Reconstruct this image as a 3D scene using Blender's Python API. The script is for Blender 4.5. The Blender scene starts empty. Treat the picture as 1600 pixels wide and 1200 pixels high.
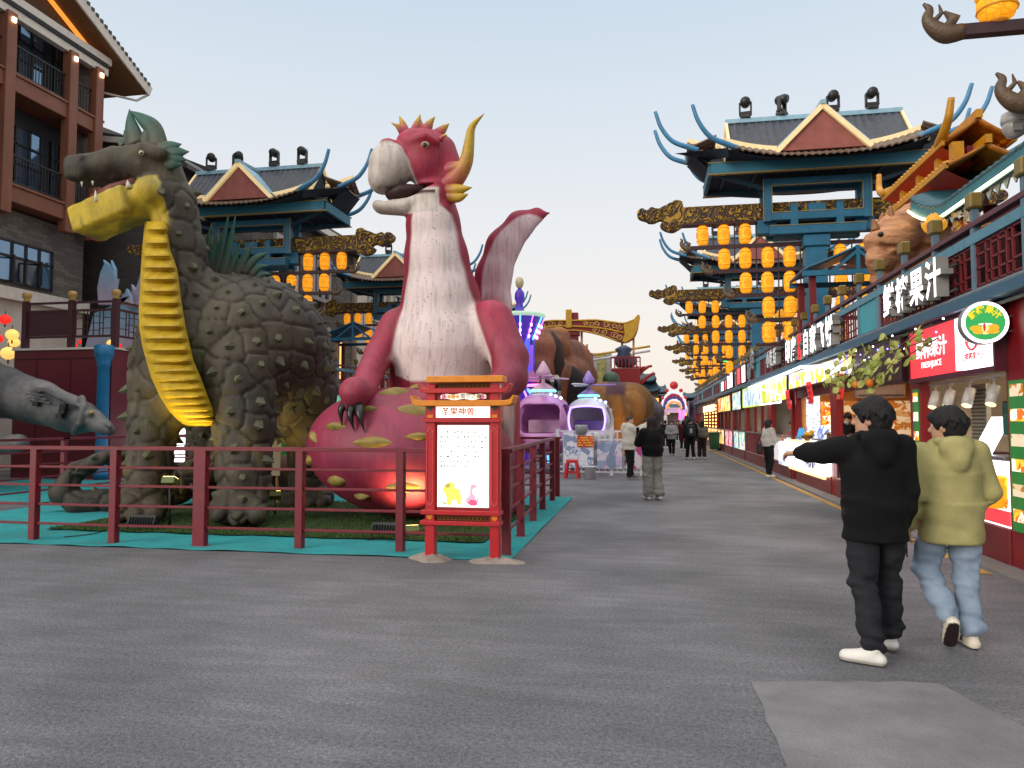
import bpy, math, random
import numpy as np
from mathutils import Vector, Matrix, Euler

# ---------------------------------------------------------------- camera, sky, sun, exposure
SC = bpy.context.scene
COL = SC.collection
EYE = 1.58
YAW, PITCH = math.radians(10.45), math.atan(59 / 1150)
cam = bpy.data.cameras.new('camera')
cam.lens = 36 * 1150 / 1600
cam.sensor_width = 36
cam.clip_end = 2000
co = bpy.data.objects.new('camera', cam)
COL.objects.link(co)
co.location = (0, 0, EYE)
co.rotation_euler = (math.pi / 2 + PITCH, 0, YAW)
SC.camera = co

SUN_EL, SUN_AZ = math.radians(9), math.radians(-140)    # low, behind the camera to the left
w = bpy.data.worlds.new('World')
SC.world = w
w.use_nodes = True
nt = w.node_tree
nt.nodes.clear()
sky = nt.nodes.new('ShaderNodeTexSky')
sky.sky_type = 'NISHITA'
sky.sun_disc = False
sky.sun_elevation = SUN_EL
sky.sun_rotation = SUN_AZ
sky.air_density = 1.0
sky.dust_density = 3.0
sky.ozone_density = 1.5
# thin high haze: an even veil over the clear sky, pale cream low down and cool grey blue higher up
tc = nt.nodes.new('ShaderNodeTexCoord')
sep = nt.nodes.new('ShaderNodeSeparateXYZ')
nt.links.new(tc.outputs['Generated'], sep.inputs[0])
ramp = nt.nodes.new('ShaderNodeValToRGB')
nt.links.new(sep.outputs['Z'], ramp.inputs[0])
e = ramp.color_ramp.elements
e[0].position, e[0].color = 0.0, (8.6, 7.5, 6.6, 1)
e[1].position, e[1].color = 1.0, (19, 18.5, 18, 1)      # zenith brightened out of view, added to light the ground
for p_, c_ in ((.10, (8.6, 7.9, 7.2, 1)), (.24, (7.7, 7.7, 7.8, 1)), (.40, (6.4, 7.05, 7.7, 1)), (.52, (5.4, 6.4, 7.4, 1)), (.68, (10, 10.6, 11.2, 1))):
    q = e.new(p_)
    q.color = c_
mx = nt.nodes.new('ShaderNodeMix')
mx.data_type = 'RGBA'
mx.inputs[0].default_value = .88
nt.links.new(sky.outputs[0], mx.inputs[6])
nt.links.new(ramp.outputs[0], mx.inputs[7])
bg = nt.nodes.new('ShaderNodeBackground')
bg.inputs[1].default_value = 0.1
out = nt.nodes.new('ShaderNodeOutputWorld')
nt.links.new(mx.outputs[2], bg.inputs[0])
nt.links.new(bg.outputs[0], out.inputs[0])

sl = bpy.data.lights.new('sun', 'SUN')
sl.energy = 1.5
sl.angle = math.radians(30)
sl.color = (1, .93, .84)
so = bpy.data.objects.new('sun', sl)
COL.objects.link(so)
sv = Vector((math.sin(SUN_AZ) * math.cos(SUN_EL), math.cos(SUN_AZ) * math.cos(SUN_EL), math.sin(math.radians(22))))
so.rotation_euler = (-sv).to_track_quat('-Z', 'Y').to_euler()
so.location = (-20, 10, 30)

SC.view_settings.view_transform = 'Standard'
SC.view_settings.look = 'None'
SC.view_settings.exposure = 0.3
SC.view_settings.gamma = 1
SC.cycles.use_denoising = True
SC.cycles.max_bounces = 5
SC.cycles.sample_clamp_indirect = 4

random.seed(7)
RNG = np.random.default_rng(5)

# ---------------------------------------------------------------- reading a place from the photograph (1600 x 1200)
_F = Vector((-math.sin(YAW) * math.cos(PITCH), math.cos(YAW) * math.cos(PITCH), math.sin(PITCH)))
_R = Vector((math.cos(YAW), math.sin(YAW), 0))
_U = _R.cross(_F)
_O = Vector((0, 0, EYE))
def ray(x, y): return _F + _R * ((x - 800) / 1150) + _U * ((600 - y) / 1150)
def P(x, y, D): v = ray(x, y); return _O + v * (D / v.y)           # on the plane across the street at Y = D
def PX(x, y, X): v = ray(x, y); return _O + v * (X / v.x)          # on a plane along the street
def G(x, y, z=0): v = ray(x, y); return _O + v * ((z - EYE) / v.z) # on a level plane

# ---------------------------------------------------------------- materials
def lin(h):
    if isinstance(h, str):
        h = [int(h[i:i + 2], 16) / 255 for i in (0, 2, 4)]
        return tuple(c / 12.92 if c <= .04045 else ((c + .055) / 1.055) ** 2.4 for c in h)
    return tuple(h)
MATS = {}
def M(name, c=None, rough=.6, var=.18, scale=5., bump=.15, bscale=30., metal=0., emit=None, es=0., attr=False, coat=0., stretch=None, spec=.5, alpha=1., dirt=0.):
    """procedural surface: base colour broken up by two noises, bump, optional emission or vertex pigment"""
    if name in MATS: return MATS[name]
    m = bpy.data.materials.new(name)
    m.use_nodes = True
    t = m.node_tree
    N, L = t.nodes, t.links
    b = N['Principled BSDF']
    b.inputs['Roughness'].default_value = rough
    b.inputs['Metallic'].default_value = metal
    b.inputs['Specular IOR Level'].default_value = spec
    b.inputs['Coat Weight'].default_value = coat
    b.inputs['Alpha'].default_value = alpha
    tc = N.new('ShaderNodeTexCoord')
    mp = N.new('ShaderNodeMapping')
    L.new(tc.outputs['Object'], mp.inputs[0])
    if stretch: mp.inputs['Scale'].default_value = stretch
    n1 = N.new('ShaderNodeTexNoise')
    n1.inputs['Scale'].default_value = scale
    n1.inputs['Detail'].default_value = 5
    n1.inputs['Roughness'].default_value = .6
    L.new(mp.outputs[0], n1.inputs['Vector'])
    mr = N.new('ShaderNodeMapRange')
    mr.inputs[1].default_value, mr.inputs[2].default_value = .3, .7
    mr.inputs[3].default_value, mr.inputs[4].default_value = 1 - var, 1 + var * .8
    L.new(n1.outputs[0], mr.inputs[0])
    vm = N.new('ShaderNodeVectorMath')
    vm.operation = 'SCALE'
    if attr:
        at = N.new('ShaderNodeAttribute')
        at.attribute_name = 'Col'
        L.new(at.outputs['Color'], vm.inputs[0])
    else:
        vm.inputs[0].default_value = lin(c)
    L.new(mr.outputs[0], vm.inputs['Scale'])
    src = vm.outputs[0]
    if dirt:
        n3 = N.new('ShaderNodeTexNoise')
        n3.inputs['Scale'].default_value = scale * .35
        n3.inputs['Detail'].default_value = 8
        n3.inputs['Roughness'].default_value = .7
        L.new(mp.outputs[0], n3.inputs['Vector'])
        r3 = N.new('ShaderNodeMapRange')
        r3.inputs[1].default_value, r3.inputs[2].default_value = .48, .72
        r3.inputs[4].default_value = dirt
        L.new(n3.outputs[0], r3.inputs[0])
        md = N.new('ShaderNodeMix')
        md.data_type = 'RGBA'
        L.new(r3.outputs[0], md.inputs[0])
        L.new(src, md.inputs[6])
        md.inputs[7].default_value = (.07, .06, .05, 1)
        src = md.outputs[2]
    L.new(src, b.inputs['Base Color'])
    if bump:
        n2 = N.new('ShaderNodeTexNoise')
        n2.inputs['Scale'].default_value = bscale
        n2.inputs['Detail'].default_value = 4
        L.new(mp.outputs[0], n2.inputs['Vector'])
        bp = N.new('ShaderNodeBump')
        bp.inputs['Strength'].default_value = bump
        bp.inputs['Distance'].default_value = .02
        L.new(n2.outputs[0], bp.inputs['Height'])
        L.new(bp.outputs[0], b.inputs['Normal'])
    if es:
        if emit is None: L.new(src, b.inputs['Emission Color'])
        else: b.inputs['Emission Color'].default_value = (*lin(emit), 1)
        b.inputs['Emission Strength'].default_value = es
    MATS[name] = m
    return m

def nodes_of(m):
    return m.node_tree.nodes, m.node_tree.links, m.node_tree.nodes['Principled BSDF']

# ---------------------------------------------------------------- things, parts, meshes
ORG = {}
def tag(o, label, cat=None, group=None, kind=None):
    if label: o['label'] = label
    if cat: o['category'] = cat
    if group: o['group'] = group
    if kind: o['kind'] = kind
    return o
def thing(name, label, cat, loc=(0, 0, 0), group=None):
    o = bpy.data.objects.new(name, None)
    o.empty_display_size = .3
    COL.objects.link(o)
    o.location = loc
    ORG[o.name] = Vector(loc)
    return tag(o, label, cat, group)
def link(name, me, parent=None, org=None):
    o = bpy.data.objects.new(name, me)
    COL.objects.link(o)
    if parent is not None:
        o.parent = parent
        ORG[o.name] = ORG[parent.name]
    else:
        ORG[o.name] = Vector(org) if org is not None else Vector()
        if org is not None: o.location = org
    return o
def copy_tree(o, parent=None):
    c = o.copy()
    COL.objects.link(c)
    if parent is not None: c.parent = parent
    ORG[c.name] = ORG[o.name].copy()
    for ch in list(o.children):
        copy_tree(ch, c)
    return c

def orient(d, up=Vector((0, 0, 1))):
    d = Vector(d).normalized()
    if abs(d.dot(up)) > .98: up = Vector((0, 1, 0)) if abs(d.y) < .9 else Vector((1, 0, 0))
    x = d.cross(up).normalized()
    return x, x.cross(d).normalized() * 1, d

class MB:
    """collects shapes in world coordinates; build() links them as ONE mesh object"""
    def __init__(s): s.v, s.f, s.m, s.sm = [], [], [], []
    def add(s, vs, fs, m=0, smooth=False):
        k = len(s.v)
        s.v += [tuple(p) for p in vs]
        for q in fs:
            s.f.append([i + k for i in q])
            s.m.append(m)
            s.sm.append(smooth)
        return s
    def box(s, x0, x1, y0, y1, z0, z1, m=0):
        vs = [(x, y, z) for z in (z0, z1) for y in (y0, y1) for x in (x0, x1)]
        return s.add(vs, [(0, 2, 3, 1), (4, 5, 7, 6), (0, 1, 5, 4), (2, 6, 7, 3), (0, 4, 6, 2), (1, 3, 7, 5)], m)
    def obox(s, c, X, Y, Z, m=0):
        """box from a centre and three half-axis vectors"""
        c, X, Y, Z = map(Vector, (c, X, Y, Z))
        vs = [c + X * i + Y * j + Z * k for k in (-1, 1) for j in (-1, 1) for i in (-1, 1)]
        return s.add(vs, [(0, 2, 3, 1), (4, 5, 7, 6), (0, 1, 5, 4), (2, 6, 7, 3), (0, 4, 6, 2), (1, 3, 7, 5)], m)
    def bar(s, a, b, w, h=None, m=0, up=Vector((0, 0, 1))):
        a, b = Vector(a), Vector(b)
        x, y, d = orient(b - a, up)
        return s.obox((a + b) / 2, x * (w / 2), y * ((h or w) / 2), (b - a) / 2, m)
    def tube(s, pts, rad, n=10, m=0, caps=True, smooth=True, flat=None):
        """tube through points; rad a number or list; flat = (direction, factor) squashes the section"""
        pts = [Vector(p) for p in pts]
        if not hasattr(rad, '__len__'): rad = [rad] * len(pts)
        vs, fs = [], []
        u = None
        for i, p in enumerate(pts):
            d = (pts[min(i + 1, len(pts) - 1)] - pts[max(i - 1, 0)]).normalized()
            if u is None: u = orient(d)[0]
            u = (u - d * u.dot(d)).normalized()
            w_ = d.cross(u)
            for k in range(n):
                a = 2 * math.pi * k / n
                q = (u * math.cos(a) + w_ * math.sin(a)) * rad[i]
                if flat:
                    fd = Vector(flat[0]).normalized()
                    q = q + fd * (q.dot(fd) * (flat[1] - 1))
                vs.append(p + q)
        for i in range(len(pts) - 1):
            for k in range(n):
                a, b = i * n + k, i * n + (k + 1) % n
                fs.append((a, b, b + n, a + n))
        if caps: fs += [tuple(range(n))[::-1], tuple(range((len(pts) - 1) * n, len(pts) * n))]
        return s.add(vs, fs, m, smooth)
    def cyl(s, a, b, r0, r1=None, n=14, m=0, smooth=True):
        return s.tube([a, b], [r0, r0 if r1 is None else r1], n, m, True, smooth)
    def lathe(s, prof, c, n=16, m=0, smooth=True):
        c = Vector(c)
        vs, fs = [], []
        for r, z in prof:
            for k in range(n):
                a = 2 * math.pi * k / n
                vs.append(c + Vector((r * math.cos(a), r * math.sin(a), z)))
        for i in range(len(prof) - 1):
            for k in range(n):
                a, b = i * n + k, i * n + (k + 1) % n
                fs.append((a, b, b + n, a + n))
        fs += [tuple(range(n))[::-1], tuple(range((len(prof) - 1) * n, len(prof) * n))]
        return s.add(vs, fs, m, smooth)
    def ball(s, c, r, nu=14, nv=9, m=0):
        c = Vector(c)
        r = (r, r, r) if not hasattr(r, '__len__') else r
        vs, fs = [], []
        for j in range(nv + 1):
            t = math.pi * j / nv
            for i in range(nu):
                a = 2 * math.pi * i / nu
                vs.append(c + Vector((r[0] * math.sin(t) * math.cos(a), r[1] * math.sin(t) * math.sin(a), -r[2] * math.cos(t))))
        for j in range(nv):
            for i in range(nu):
                a, b = j * nu + i, j * nu + (i + 1) % nu
                fs.append((a, b, b + nu, a + nu))
        return s.add(vs, fs, m, True)
    def prism(s, pts, ext, m=0, smooth=False):
        """closed outline of 3D points pushed along ext"""
        pts = [Vector(p) for p in pts]
        n = len(pts)
        ext = Vector(ext)
        vs = pts + [p + ext for p in pts]
        fs = [tuple(range(n)), tuple(range(2 * n - 1, n - 1, -1))]
        fs += [(i, i + n, (i + 1) % n + n, (i + 1) % n) for i in range(n)]
        return s.add(vs, fs, m, smooth)
    def grid(s, fn, nu, nv, m=0, smooth=True, thick=None):
        vs = [Vector(fn(i / nu, j / nv)) for j in range(nv + 1) for i in range(nu + 1)]
        fs = [(j * (nu + 1) + i, j * (nu + 1) + i + 1, (j + 1) * (nu + 1) + i + 1, (j + 1) * (nu + 1) + i) for j in range(nv) for i in range(nu)]
        if thick is not None:
            k = len(vs)
            t = Vector(thick)
            vs += [p + t for p in vs[:k]]
            fs += [tuple(i + k for i in q[::-1]) for q in fs]
            rim = [i for i in range(nu + 1)] + [j * (nu + 1) + nu for j in range(1, nv + 1)] + [nv * (nu + 1) + i for i in range(nu - 1, -1, -1)] + [j * (nu + 1) for j in range(nv - 1, 0, -1)]
            for a, b in zip(rim, rim[1:] + rim[:1]): fs.append((b, a, a + k, b + k))
        return s.add(vs, fs, m, smooth)
    def text(s, body, at, xdir, zdir, size, depth=.02, m=0, align='CENTER', bold=0., wide=1.):
        """lettering as solid glyphs: xdir runs along the line, zdir up the glyph"""
        cu = bpy.data.curves.new('letters', 'FONT')
        cu.body = body
        cu.size = 1
        cu.align_x = align
        cu.align_y = 'CENTER'
        cu.extrude = .5
        cu.offset = bold
        cu.resolution_u = 2
        o = bpy.data.objects.new('letters', cu)
        COL.objects.link(o)
        dg = bpy.context.evaluated_depsgraph_get()
        me = bpy.data.meshes.new_from_object(o.evaluated_get(dg))
        at, xd, zd = Vector(at), Vector(xdir).normalized(), Vector(zdir).normalized()
        nd = xd.cross(zd)
        s.add([at + xd * (p.co.x * size * wide) + zd * (p.co.y * size) + nd * ((p.co.z + .5) * depth) for p in me.vertices], [tuple(q.vertices) for q in me.polygons], m)
        bpy.data.objects.remove(o)
        bpy.data.curves.remove(cu)
        bpy.data.meshes.remove(me)
        return s
    def build(s, name, mats, parent=None, org=None, bevel=0., label=None, cat=None, group=None, kind=None, sub=0):
        me = bpy.data.meshes.new(name)
        o0 = ORG[parent.name] if parent is not None else (Vector(org) if org is not None else Vector())
        v = np.array(s.v, dtype=float) - np.array(o0)
        me.from_pydata(v.tolist(), [], s.f)
        for m in (mats if isinstance(mats, (list, tuple)) else [mats]): me.materials.append(m)
        me.polygons.foreach_set('material_index', s.m)
        me.polygons.foreach_set('use_smooth', s.sm)
        me.validate()
        me.update()
        o = link(name, me, parent, org)
        if bevel:
            b = o.modifiers.new('bevel', 'BEVEL')
            b.width = bevel
            b.segments = 1
            b.limit_method = 'ANGLE'
        if sub:
            b = o.modifiers.new('sub', 'SUBSURF')
            b.levels = b.render_levels = sub
        if label or cat or kind: tag(o, label, cat, group, kind)
        return o

def curve_pts(pts, n=8):
    """Catmull-Rom through points (Vectors or tuples of any length)"""
    p = [np.array(q, float) for q in pts]
    p = [2 * p[0] - p[1]] + p + [2 * p[-1] - p[-2]]
    r = []
    for i in range(1, len(p) - 2):
        for k in range(n):
            t = k / n
            a, b, c, d = p[i - 1:i + 3]
            r.append(.5 * (2 * b + (c - a) * t + (2 * a - 5 * b + 4 * c - d) * t * t + (3 * b - a - 3 * c + d) * t ** 3))
    r.append(p[-2])
    return r

# ---------------------------------------------------------------- rounded bodies: a field of blended limbs, meshed
def wob(p, f, seed=0, n=5):
    """cheap smooth noise in -1..1"""
    g = np.random.default_rng(seed)
    r = np.zeros(p.shape[:-1])
    for _ in range(n):
        k = g.normal(size=3)
        k = k / np.linalg.norm(k) * f * g.uniform(.6, 1.6)
        r += np.sin(p @ k + g.uniform(0, 6.28) + 1.3 * np.sin(p @ (k[[1, 2, 0]] * .7)))
    return r / n
class Body:
    def __init__(s, vox): s.h, s.pr = vox, []
    def limb(s, pts, rad, k=.03, sq=None, op='+', wrap=0):
        """chain of tapering segments; sq = (direction, factor) stretches sections; op '-' carves"""
        pts = [np.array(p, float) for p in pts]
        if not hasattr(rad, '__len__'): rad = [rad] * len(pts)
        s.pr.append(('limb', pts, list(rad), k, sq, op))
        return s
    def ell(s, c, r, k=.03, rot=None, op='+'):
        s.pr.append(('ell', np.array(c, float), np.array(r, float), k, rot, op))
        return s
    def bx(s, c, r, k=.0, rot=None, op='+', rnd=.02):
        s.pr.append(('box', np.array(c, float), np.array(r, float), k, rot, op, rnd))
        return s
    def cut(s, c, n, k=.005):
        """drops everything on the side of the plane that n points to"""
        s.pr.append(('cut', np.array(c, float), np.array(n, float) / np.linalg.norm(n), k))
        return s
    def warp(s, fn):
        s.pr.append(('warp', fn))
        return s
    def mesh(s):
        lo, hi = np.full(3, 1e9), np.full(3, -1e9)
        def bb(q):
            if q[0] == 'limb':
                f = max(1, q[4][1]) if q[4] else 1
                R = max(q[2]) * f
                P_ = np.array(q[1])
                return P_.min(0) - R, P_.max(0) + R
            R = q[2] if q[4] is None else np.full(3, np.linalg.norm(q[2]))
            return q[1] - R, q[1] + R
        for q in s.pr:
            if q[0] in ('limb', 'ell', 'box') and q[5] == '+':
                a, b = bb(q)
                lo, hi = np.minimum(lo, a), np.maximum(hi, b)
        h = s.h
        lo -= 4 * h
        hi += 4 * h
        n = np.ceil((hi - lo) / h).astype(int) + 1
        ax = [lo[i] + h * np.arange(n[i]) for i in range(3)]
        D = np.full(tuple(n), 6 * h + .25, dtype=np.float32)
        def pts(i0, i1):
            return np.stack(np.meshgrid(*[ax[i][i0[i]:i1[i]] for i in range(3)], indexing='ij'), -1)
        for q in s.pr:
            if q[0] == 'cut':
                X = pts((0, 0, 0), n)
                D = np.maximum(D, ((X - q[1]) @ q[2]).astype(np.float32))
                continue
            if q[0] == 'warp':
                X = pts((0, 0, 0), n)
                D = (D + q[1](X)).astype(np.float32)
                continue
            a, b = bb(q)
            pad = q[3] + 3 * h + .03
            i0 = np.clip(np.floor((a - pad - lo) / h).astype(int), 0, n)
            i1 = np.clip(np.ceil((b + pad - lo) / h).astype(int) + 1, 0, n)
            if (i1 <= i0).any(): continue
            X = pts(i0, i1)
            if q[0] == 'limb':
                d = None
                for j in range(max(1, len(q[1]) - 1)):
                    A, B = q[1][j], q[1][min(j + 1, len(q[1]) - 1)]
                    ra, rb = q[2][j], q[2][min(j + 1, len(q[1]) - 1)]
                    ba = B - A
                    t = np.clip(((X - A) @ ba) / max(1e-9, ba @ ba), 0, 1)
                    V = X - A - t[..., None] * ba
                    f = 1.
                    if q[4]:
                        u = np.array(q[4][0], float)
                        u = u / np.linalg.norm(u)
                        f = q[4][1]
                        V = V + (V @ u)[..., None] * u * (1 / f - 1)
                    dj = (np.sqrt((V * V).sum(-1)) - (ra + (rb - ra) * t)) * min(1, f)
                    if d is None: d = dj
                    else:
                        kk = max(.25 * min(ra, rb), 1e-4)
                        hh = np.clip(.5 + .5 * (dj - d) / kk, 0, 1)
                        d = dj + (d - dj) * hh - kk * hh * (1 - hh)
            else:
                V = X - q[1]
                if q[4] is not None: V = V @ np.array(q[4])
                if q[0] == 'ell':
                    k0 = np.sqrt(((V / q[2]) ** 2).sum(-1))
                    k1 = np.sqrt(((V / q[2] ** 2) ** 2).sum(-1))
                    d = k0 * (k0 - 1) / np.maximum(k1, 1e-6)
                    d = np.where(k0 < .05, -q[2].min(), d)
                else:
                    e_ = np.abs(V) - (q[2] - q[6])
                    d = np.sqrt((np.maximum(e_, 0) ** 2).sum(-1)) + np.minimum(e_.max(-1), 0) - q[6]
            sl_ = tuple(slice(i0[i], i1[i]) for i in range(3))
            E = D[sl_]
            k = max(q[3], 1e-4)
            if q[5] == '+':
                hh = np.clip(.5 + .5 * (d - E) / k, 0, 1)
                D[sl_] = d + (E - d) * hh - k * hh * (1 - hh)
            else:
                hh = np.clip(.5 - .5 * (E + d) / k, 0, 1)
                D[sl_] = E + (-d - E) * hh + k * hh * (1 - hh)
        return surface(D, lo, h)
def surface(D, lo, h):
    n = D.shape
    c = [D[i:n[0] - 1 + i, j:n[1] - 1 + j, k:n[2] - 1 + k] for i in (0, 1) for j in (0, 1) for k in (0, 1)]
    sg = [x < 0 for x in c]
    cnt = sum(x.astype(np.int8) for x in sg)
    act = (cnt > 0) & (cnt < 8)
    idx = np.argwhere(act)
    cid = np.full(act.shape, -1, dtype=np.int64)
    cid[act] = np.arange(len(idx))
    val = np.stack([x[act] for x in c], -1).astype(float)
    off = np.array([(i, j, k) for i in (0, 1) for j in (0, 1) for k in (0, 1)], float)
    acc, num = np.zeros((len(idx), 3)), np.zeros(len(idx))
    for a in range(8):
        for b in range(a + 1, 8):
            if abs(off[a] - off[b]).sum() != 1: continue
            va, vb = val[:, a], val[:, b]
            cr = (va < 0) != (vb < 0)
            t = np.where(cr, va / np.where(cr, va - vb, 1), 0)
            acc += np.where(cr[:, None], off[a] + t[:, None] * (off[b] - off[a]), 0)
            num += cr
    V = lo + h * (idx + acc / num[:, None])
    F = []
    for axis in range(3):
        s0 = [slice(1, None)] * 3
        s0[axis] = slice(0, n[axis] - 1)
        s1 = list(s0)
        s1[axis] = slice(1, n[axis])
        A, B = D[tuple(s0)] < 0, D[tuple(s1)] < 0
        e = np.argwhere(A != B)
        if not len(e): continue
        flip = A[A != B]
        g = e.copy()
        o_ = [1, 1, 1]
        o_[axis] = 0
        g += np.array(o_)
        u, v = (axis + 1) % 3, (axis + 2) % 3
        def cell(du, dv):
            q = g.copy()
            q[:, u] -= du
            q[:, v] -= dv
            ok = (q >= 0).all(1) & (q < np.array(cid.shape)).all(1)
            r = np.full(len(q), -1)
            r[ok] = cid[tuple(q[ok].T)]
            return r
        Q = np.stack([cell(1, 1), cell(0, 1), cell(0, 0), cell(1, 0)], 1)
        ok = (Q >= 0).all(1)
        Q, flip = Q[ok], flip[ok]
        Q[~flip] = Q[~flip][:, ::-1]
        F.append(Q)
    return V, np.concatenate(F)
def skin(name, body, mat, parent=None, paint=None, org=None, relax=2, label=None, cat=None, group=None):
    V, F = body.mesh() if isinstance(body, Body) else body
    for _ in range(relax):                                 # a little smoothing along the edges
        acc, num = np.zeros_like(V), np.zeros(len(V))
        for a in range(4):
            i, j = F[:, a], F[:, (a + 1) % 4]
            np.add.at(acc, i, V[j])
            np.add.at(num, i, 1)
            np.add.at(acc, j, V[i])
            np.add.at(num, j, 1)
        V = .5 * V + .5 * acc / np.maximum(num, 1)[:, None]
    me = bpy.data.meshes.new(name)
    o0 = ORG[parent.name] if parent is not None else (Vector(org) if org is not None else Vector())
    me.vertices.add(len(V))
    me.vertices.foreach_set('co', (V - np.array(o0)).ravel())
    me.loops.add(F.size)
    me.loops.foreach_set('vertex_index', F.ravel())
    me.polygons.add(len(F))
    me.polygons.foreach_set('loop_start', np.arange(0, F.size, 4))
    me.polygons.foreach_set('use_smooth', np.ones(len(F), bool))
    me.update()
    me.validate()
    if paint is not None:
        nr = np.zeros(len(me.vertices) * 3)
        me.vertices.foreach_get('normal', nr)
        c = paint(V, nr.reshape(-1, 3))
        at = me.color_attributes.new('Col', 'FLOAT_COLOR', 'POINT')
        at.data.foreach_set('color', np.concatenate([c, np.ones((len(c), 1))], 1).ravel())
    me.materials.append(mat)
    o = link(name, me, parent, org)
    if label or cat: tag(o, label, cat, group)
    return o
def blend(a, b, t):
    t = np.clip(t, 0, 1)[:, None]
    return np.array(a) * (1 - t) + np.array(b) * t
def sstep(a, b, x):
    t = np.clip((x - a) / (b - a), 0, 1)
    return t * t * (3 - 2 * t)
# ================================================================ ground
asph = M('asphalt', '6c6c6f', rough=.72, var=.16, scale=.7, bump=0, spec=.45)
N, L, b = nodes_of(asph)
tc = N.new('ShaderNodeTexCoord')
v = N.new('ShaderNodeTexVoronoi'); v.inputs['Scale'].default_value = 95
n = N.new('ShaderNodeTexNoise'); n.inputs['Scale'].default_value = 42; n.inputs['Detail'].default_value = 6; n.inputs['Roughness'].default_value = .75
n2 = N.new('ShaderNodeTexNoise'); n2.inputs['Scale'].default_value = .55; n2.inputs['Detail'].default_value = 7
mp2 = N.new('ShaderNodeMapping'); mp2.inputs['Scale'].default_value = (.9, 4.5, 1)
n3 = N.new('ShaderNodeTexNoise'); n3.inputs['Scale'].default_value = 1.6; n3.inputs['Detail'].default_value = 5
for q in (v, n, n2): L.new(tc.outputs['Object'], q.inputs['Vector'])
L.new(tc.outputs['Object'], mp2.inputs[0]); L.new(mp2.outputs[0], n3.inputs['Vector'])
src = b.inputs['Base Color'].links[0].from_socket
def mulrange(src, fac, a, c, lo, hi):
    mr = N.new('ShaderNodeMapRange'); mr.inputs[1].default_value = a; mr.inputs[2].default_value = c; mr.inputs[3].default_value = lo; mr.inputs[4].default_value = hi
    L.new(fac, mr.inputs[0])
    s = N.new('ShaderNodeVectorMath'); s.operation = 'SCALE'
    L.new(src, s.inputs[0]); L.new(mr.outputs[0], s.inputs['Scale'])
    return s.outputs[0]
src = mulrange(src, n.outputs[0], .36, .66, .5, 1.5)      # aggregate
src = mulrange(src, n2.outputs[0], .36, .64, .8, 1.15)    # worn and stained areas
src = mulrange(src, n3.outputs[0], .42, .7, .9, 1.16)    # bands left by the paver
L.new(src, b.inputs['Base Color'])
add = N.new('ShaderNodeMath'); add.operation = 'ADD'
L.new(v.outputs['Distance'], add.inputs[0]); L.new(n.outputs[0], add.inputs[1])
bp = N.new('ShaderNodeBump'); bp.inputs['Strength'].default_value = .55; bp.inputs['Distance'].default_value = .02
L.new(add.outputs[0], bp.inputs['Height']); L.new(bp.outputs[0], b.inputs['Normal'])
rr = N.new('ShaderNodeMapRange'); rr.inputs[1].default_value = .35; rr.inputs[2].default_value = .65; rr.inputs[3].default_value = .82; rr.inputs[4].default_value = .52
L.new(n2.outputs[0], rr.inputs[0]); L.new(rr.outputs[0], b.inputs['Roughness'])

MB().add([(-400, -60, 0), (400, -60, 0), (400, 900, 0), (-400, 900, 0)], [(0, 1, 2, 3)]).build('ground', asph, kind='structure')
pm = M('patched_asphalt', '7b797b', rough=.85, var=.25, scale=2.2, bump=.6, bscale=60, dirt=.35)
a_, b_, c_, d_ = G(1175, 1063, .004), G(1462, 1066, .004), Vector((2.25, 3.3, .004)), G(1235, 1215, .004)
pp = []
for p_, q_ in ((a_, b_), (b_, c_), (c_, d_), (d_, a_)):
    for i in range(10):
        t = p_.lerp(q_, i / 10)
        pp.append((t.x + random.uniform(-.012, .012), t.y + random.uniform(-.02, .02), .004))
MB().add(pp, [tuple(range(len(pp)))]).build('road_patch', pm, kind='structure')
yl = M('yellow_line_paint', 'b58a2a', rough=.75, var=.35, scale=9, bump=.3, bscale=60, dirt=.5)
mb = MB()
mb.add([(3.38, 8.5, .005), (3.50, 8.5, .005), (3.50, 9.05, .005), (3.38, 9.05, .005)], [(0, 1, 2, 3)])
mb.add([(3.38, 9.4, .005), (3.50, 9.4, .005), (3.50, 90, .005), (3.38, 90, .005)], [(0, 1, 2, 3)])
mb.build('road_marking', yl, kind='structure')
pav = M('pavement_concrete', '78736f', rough=.85, var=.2, scale=2, bump=.3, dirt=.3)
MB().box(3.55, 12, 4, 95, -.3, .03).build('pavement', pav, kind='structure')

# ================================================================ dragon enclosure
def wavy(x0, x1, y0, y1, z, nx, ny, amp):
    m = MB()
    def fn(u, v_):
        x, y = x0 + (x1 - x0) * u, y0 + (y1 - y0) * v_
        e_ = .015 * math.sin(x * 4.1 + y) if v_ in (0, 1) else 0
        return (x, y + e_, z + amp * (math.sin(x * 2.3 + y * 3.1) * math.sin(x * 5.7 - y * 1.7) + .6 * math.sin(x * 9 + 2 * y)))
    return m.grid(fn, nx, ny)
teal = M('teal_carpet', '1c9093', rough=.95, var=.16, scale=2.2, bump=.35, bscale=160, dirt=.28)
t1 = wavy(-11.2, -1.55, 8.28, 15.4, .014, 90, 60, .006).build('carpet', teal)
tag(t1, 'teal carpet laid under the two dragon statues', 'carpet')
t2 = wavy(-17, -11.6, 12.2, 17.5, .014, 40, 40, .006).build('carpet', teal)
tag(t2, 'teal carpet under the grey beast at the far left', 'carpet')
turf = M('turf_base', '2c4216', rough=1, var=.3, scale=8, bump=.6, bscale=120)
tb = wavy(-8.6, -2.1, 9.35, 13.6, .034, 60, 40, .004).build('artificial_turf', turf)
tag(tb, 'dark green artificial turf mat on the teal carpet', 'turf mat')
mb = MB()
r_ = np.random.default_rng(3)
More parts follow.
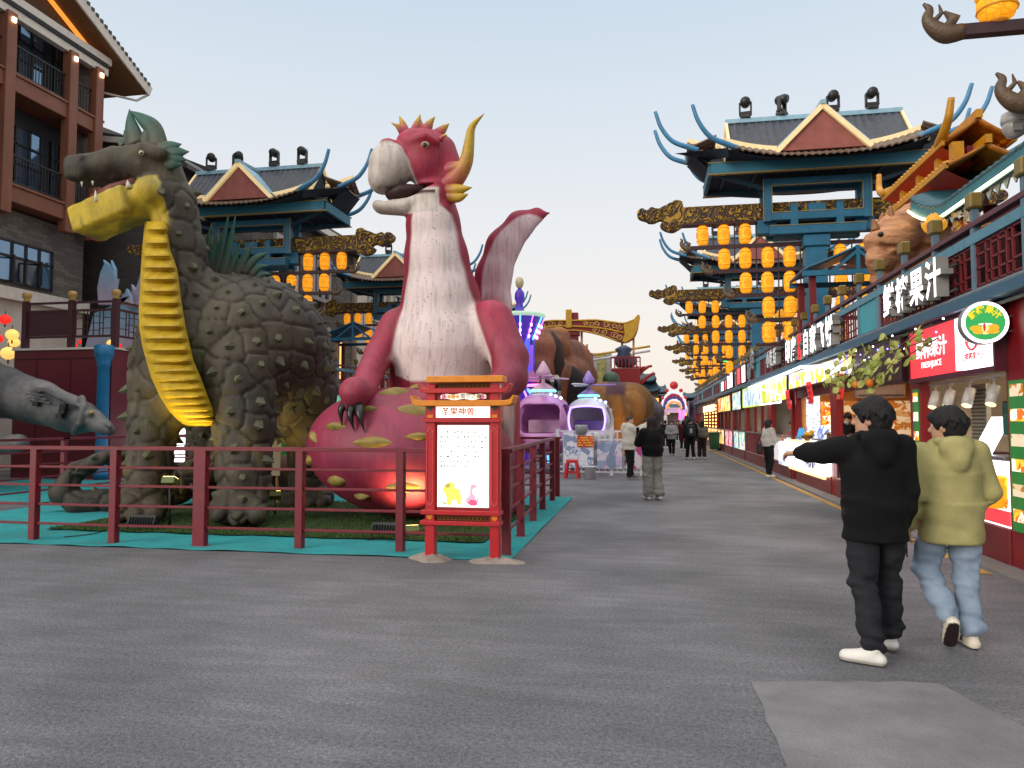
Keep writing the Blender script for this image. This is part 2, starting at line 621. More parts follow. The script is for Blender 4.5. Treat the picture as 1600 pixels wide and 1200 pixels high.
for i in range(15000):
    x, y = r_.uniform(-8.55, -2.15), 9.37 + 4.2 * r_.uniform() ** 1.8
    h_, a = r_.uniform(.018, .04), r_.uniform(0, 6.28)
    dx, dy = .006 * math.cos(a), .006 * math.sin(a)
    ox, oy = r_.normal(0, .012, 2)
    mb.add([(x - dx, y - dy, .03), (x + dx, y + dy, .03), (x + ox, y + oy, .034 + h_)], [(0, 1, 2)], i % 2)
mb.build('blades', [M('turf_dark', '2f4a18', rough=.9), M('turf_light', '4c6a22', rough=.9)], tb)

red = M('fence_red_paint', '6f1022', rough=.42, var=.22, scale=5, bump=.08, dirt=.25)
RAILS = (1.235, .985, .745, .49, .235)
def fence(label, pts, posts_label=None, wide=(), skip=()):
    """pts: post feet along the line"""
    t = thing('railing_fence', label, 'fence', pts[0], 'dark red railings round the statues')
    for i, p in enumerate(pts):
        w_ = .085 if i in wide else .05
        m = MB()
        x_, y_ = p[0], p[1]
        m.box(x_ - w_, x_ + w_, y_ - .05, y_ + .05, 0, 1.225)
        m.box(x_ - w_ - .02, x_ + w_ + .02, y_ - .07, y_ + .07, .0, .012)
        m.build('post', red, t, bevel=.006)
    for z in RAILS:
        m = MB()
        for p, q in zip(pts, pts[1:]):
            a, b_ = Vector((p[0], p[1], z)), Vector((q[0], q[1], z))
            d = (b_ - a).normalized()
            top = z == RAILS[0]
            m.bar(a - d * (.08 if top else -.05), b_ + d * (.08 if top else -.05), .095 if top else .03, .05 if top else .032)
        m.build('rail', red, t, bevel=.004)
    return t
FRONT = [(-9.3, 8.58), (-8.05, 8.56), (-6.83, 8.54), (-5.62, 8.58), (-4.27, 8.6), (-2.97, 8.63), (-1.66, 8.64)]
fence('long front dark red railing with five rails before the dragons', [(*p, 0) for p in FRONT], wide=(3,))
fence('dark red railing running back along the road beside the egg', [(x, y, 0) for x, y in ((-1.72, 8.95), (-1.74, 10.1), (-1.80, 11.6), (-1.86, 13.1), (-1.89, 14.7))])
fence('far dark red railing seen between the legs of the scaly dragon', [(x, 15.6, 0) for x in (-11.4, -9.6, -8.0, -6.4, -4.8, -3.2, -1.9)])
fence('dark red railing in front of the maroon booth at the left', [(-11.75, y, 0) for y in (9.2, 11.2, 13.2, 15.2, 17.5)])

# information board on two legs
BY = 8.24
def bx(x): return P(x, 700, BY).x
def bz(y): return P(730, y, BY).z
sr = M('board_red_lacquer', 'b3141f', rough=.35, var=.12, scale=6, bump=.05, coat=.2, dirt=.12)
sd = M('board_dark_red', '7c0c16', rough=.45, var=.1)
sg = M('board_gold_paint', 'd9820f', rough=.4, var=.15, scale=8)
sgr = M('board_lattice_gold', '8a5a1c', rough=.5)
sgn = M('board_green', '1d5a2c', rough=.5)
lit = M('lit_panel_white', 'f4efe4', rough=.5, var=.03, bump=0, emit='fff6e2', es=1.15)
ink = M('panel_ink_grey', '5a6a88', rough=.6, bump=0)
inkr = M('panel_ink_red', 'c0503a', rough=.6, bump=0)
T = thing('information_board', 'red and gold pavilion shaped information board with white lit panel', 'sign', (-2.1, BY, 0))
for xa, xb, foot in ((667, 682, 872), (767, 782, 880)):
    m = MB()
    x0, x1 = bx(xa), bx(xb)
    m.box(x0, x1, BY - .06, BY + .06, -.02, bz(600))
    m.build('post', sr, T, bevel=.008)
    m = MB()                                               # routed outline on the upper post
    xm, hw = (x0 + x1) / 2, (x1 - x0) / 2 - .022
    z0, z1 = bz(790), bz(668)
    o_ = [(xm, z0), (xm + hw, z0 + .05), (xm + hw, z1 - .05), (xm, z1), (xm - hw, z1 - .05), (xm - hw, z0 + .05)]
    for p, q in zip(o_, o_[1:] + o_[:1]): m.bar((p[0], BY - .064, p[1]), (q[0], BY - .064, q[1]), .006, .012)
    m.build('moulding', M('moulding_pink', 'cf4a4a', rough=.5), T)
def beam(name, xa, xb, ya, yb, mat, ypad=.03, curl=0):
    m = MB()
    x0, x1, z1, z0 = bx(xa), bx(xb), bz(ya), bz(yb)
    if not curl: m.box(x0, x1, BY - .06 - ypad, BY + .06 + ypad, z0, z1)
    else:
        o_ = [(x0 + .09, z0), (x1 - .09, z0), (x1 - .03, z0 + .02), (x1, z0 + curl), (x1 - .012, z0 + curl + .015), (x1 - .05, z1 + .012), (x1 - .1, z1), (x0 + .1, z1), (x0 + .05, z1 + .012), (x0 + .012, z0 + curl + .015), (x0, z0 + curl), (x0 + .03, z0 + .02)]
        m.prism([(p[0], BY - .06 - ypad, p[1]) for p in o_], (0, .12 + 2 * ypad, 0))
    return m.build(name, mat, T, bevel=.006)
beam('roof_cap', 670, 789, 588, 598, sg, .06)
beam('crossbeam', 656, 800, 607, 614.5, sr, .05, .1)
beam('crossbeam', 646, 807, 626, 634.5, sg, .09, .11)
beam('crossbeam', 664, 785, 653.5, 660, sr, .035)
beam('crossbeam', 661, 784, 797, 804, sr, .035)
beam('crossbeam', 660, 784, 813.5, 820, sr, .035)
MB().box(bx(682.3), bx(766.7), BY - .03, BY + .05, bz(626), bz(615)).build('header', sd, T)
def lattice(ya, yb):
    m = MB()
    x0, x1, z1, z0 = bx(682.3), bx(766.7), bz(ya), bz(yb)
    m.box(x0, x1, BY + .01, BY + .03, z0, z1, 1)
    k = 13
    for i in range(k):
        a, c = x0 + (x1 - x0) * i / k, x0 + (x1 - x0) * (i + 1) / k
        m.box(a + .004, c - .004, BY - .03, BY, z1 - .009, z1 - .002)
        m.box(a + .004, a + .011, BY - .03, BY, z0, z1 - .01)
        m.box(a + .018, c - .006, BY - .03, BY, z0 + .003, z0 + .010)
        m.box(c - .014, c - .007, BY - .03, BY, z0 + .012, z1 - .018)
        m.box(a + .018, c - .016, BY - .03, BY, z1 - .026, z1 - .019)
    m.build('lattice', [sgr, sd], T)
lattice(598.5, 606.7)
lattice(804.5, 813)
m = MB()
for xa, xb in ((667, 682), (767, 782)):
    xm = (bx(xa) + bx(xb)) / 2
    m.box(xm - .032, xm + .032, BY - .066, BY - .062, bz(653), bz(648))
    m.box(xm - .032, xm + .032, BY - .066, BY - .062, bz(809), bz(804.5))
    m.prism([(xm - .03, BY - .066, bz(809)), (xm + .03, BY - .066, bz(809)), (xm, BY - .066, bz(812.5))], (0, .004, 0))
m.build('gold_motif', sg, T)
m = MB()
for xa, xb in ((667, 682), (767, 782)):
    xm = (bx(xa) + bx(xb)) / 2
    m.prism([(xm - .042, BY - .066, bz(635)), (xm, BY - .066, bz(643)), (xm + .042, BY - .066, bz(635))], (0, .004, 0))
m.build('green_motif', sgn, T)
# night market logo plate
m = MB()
o_ = []
xl, xr, zm = bx(691), bx(761), bz(620)
for i in range(48):
    a = 2 * math.pi * i / 48
    sx = max(-1, min(1, math.cos(a) * 1.25))
    o_.append(((xl + xr) / 2 + (xr - xl) / 2 * sx, BY - .075, zm + math.sin(a) * (.034 + .008 * math.sin(9 * a))))
m.prism(o_, (0, .03, 0))
pl = m.build('logo_plate', M('logo_white', 'efe2d2', rough=.5, emit='fff0e0', es=.5), T)
m = MB()
m.text('南宁之夜', ((xl + xr) / 2 + .09, BY - .0755, zm), (1, 0, 0), (0, 0, 1), .062, .003)
m.build('lettering', M('logo_ink', '2c2c34', bump=0), pl)
m = MB()
for cx_, r0, mi in ((xl + .04, .028, 0), (xr - .04, .028, 0), (xl + .10, .02, 1), (xl + .15, .026, 1), (xl + .2, .018, 1), (xr - .075, .02, 1)):
    m.prism([(cx_ + r0 * (1 + .25 * math.cos(5 * a)) * math.cos(a), BY - .078, zm + r0 * (1 + .25 * math.cos(5 * a)) * math.sin(a)) for a in [2 * math.pi * i / 30 for i in range(30)]], (0, .0028, 0), mi)
m.build('flower_motif', [M('logo_pink', 'e07a9a', bump=0), M('logo_amber', 'f0b050', bump=0)], pl)
# lit title strip and lit panel
z1, z0 = bz(635.5), bz(652.5)
tp = MB().box(bx(683), bx(766.3), BY - .045, BY + .045, z0, z1).build('title_panel', lit, T)
MB().text('圣果神兽', (bx(717), BY - .0465, (z0 + z1) / 2), (1, 0, 0), (0, 0, 1), .098, .0015, bold=.015).build('lettering', inkr, tp)
z1, z0 = bz(664.5), bz(792)
x0, x1 = bx(684), bx(766)
MB().box(bx(682.2), bx(767), BY - .03, BY + .055, bz(797), bz(660)).build('panel_surround', sd, T)
lp = MB().box(x0 + .012, x1 - .008, BY - .048, BY - .028, z0, z1).build('lit_panel', lit, T)
m = MB()
r_ = np.random.default_rng(11)
rows = [' 01 22101112', '332 21 21 11 2', '22 1 1   11 21', '3  1 1 111112', '21 1   1  112', '2231 1 1  211', '13 2112 1121 2', '232111 11']
for j, rw in enumerate(rows):
    for i in range(len(rw)):
        if rw[i] == ' ': continue
        cx_, cz = x0 + .055 + i * (x1 - x0 - .1) / 13, z1 - .075 - j * .056
        for q in range(int(rw[i]) + 2):                     # characters too small to read: a few strokes each
            u, v_ = r_.uniform(-.014, .014, 2)
            if r_.uniform() < .5: m.box(cx_ - .014, cx_ + .014, BY - .0500, BY - .0484, cz + u - .0032, cz + u + .0032)
            else: m.box(cx_ + v_ - .0032, cx_ + v_ + .0032, BY - .0497, BY - .0484, cz - .014, cz + .014)
m.build('small_print', M('print_ink', '6b7380', bump=0, emit='7a8290', es=.25), lp)
def blob2(m, pts, y, mi=0, n=6):
    c = curve_pts([*pts, pts[0]], n)[:-1]
    m.prism([(p[0], y, p[1]) for p in c], (0, .002, 0), mi)
m = MB()
def px(x, y): return (bx(x), bz(y))
blob2(m, [px(693, 766), px(699, 756), px(706, 753), px(713, 757), px(712, 762), px(719, 764), px(722, 772), px(722, 787), px(717, 787), px(715, 781), px(708, 782), px(707, 788), px(701, 788), px(700, 780), px(698, 772)], BY - .0505, 0)
blob2(m, [px(696, 759), px(703, 755), px(706, 759), px(701, 762)], BY - .0525, 1)
blob2(m, [px(691, 776), px(694, 783), px(700, 786), px(697, 788), px(692, 783)], BY - .0505, 1)
m.build('yellow_dragon_drawing', [M('draw_yellow', 'd9c04a', bump=0, emit='f0d860', es=.7), M('draw_olive', '9a9040', bump=0, emit='a8a050', es=.6)], lp)
m = MB()
blob2(m, [px(737, 757), px(741, 756), px(746, 757), px(746, 761), px(741, 763), px(740, 769), px(744, 775), px(746, 783), px(740, 787), px(731, 786), px(730, 779), px(735, 774), px(736, 766)], BY - .0505, 0)
blob2(m, [px(733, 784), px(738, 780), px(746, 782), px(747, 788), px(737, 789)], BY - .0525, 1)
blob2(m, [px(746, 780), px(750, 774), px(749, 782), px(747, 786)], BY - .0505, 0)
m.build('pink_dragon_drawing', [M('draw_pink', 'e890a8', bump=0, emit='f4a0b4', es=.7), M('draw_rose', 'c84868', bump=0, emit='d05878', es=.6)], lp)
cem = M('cement', '8f8378', rough=.95, var=.25, scale=9, bump=.7, bscale=50)
def footing(x, y, rx, ry, h_, label, sd_):
    m = MB()
    g = np.random.default_rng(sd_)
    ph = g.uniform(0, 6.28, 4)
    def fn(u, v_):
        a = 2 * math.pi * u
        k = 1 + .16 * math.sin(2 * a + ph[0]) + .1 * math.sin(3 * a + ph[1]) + .05 * math.sin(7 * a + ph[2])
        r = v_
        z = h_ * (1 - r ** 1.6) * (1 + .15 * math.sin(5 * a + 4 * r + ph[3])) + .002
        return (x + rx * k * r * math.cos(a), y + ry * k * r * math.sin(a), z if r < 1 else -.01)
    m.grid(fn, 40, 8)
    return tag(m.build('cement_footing', cem, org=(x, y, 0)) if False else m.build('cement_footing', cem), label, 'footing')
footing(bx(674), BY + .0, .27, .2, .075, 'rough grey cement lump round the left leg of the board', 1)
footing(bx(775), BY - .02, .3, .18, .06, 'rough grey cement lump round the right leg of the board', 2)

# floodlights standing on the carpet
blk = M('black_housing', '1c1c1e', rough=.5, var=.2, bump=.1)
gls = M('lamp_glass', '3a3c40', rough=.12, bump=0)
def floodlight(x, y, yaw, label, lamp=None):
    t = thing('floodlight', label, 'floodlight', (x, y, 0), 'small black floodlights on the carpet')
    c, s_ = math.cos(yaw), math.sin(yaw)
    def W(u, v_, z): return Vector((x + u * c - v_ * s_, y + u * s_ + v_ * c, z))
    X, Y, Z = Vector((c, s_, 0)), Vector((-s_, c, 0)), Vector((0, 0, 1))
    tilt = (Y * .5 + Z).normalized()
    nrm = X.cross(tilt)
    m = MB()
    m.obox(W(0, 0, .17), X * .20, tilt * .07, nrm * .035)
    for k in range(9): m.obox(W(-.16 + .04 * k, -.03, .16), X * .006, tilt * .06, nrm * .04)
    m.build('housing', blk, t, bevel=.006)
    MB().obox(W(0, .05, .19) , X * .18, tilt * .055, nrm * .006).build('lens', gls, t)
    m = MB()
    for u in (-.215, .215):
        m.bar(W(u, 0, .02), W(u, 0, .18), .012, .035)
        m.bar(W(u, -.09, .025), W(u, .09, .025), .035, .012)
    m.build('bracket', blk, t)
    return t
fx, fy, _ = G(222, 832)
floodlight(fx, fy, .12, 'black floodlight on the teal carpet before the scaly dragon foot')
fx, fy, _ = G(603, 846)
floodlight(fx, fy, -.1, 'black floodlight on the teal carpet under the dark red egg')
m = MB()
m.tube(curve_pts([(*G(100, 842)[:2], .025), (*G(150, 836)[:2], .025), (*G(185, 824)[:2], .03), (*G(215, 822)[:2], .06)], 6), .007, 6)
tag(m.build('power_cable', blk), 'thin black cable running over the carpet to a floodlight', 'cable')
# ================================================================ statues
def q3(x, y, D): return np.array(P(x, y, D))
def chain(*a): return [q3(*p) for p in a]
def taper(name, pts, rad, ca, cb, mat, parent, n=10, flat=None, mid=.5):
    """a horn or spike whose paint runs from ca at the root to cb at the tip"""
    c = curve_pts([(*p, r) for p, r in zip(pts, rad)], 5)
    m = MB()
    m.tube([Vector(p[:3]) for p in c], [max(.004, p[3]) for p in c], n, flat=flat)
    o = m.build(name, mat, parent)
    me = o.data
    at = me.color_attributes.new('Col', 'FLOAT_COLOR', 'POINT')
    k = len(c)
    ca, cb = np.array(lin(ca)), np.array(lin(cb))
    t = np.repeat(np.linspace(0, 1, k), n)
    t = sstep(mid - .35, mid + .35, t)
    at.data.foreach_set('color', np.concatenate([blend(ca, cb, t), np.ones((k * n, 1))], 1).ravel())
    return o
def plates(V, nr, n, gap, depth, seed, keep=None):
    """pushes grooves between cells into the surface; returns new points, cell seeds and their normals, groove mask"""
    g = np.random.default_rng(seed)
    idx = g.permutation(len(V))
    seeds = []
    for i in idx[:6000]:
        if keep is not None and not keep(V[i]): continue
        if all(((V[i] - V[j]) ** 2).sum() > gap * gap for j in seeds): seeds.append(i)
        if len(seeds) >= n: break
    S = V[seeds]
    d1, d2 = np.full(len(V), 9.), np.full(len(V), 9.)
    W = V + np.stack([wob(V, 2.2, seed + a) for a in range(3)], 1) * .06
    W0 = W[seeds]
    for s_ in W0:
        E_ = np.abs(W - s_)
        d = np.maximum(E_[:, 2] * 1.15, np.sqrt(E_[:, 0] ** 2 + E_[:, 1] ** 2)) * .8 + .2 * np.sqrt((E_ ** 2).sum(1))
        lo = d < d1
        d2 = np.where(lo, d1, np.minimum(d2, d))
        d1 = np.where(lo, d, d1)
    groove = 1 - sstep(.0, .04, d2 - d1)
    return V - nr * (groove * depth)[:, None] + nr * (sstep(0, .2, d2 - d1) * .012)[:, None], seeds, groove

statue_scaly = M('scaly_statue_paint', attr=True, rough=.68, var=.42, scale=4.5, bump=.5, bscale=26, dirt=.25, stretch=(1, 1, .45))
statue_pink = M('pink_statue_paint', attr=True, rough=.6, var=.14, scale=5, bump=.25, bscale=22, stretch=(1.6, 1.6, .3))
N, L, b = nodes_of(statue_pink)
tc = N.new('ShaderNodeTexCoord')
vo = N.new('ShaderNodeTexVoronoi'); vo.inputs['Scale'].default_value = 15; vo.inputs['Randomness'].default_value = 1
L.new(tc.outputs['Object'], vo.inputs['Vector'])
nn = N.new('ShaderNodeTexNoise'); nn.inputs['Scale'].default_value = 9
L.new(tc.outputs['Object'], nn.inputs['Vector'])
mm = N.new('ShaderNodeMath'); mm.operation = 'MULTIPLY_ADD'; mm.inputs[1].default_value = .28; mm.inputs[2].default_value = -.02
L.new(nn.outputs[0], mm.inputs[0])
lt = N.new('ShaderNodeMath'); lt.operation = 'LESS_THAN'
L.new(vo.outputs['Distance'], lt.inputs[0]); L.new(mm.outputs[0], lt.inputs[1])
at = N.new('ShaderNodeAttribute'); at.attribute_name = 'Speck'
ml = N.new('ShaderNodeMath'); ml.operation = 'MULTIPLY'
L.new(lt.outputs[0], ml.inputs[0]); L.new(at.outputs['Fac'], ml.inputs[1])
src = b.inputs['Base Color'].links[0].from_socket
md = N.new('ShaderNodeMix'); md.data_type = 'RGBA'
L.new(ml.outputs[0], md.inputs[0]); L.new(src, md.inputs[6]); md.inputs[7].default_value = (.09, .07, .07, 1)
# old drip streaks
mp = N.new('ShaderNodeMapping'); mp.inputs['Scale'].default_value = (14, 14, .9)
ns = N.new('ShaderNodeTexNoise'); ns.inputs['Scale'].default_value = 1.3; ns.inputs['Detail'].default_value = 6
L.new(tc.outputs['Object'], mp.inputs[0]); L.new(mp.outputs[0], ns.inputs['Vector'])
rs = N.new('ShaderNodeMapRange'); rs.inputs[1].default_value = .5; rs.inputs[2].default_value = .78; rs.inputs[3].default_value = 1; rs.inputs[4].default_value = .62
L.new(ns.outputs[0], rs.inputs[0])
vs = N.new('ShaderNodeVectorMath'); vs.operation = 'SCALE'
L.new(md.outputs[2], vs.inputs[0]); L.new(rs.outputs[0], vs.inputs['Scale']); L.new(vs.outputs[0], b.inputs['Base Color'])
eye_w = M('statue_eye_white', 'b8a888', rough=.2, bump=0)
eye_d = M('statue_eye_dark', '1a1210', rough=.12, bump=0)
tooth = M('tooth_ivory', 'cfc6b0', rough=.35, bump=.05)
mouth_red = M('mouth_red_brown', '6b3026', rough=.55, var=.3, bump=.2)

# ---- the scaly brown and yellow dragon
base = G(290, 815)
SD = thing('dragon_statue', 'scaly brown dragon statue with a yellow ridged belly and green spines', 'statue', base, 'dragon statues inside the railings')
B = Body(.03)
B.limb(chain((254, 268, 10.75), (270, 320, 10.8), (282, 390, 10.88), (287, 450, 10.95), (296, 520, 11.1)), [.31, .36, .38, .46, .76], k=.12)
B.ell(q3(385, 545, 12.0), (1.42, 1.65, 1.3), k=.3)
B.ell(q3(292, 575, 11.15), (.9, .75, 1.0), k=.25)
B.ell(q3(430, 580, 12.6), (1.0, 1.0, 1.25), k=.2)
B.limb(chain((252, 575, 11.1), (240, 660, 10.95), (232, 740, 10.75), (226, 790, 10.62)), [.50, .39, .34, .33], k=.12)
B.limb(chain((372, 575, 10.95), (382, 660, 10.8), (381, 740, 10.6), (380, 790, 10.5)), [.62, .47, .40, .36], k=.12)
B.ell(q3(217, 790, 10.42), (.38, .46, .27), k=.1)
B.ell(q3(373, 793, 10.32), (.40, .48, .27), k=.1)
for x, y, D in ((188, 804, 10.02), (213, 808, 9.94), (239, 803, 10.0), (344, 806, 9.93), (372, 810, 9.86), (401, 805, 9.93)):
    B.limb([q3(x, y - 8, D + .25), q3(x, y, D)], [.15, .125], k=.03)
B.limb(chain((475, 610, 12.9), (484, 690, 13.1), (480, 770, 13.1)), [.62, .42, .33], k=.15)
B.limb(chain((330, 620, 13.2), (330, 700, 13.4), (328, 765, 13.4)), [.6, .4, .32], k=.15)
for x, y, D in ((455, 785, 12.7), (480, 788, 12.6), (505, 785, 12.7), (312, 775, 13.0), (330, 777, 12.95), (348, 775, 13.0)):
    B.limb([q3(x, y - 8, D + .3), q3(x, y, D)], [.2, .13], k=.04)
B.limb(chain((400, 650, 13.5), (345, 725, 12.9), (275, 760, 12.2), (195, 783, 11.7), (125, 787, 11.4), (98, 770, 11.35), (118, 738, 11.45), (165, 715, 11.6), (215, 704, 11.75), (268, 704, 11.9)), [.5, .38, .31, .25, .22, .2, .17, .13, .09, .03], k=.1)
# head
B.ell(q3(241, 260, 10.75), (.36, .38, .38), k=.12)
B.limb(chain((236, 259, 10.75), (190, 259, 10.62), (140, 265, 10.5), (130, 266, 10.46)), [.36, .29, .23, .21], k=.06, sq=((.25, 1, 0), 1.35))
B.bx(q3(132, 268, 10.48), (.19, .28, .20), k=.05, rnd=.08)
B.limb(chain((122, 250, 10.3), (128, 247, 10.25)), [.05, .07], k=.04)
B.limb(chain((250, 240, 10.45), (222, 236, 10.4), (205, 243, 10.4)), [.11, .13, .07], k=.07)
B.limb(chain((244, 310, 10.72), (200, 320, 10.6), (170, 328, 10.55)), [.35, .27, .24], k=.06, sq=((.25, 1, 0), 1.3))
jr = np.array(Matrix.Rotation(math.radians(19), 3, 'Y'))
B.bx(q3(173, 334, 10.55), (.53, .34, .235), k=.05, rot=jr.T, rnd=.07)
B.ell(q3(250, 305, 10.62), (.30, .42, .30), k=.06)
B.limb(chain((96, 304, 10.5), (150, 301, 10.5), (214, 289, 10.6)), [.19, .15, .05], k=.03, sq=((.25, 1, 0), 6), op='-')
V, F = B.mesh()
me0 = bpy.data.meshes.new('tmp'); me0.from_pydata(V.tolist(), [], F.tolist()); nr = np.zeros(len(V) * 3); me0.vertices.foreach_get('normal', nr); nr = nr.reshape(-1, 3); bpy.data.meshes.remove(me0)
neck_low = q3(250, 330, 10.7)[2]
V2, seeds, groove = plates(V, nr, 420, .37, .055, 4, keep=lambda p: True)
xj = q3(266, 320, 10.6)[0]
head = np.maximum(sstep(neck_low + .25, neck_low + .6, V[:, 2]), sstep(xj + .05, xj - .05, V[:, 0]) * (V[:, 2] > q3(240, 372, 10.5)[2]))
V = V * head[:, None] + V2 * (1 - head)[:, None]
groove = groove * (1 - head)
# wrinkles of the head
V = V + nr * (wob(V * np.array([1, 1, .5]), 26, 3) * .012 * head)[:, None]
jaw_a, jaw_b = q3(140, 342, 10.5), q3(250, 305, 10.7)
def scaly_paint(V, nr):
    brown, dark, olive = lin('4c4230'), lin('29241b'), lin('5f6a40')
    c = blend(brown, dark, .5 + .7 * wob(V, 3.1, 8))
    c = blend(c, lin('465034'), sstep(.35, .9, wob(V, 4.2, 15)) * .6)
    # legs and flanks carry ochre patches
    c = blend(c, lin('8a7434'), sstep(.2, .8, wob(V, 5.2, 21)) * sstep(2.6, 1.2, V[:, 2]) * .65)
    c = blend(c, lin('2c2620'), groove * .6)
    # lower jaw and cheek are yellow below a line from the mouth corner to the back of the jaw
    ab = jaw_b - jaw_a
    t = ((V - jaw_a) @ ab) / (ab @ ab)
    line = np.interp(V[:, 0], [q3(118, 300, 10.5)[0], q3(205, 287, 10.6)[0], q3(232, 268, 10.6)[0], q3(262, 272, 10.7)[0], q3(274, 290, 10.7)[0], q3(276, 330, 10.7)[0]],
                     [q3(118, 305, 10.5)[2], q3(205, 287, 10.6)[2], q3(232, 282, 10.6)[2], q3(262, 281, 10.7)[2], q3(273, 296, 10.7)[2], q3(276, 345, 10.7)[2]])
    low = q3(240, 362, 10.7)[2]
    y_ = sstep(-.02, .03, line - V[:, 2]) * sstep(low - .15, low, V[:, 2]) * sstep(q3(275, 320, 10.6)[0] + .03, q3(268, 320, 10.6)[0] - .06, V[:, 0]) * sstep(11.0, 10.8, V[:, 1])
    yel = blend(lin('b69a18'), lin('a39a62'), sstep(.0, .5, V[:, 2] - (line - .35)) * .8)
    yel = blend(yel, lin('5d5a20'), sstep(.45, .9, wob(V * np.array([1, 1, .15]), 42, 9)) * .8)
    return blend(c, yel, y_)
o = skin('body', (V, F), statue_scaly, SD, scaly_paint, relax=1)
# spikes on the plates, all part of the hide
m = MB()
g = np.random.default_rng(6)
for i in seeds:
    p, n_ = V[i], nr[i]
    if head[i] > .3 or p[2] < .35 or (n_[1] < -.3 and p[2] < 3.2 and abs(p[0] - np.interp(p[2], [1.2, 1.6, 3.2], [P(310, 660, 10.5).x, P(262, 600, 10.3).x, P(245, 450, 10.3).x])) < .45): continue
    r = g.uniform(.06, .105)
    d = Vector(n_) * (r * 1.25) + Vector((g.normal(0, .02), 0, -r * .5))
    m.tube([Vector(p) - Vector(n_) * .02, Vector(p) + d * .45, Vector(p) + d], [r, r * .55, .006], 6, smooth=False)
o2 = m.build('hide_spikes', M('hide_spike_paint', '4a4a34', rough=.7, var=.4, scale=3), SD)
o2['kind'] = 'stuff'
# ridged belly
rows = [(346, 226, 264, 10.5), (390, 222, 266, 10.32), (420, 220, 277, 10.28), (450, 219, 281, 10.25), (480, 217, 285, 10.22), (510, 217, 290, 10.17), (540, 222, 297, 10.14), (565, 229, 303, 10.13), (590, 236, 314, 10.12), (620, 250, 325, 10.16), (645, 266, 335, 10.25), (662, 284, 342, 10.45), (669, 300, 345, 10.85)]
ys = [r[0] for r in rows]
bounds = [346, 366, 388, 407, 425, 443, 462, 480, 498, 517, 536, 554, 570, 585, 599, 612, 624, 635, 645, 654, 661, 666]
vv = []
for a, c in zip(bounds, bounds[1:]):
    for t, h_ in ((0, 0), (.12, .035), (.45, .12), (.6, .125), (.8, .03), (.97, -.02)): vv.append((a + (c - a) * t, h_ * (1 if c < 575 else .55)))
def fn(u, v_):
    y, h_ = vv[min(len(vv) - 1, round(v_ * (len(vv) - 1)))]
    xl, xr, D = np.interp(y, ys, [r[1] for r in rows]), np.interp(y, ys, [r[2] for r in rows]), np.interp(y, ys, [r[3] for r in rows])
    e_ = abs(2 * u - 1)
    h_ = h_ * (1 - sstep(.72, 1, e_))
    return P(xl + (xr - xl) * u, y, D - .10 + .26 * e_ ** 3 - h_)
m = MB()
m.grid(fn, 16, len(vv) - 1, smooth=False)
m.build('belly_plates', M('belly_yellow_paint', 'b8960f', rough=.62, var=.22, scale=6, bump=.25, bscale=18, dirt=.22, stretch=(1, 1, .7)), SD)
# mouth, teeth, eye
m = MB()
m.tube(chain((150, 311, 10.4), (182, 299, 10.42), (216, 287, 10.5)), [.08, .12, .10], 10, flat=((.25, 1, 0), 1.6))
m.tube(chain((135, 322, 10.47), (170, 307, 10.5), (200, 298, 10.55)), [.04, .07, .08], 10, flat=((.25, 1, 0), 1.6))
m.build('mouth_lining', mouth_red, SD)
for x, y, D, dx, dy, r in ((202, 294, 10.3, -3, -13, .05), (151, 315, 10.22, -2, -18, .035), (158, 312, 10.7, -1, -14, .035), (128, 284, 10.3, 0, 8, .02), (145, 283, 10.3, 0, 7, .02)):
    MB().tube([P(x, y, D), P(x + dx * .6, y + dy * .55, D), P(x + dx, y + dy, D)], [r, r * .65, .004], 8).build('tooth', tooth, SD)
ey = MB().ball(P(221, 239, 10.30), .042, 16, 10).build('eye', eye_w, SD)
MB().ball(P(220.5, 239.3, 10.272), (.022, .016, .022), 12, 8).build('pupil', eye_d, ey)
spp = M('spine_paint', attr=True, rough=.6, var=.3, scale=6, bump=.3, bscale=20, stretch=(1, 1, .4))
GA, GB = '4a4a38', '1f4f40'
def spine(name, pts, rad, D=10.75, flat=.45, ca=GA, cb=GB):
    return taper(name, [Vector(P(x, y, D)) for x, y in pts], rad, ca, cb, spp, SD, 8, ((0, 1, 0), flat), .35)
# crest on the head
spine('crest_spine', [(213, 228), (205, 196), (202, 170)], [.2, .12, .004])
spine('crest_spine', [(248, 236), (240, 203), (222, 186), (203, 173)], [.2, .16, .1, .005])
spine('crest_spine', [(226, 226), (233, 205), (240, 196)], [.16, .1, .03])
spine('crest_spine', [(203, 226), (197, 212), (194, 203)], [.1, .06, .004])
spine('crest_spine', [(192, 228), (186, 219), (184, 213)], [.07, .04, .004])
for a_, b_, c_ in (((248, 236), (266, 230), (284, 225)), ((252, 241), (275, 239), (296, 237)), ((254, 247), (274, 248), (292, 250)), ((258, 254), (272, 255), (286, 257))):
    spine('neck_frill', [a_, b_, c_], [.13, .11, .004], 10.55)
# fan of spines on the back
for pts, r in ([[(312, 455), (320, 400), (331, 348)], .15], [[(322, 452), (332, 400), (340, 365)], .13], [[(331, 446), (345, 390), (357, 338)], .15], [[(344, 442), (357, 390), (368, 337)], .13], [[(355, 436), (366, 405), (377, 375)], .12],
               [[(368, 432), (383, 402), (396, 377)], .13], [[(380, 428), (398, 405), (421, 394)], .12], [[(392, 430), (404, 418), (420, 415)], .10], [[(402, 434), (412, 428), (424, 428)], .07]):
    spine('back_spine', pts, [r * .72, r * .6, .006], 11.6, .5)
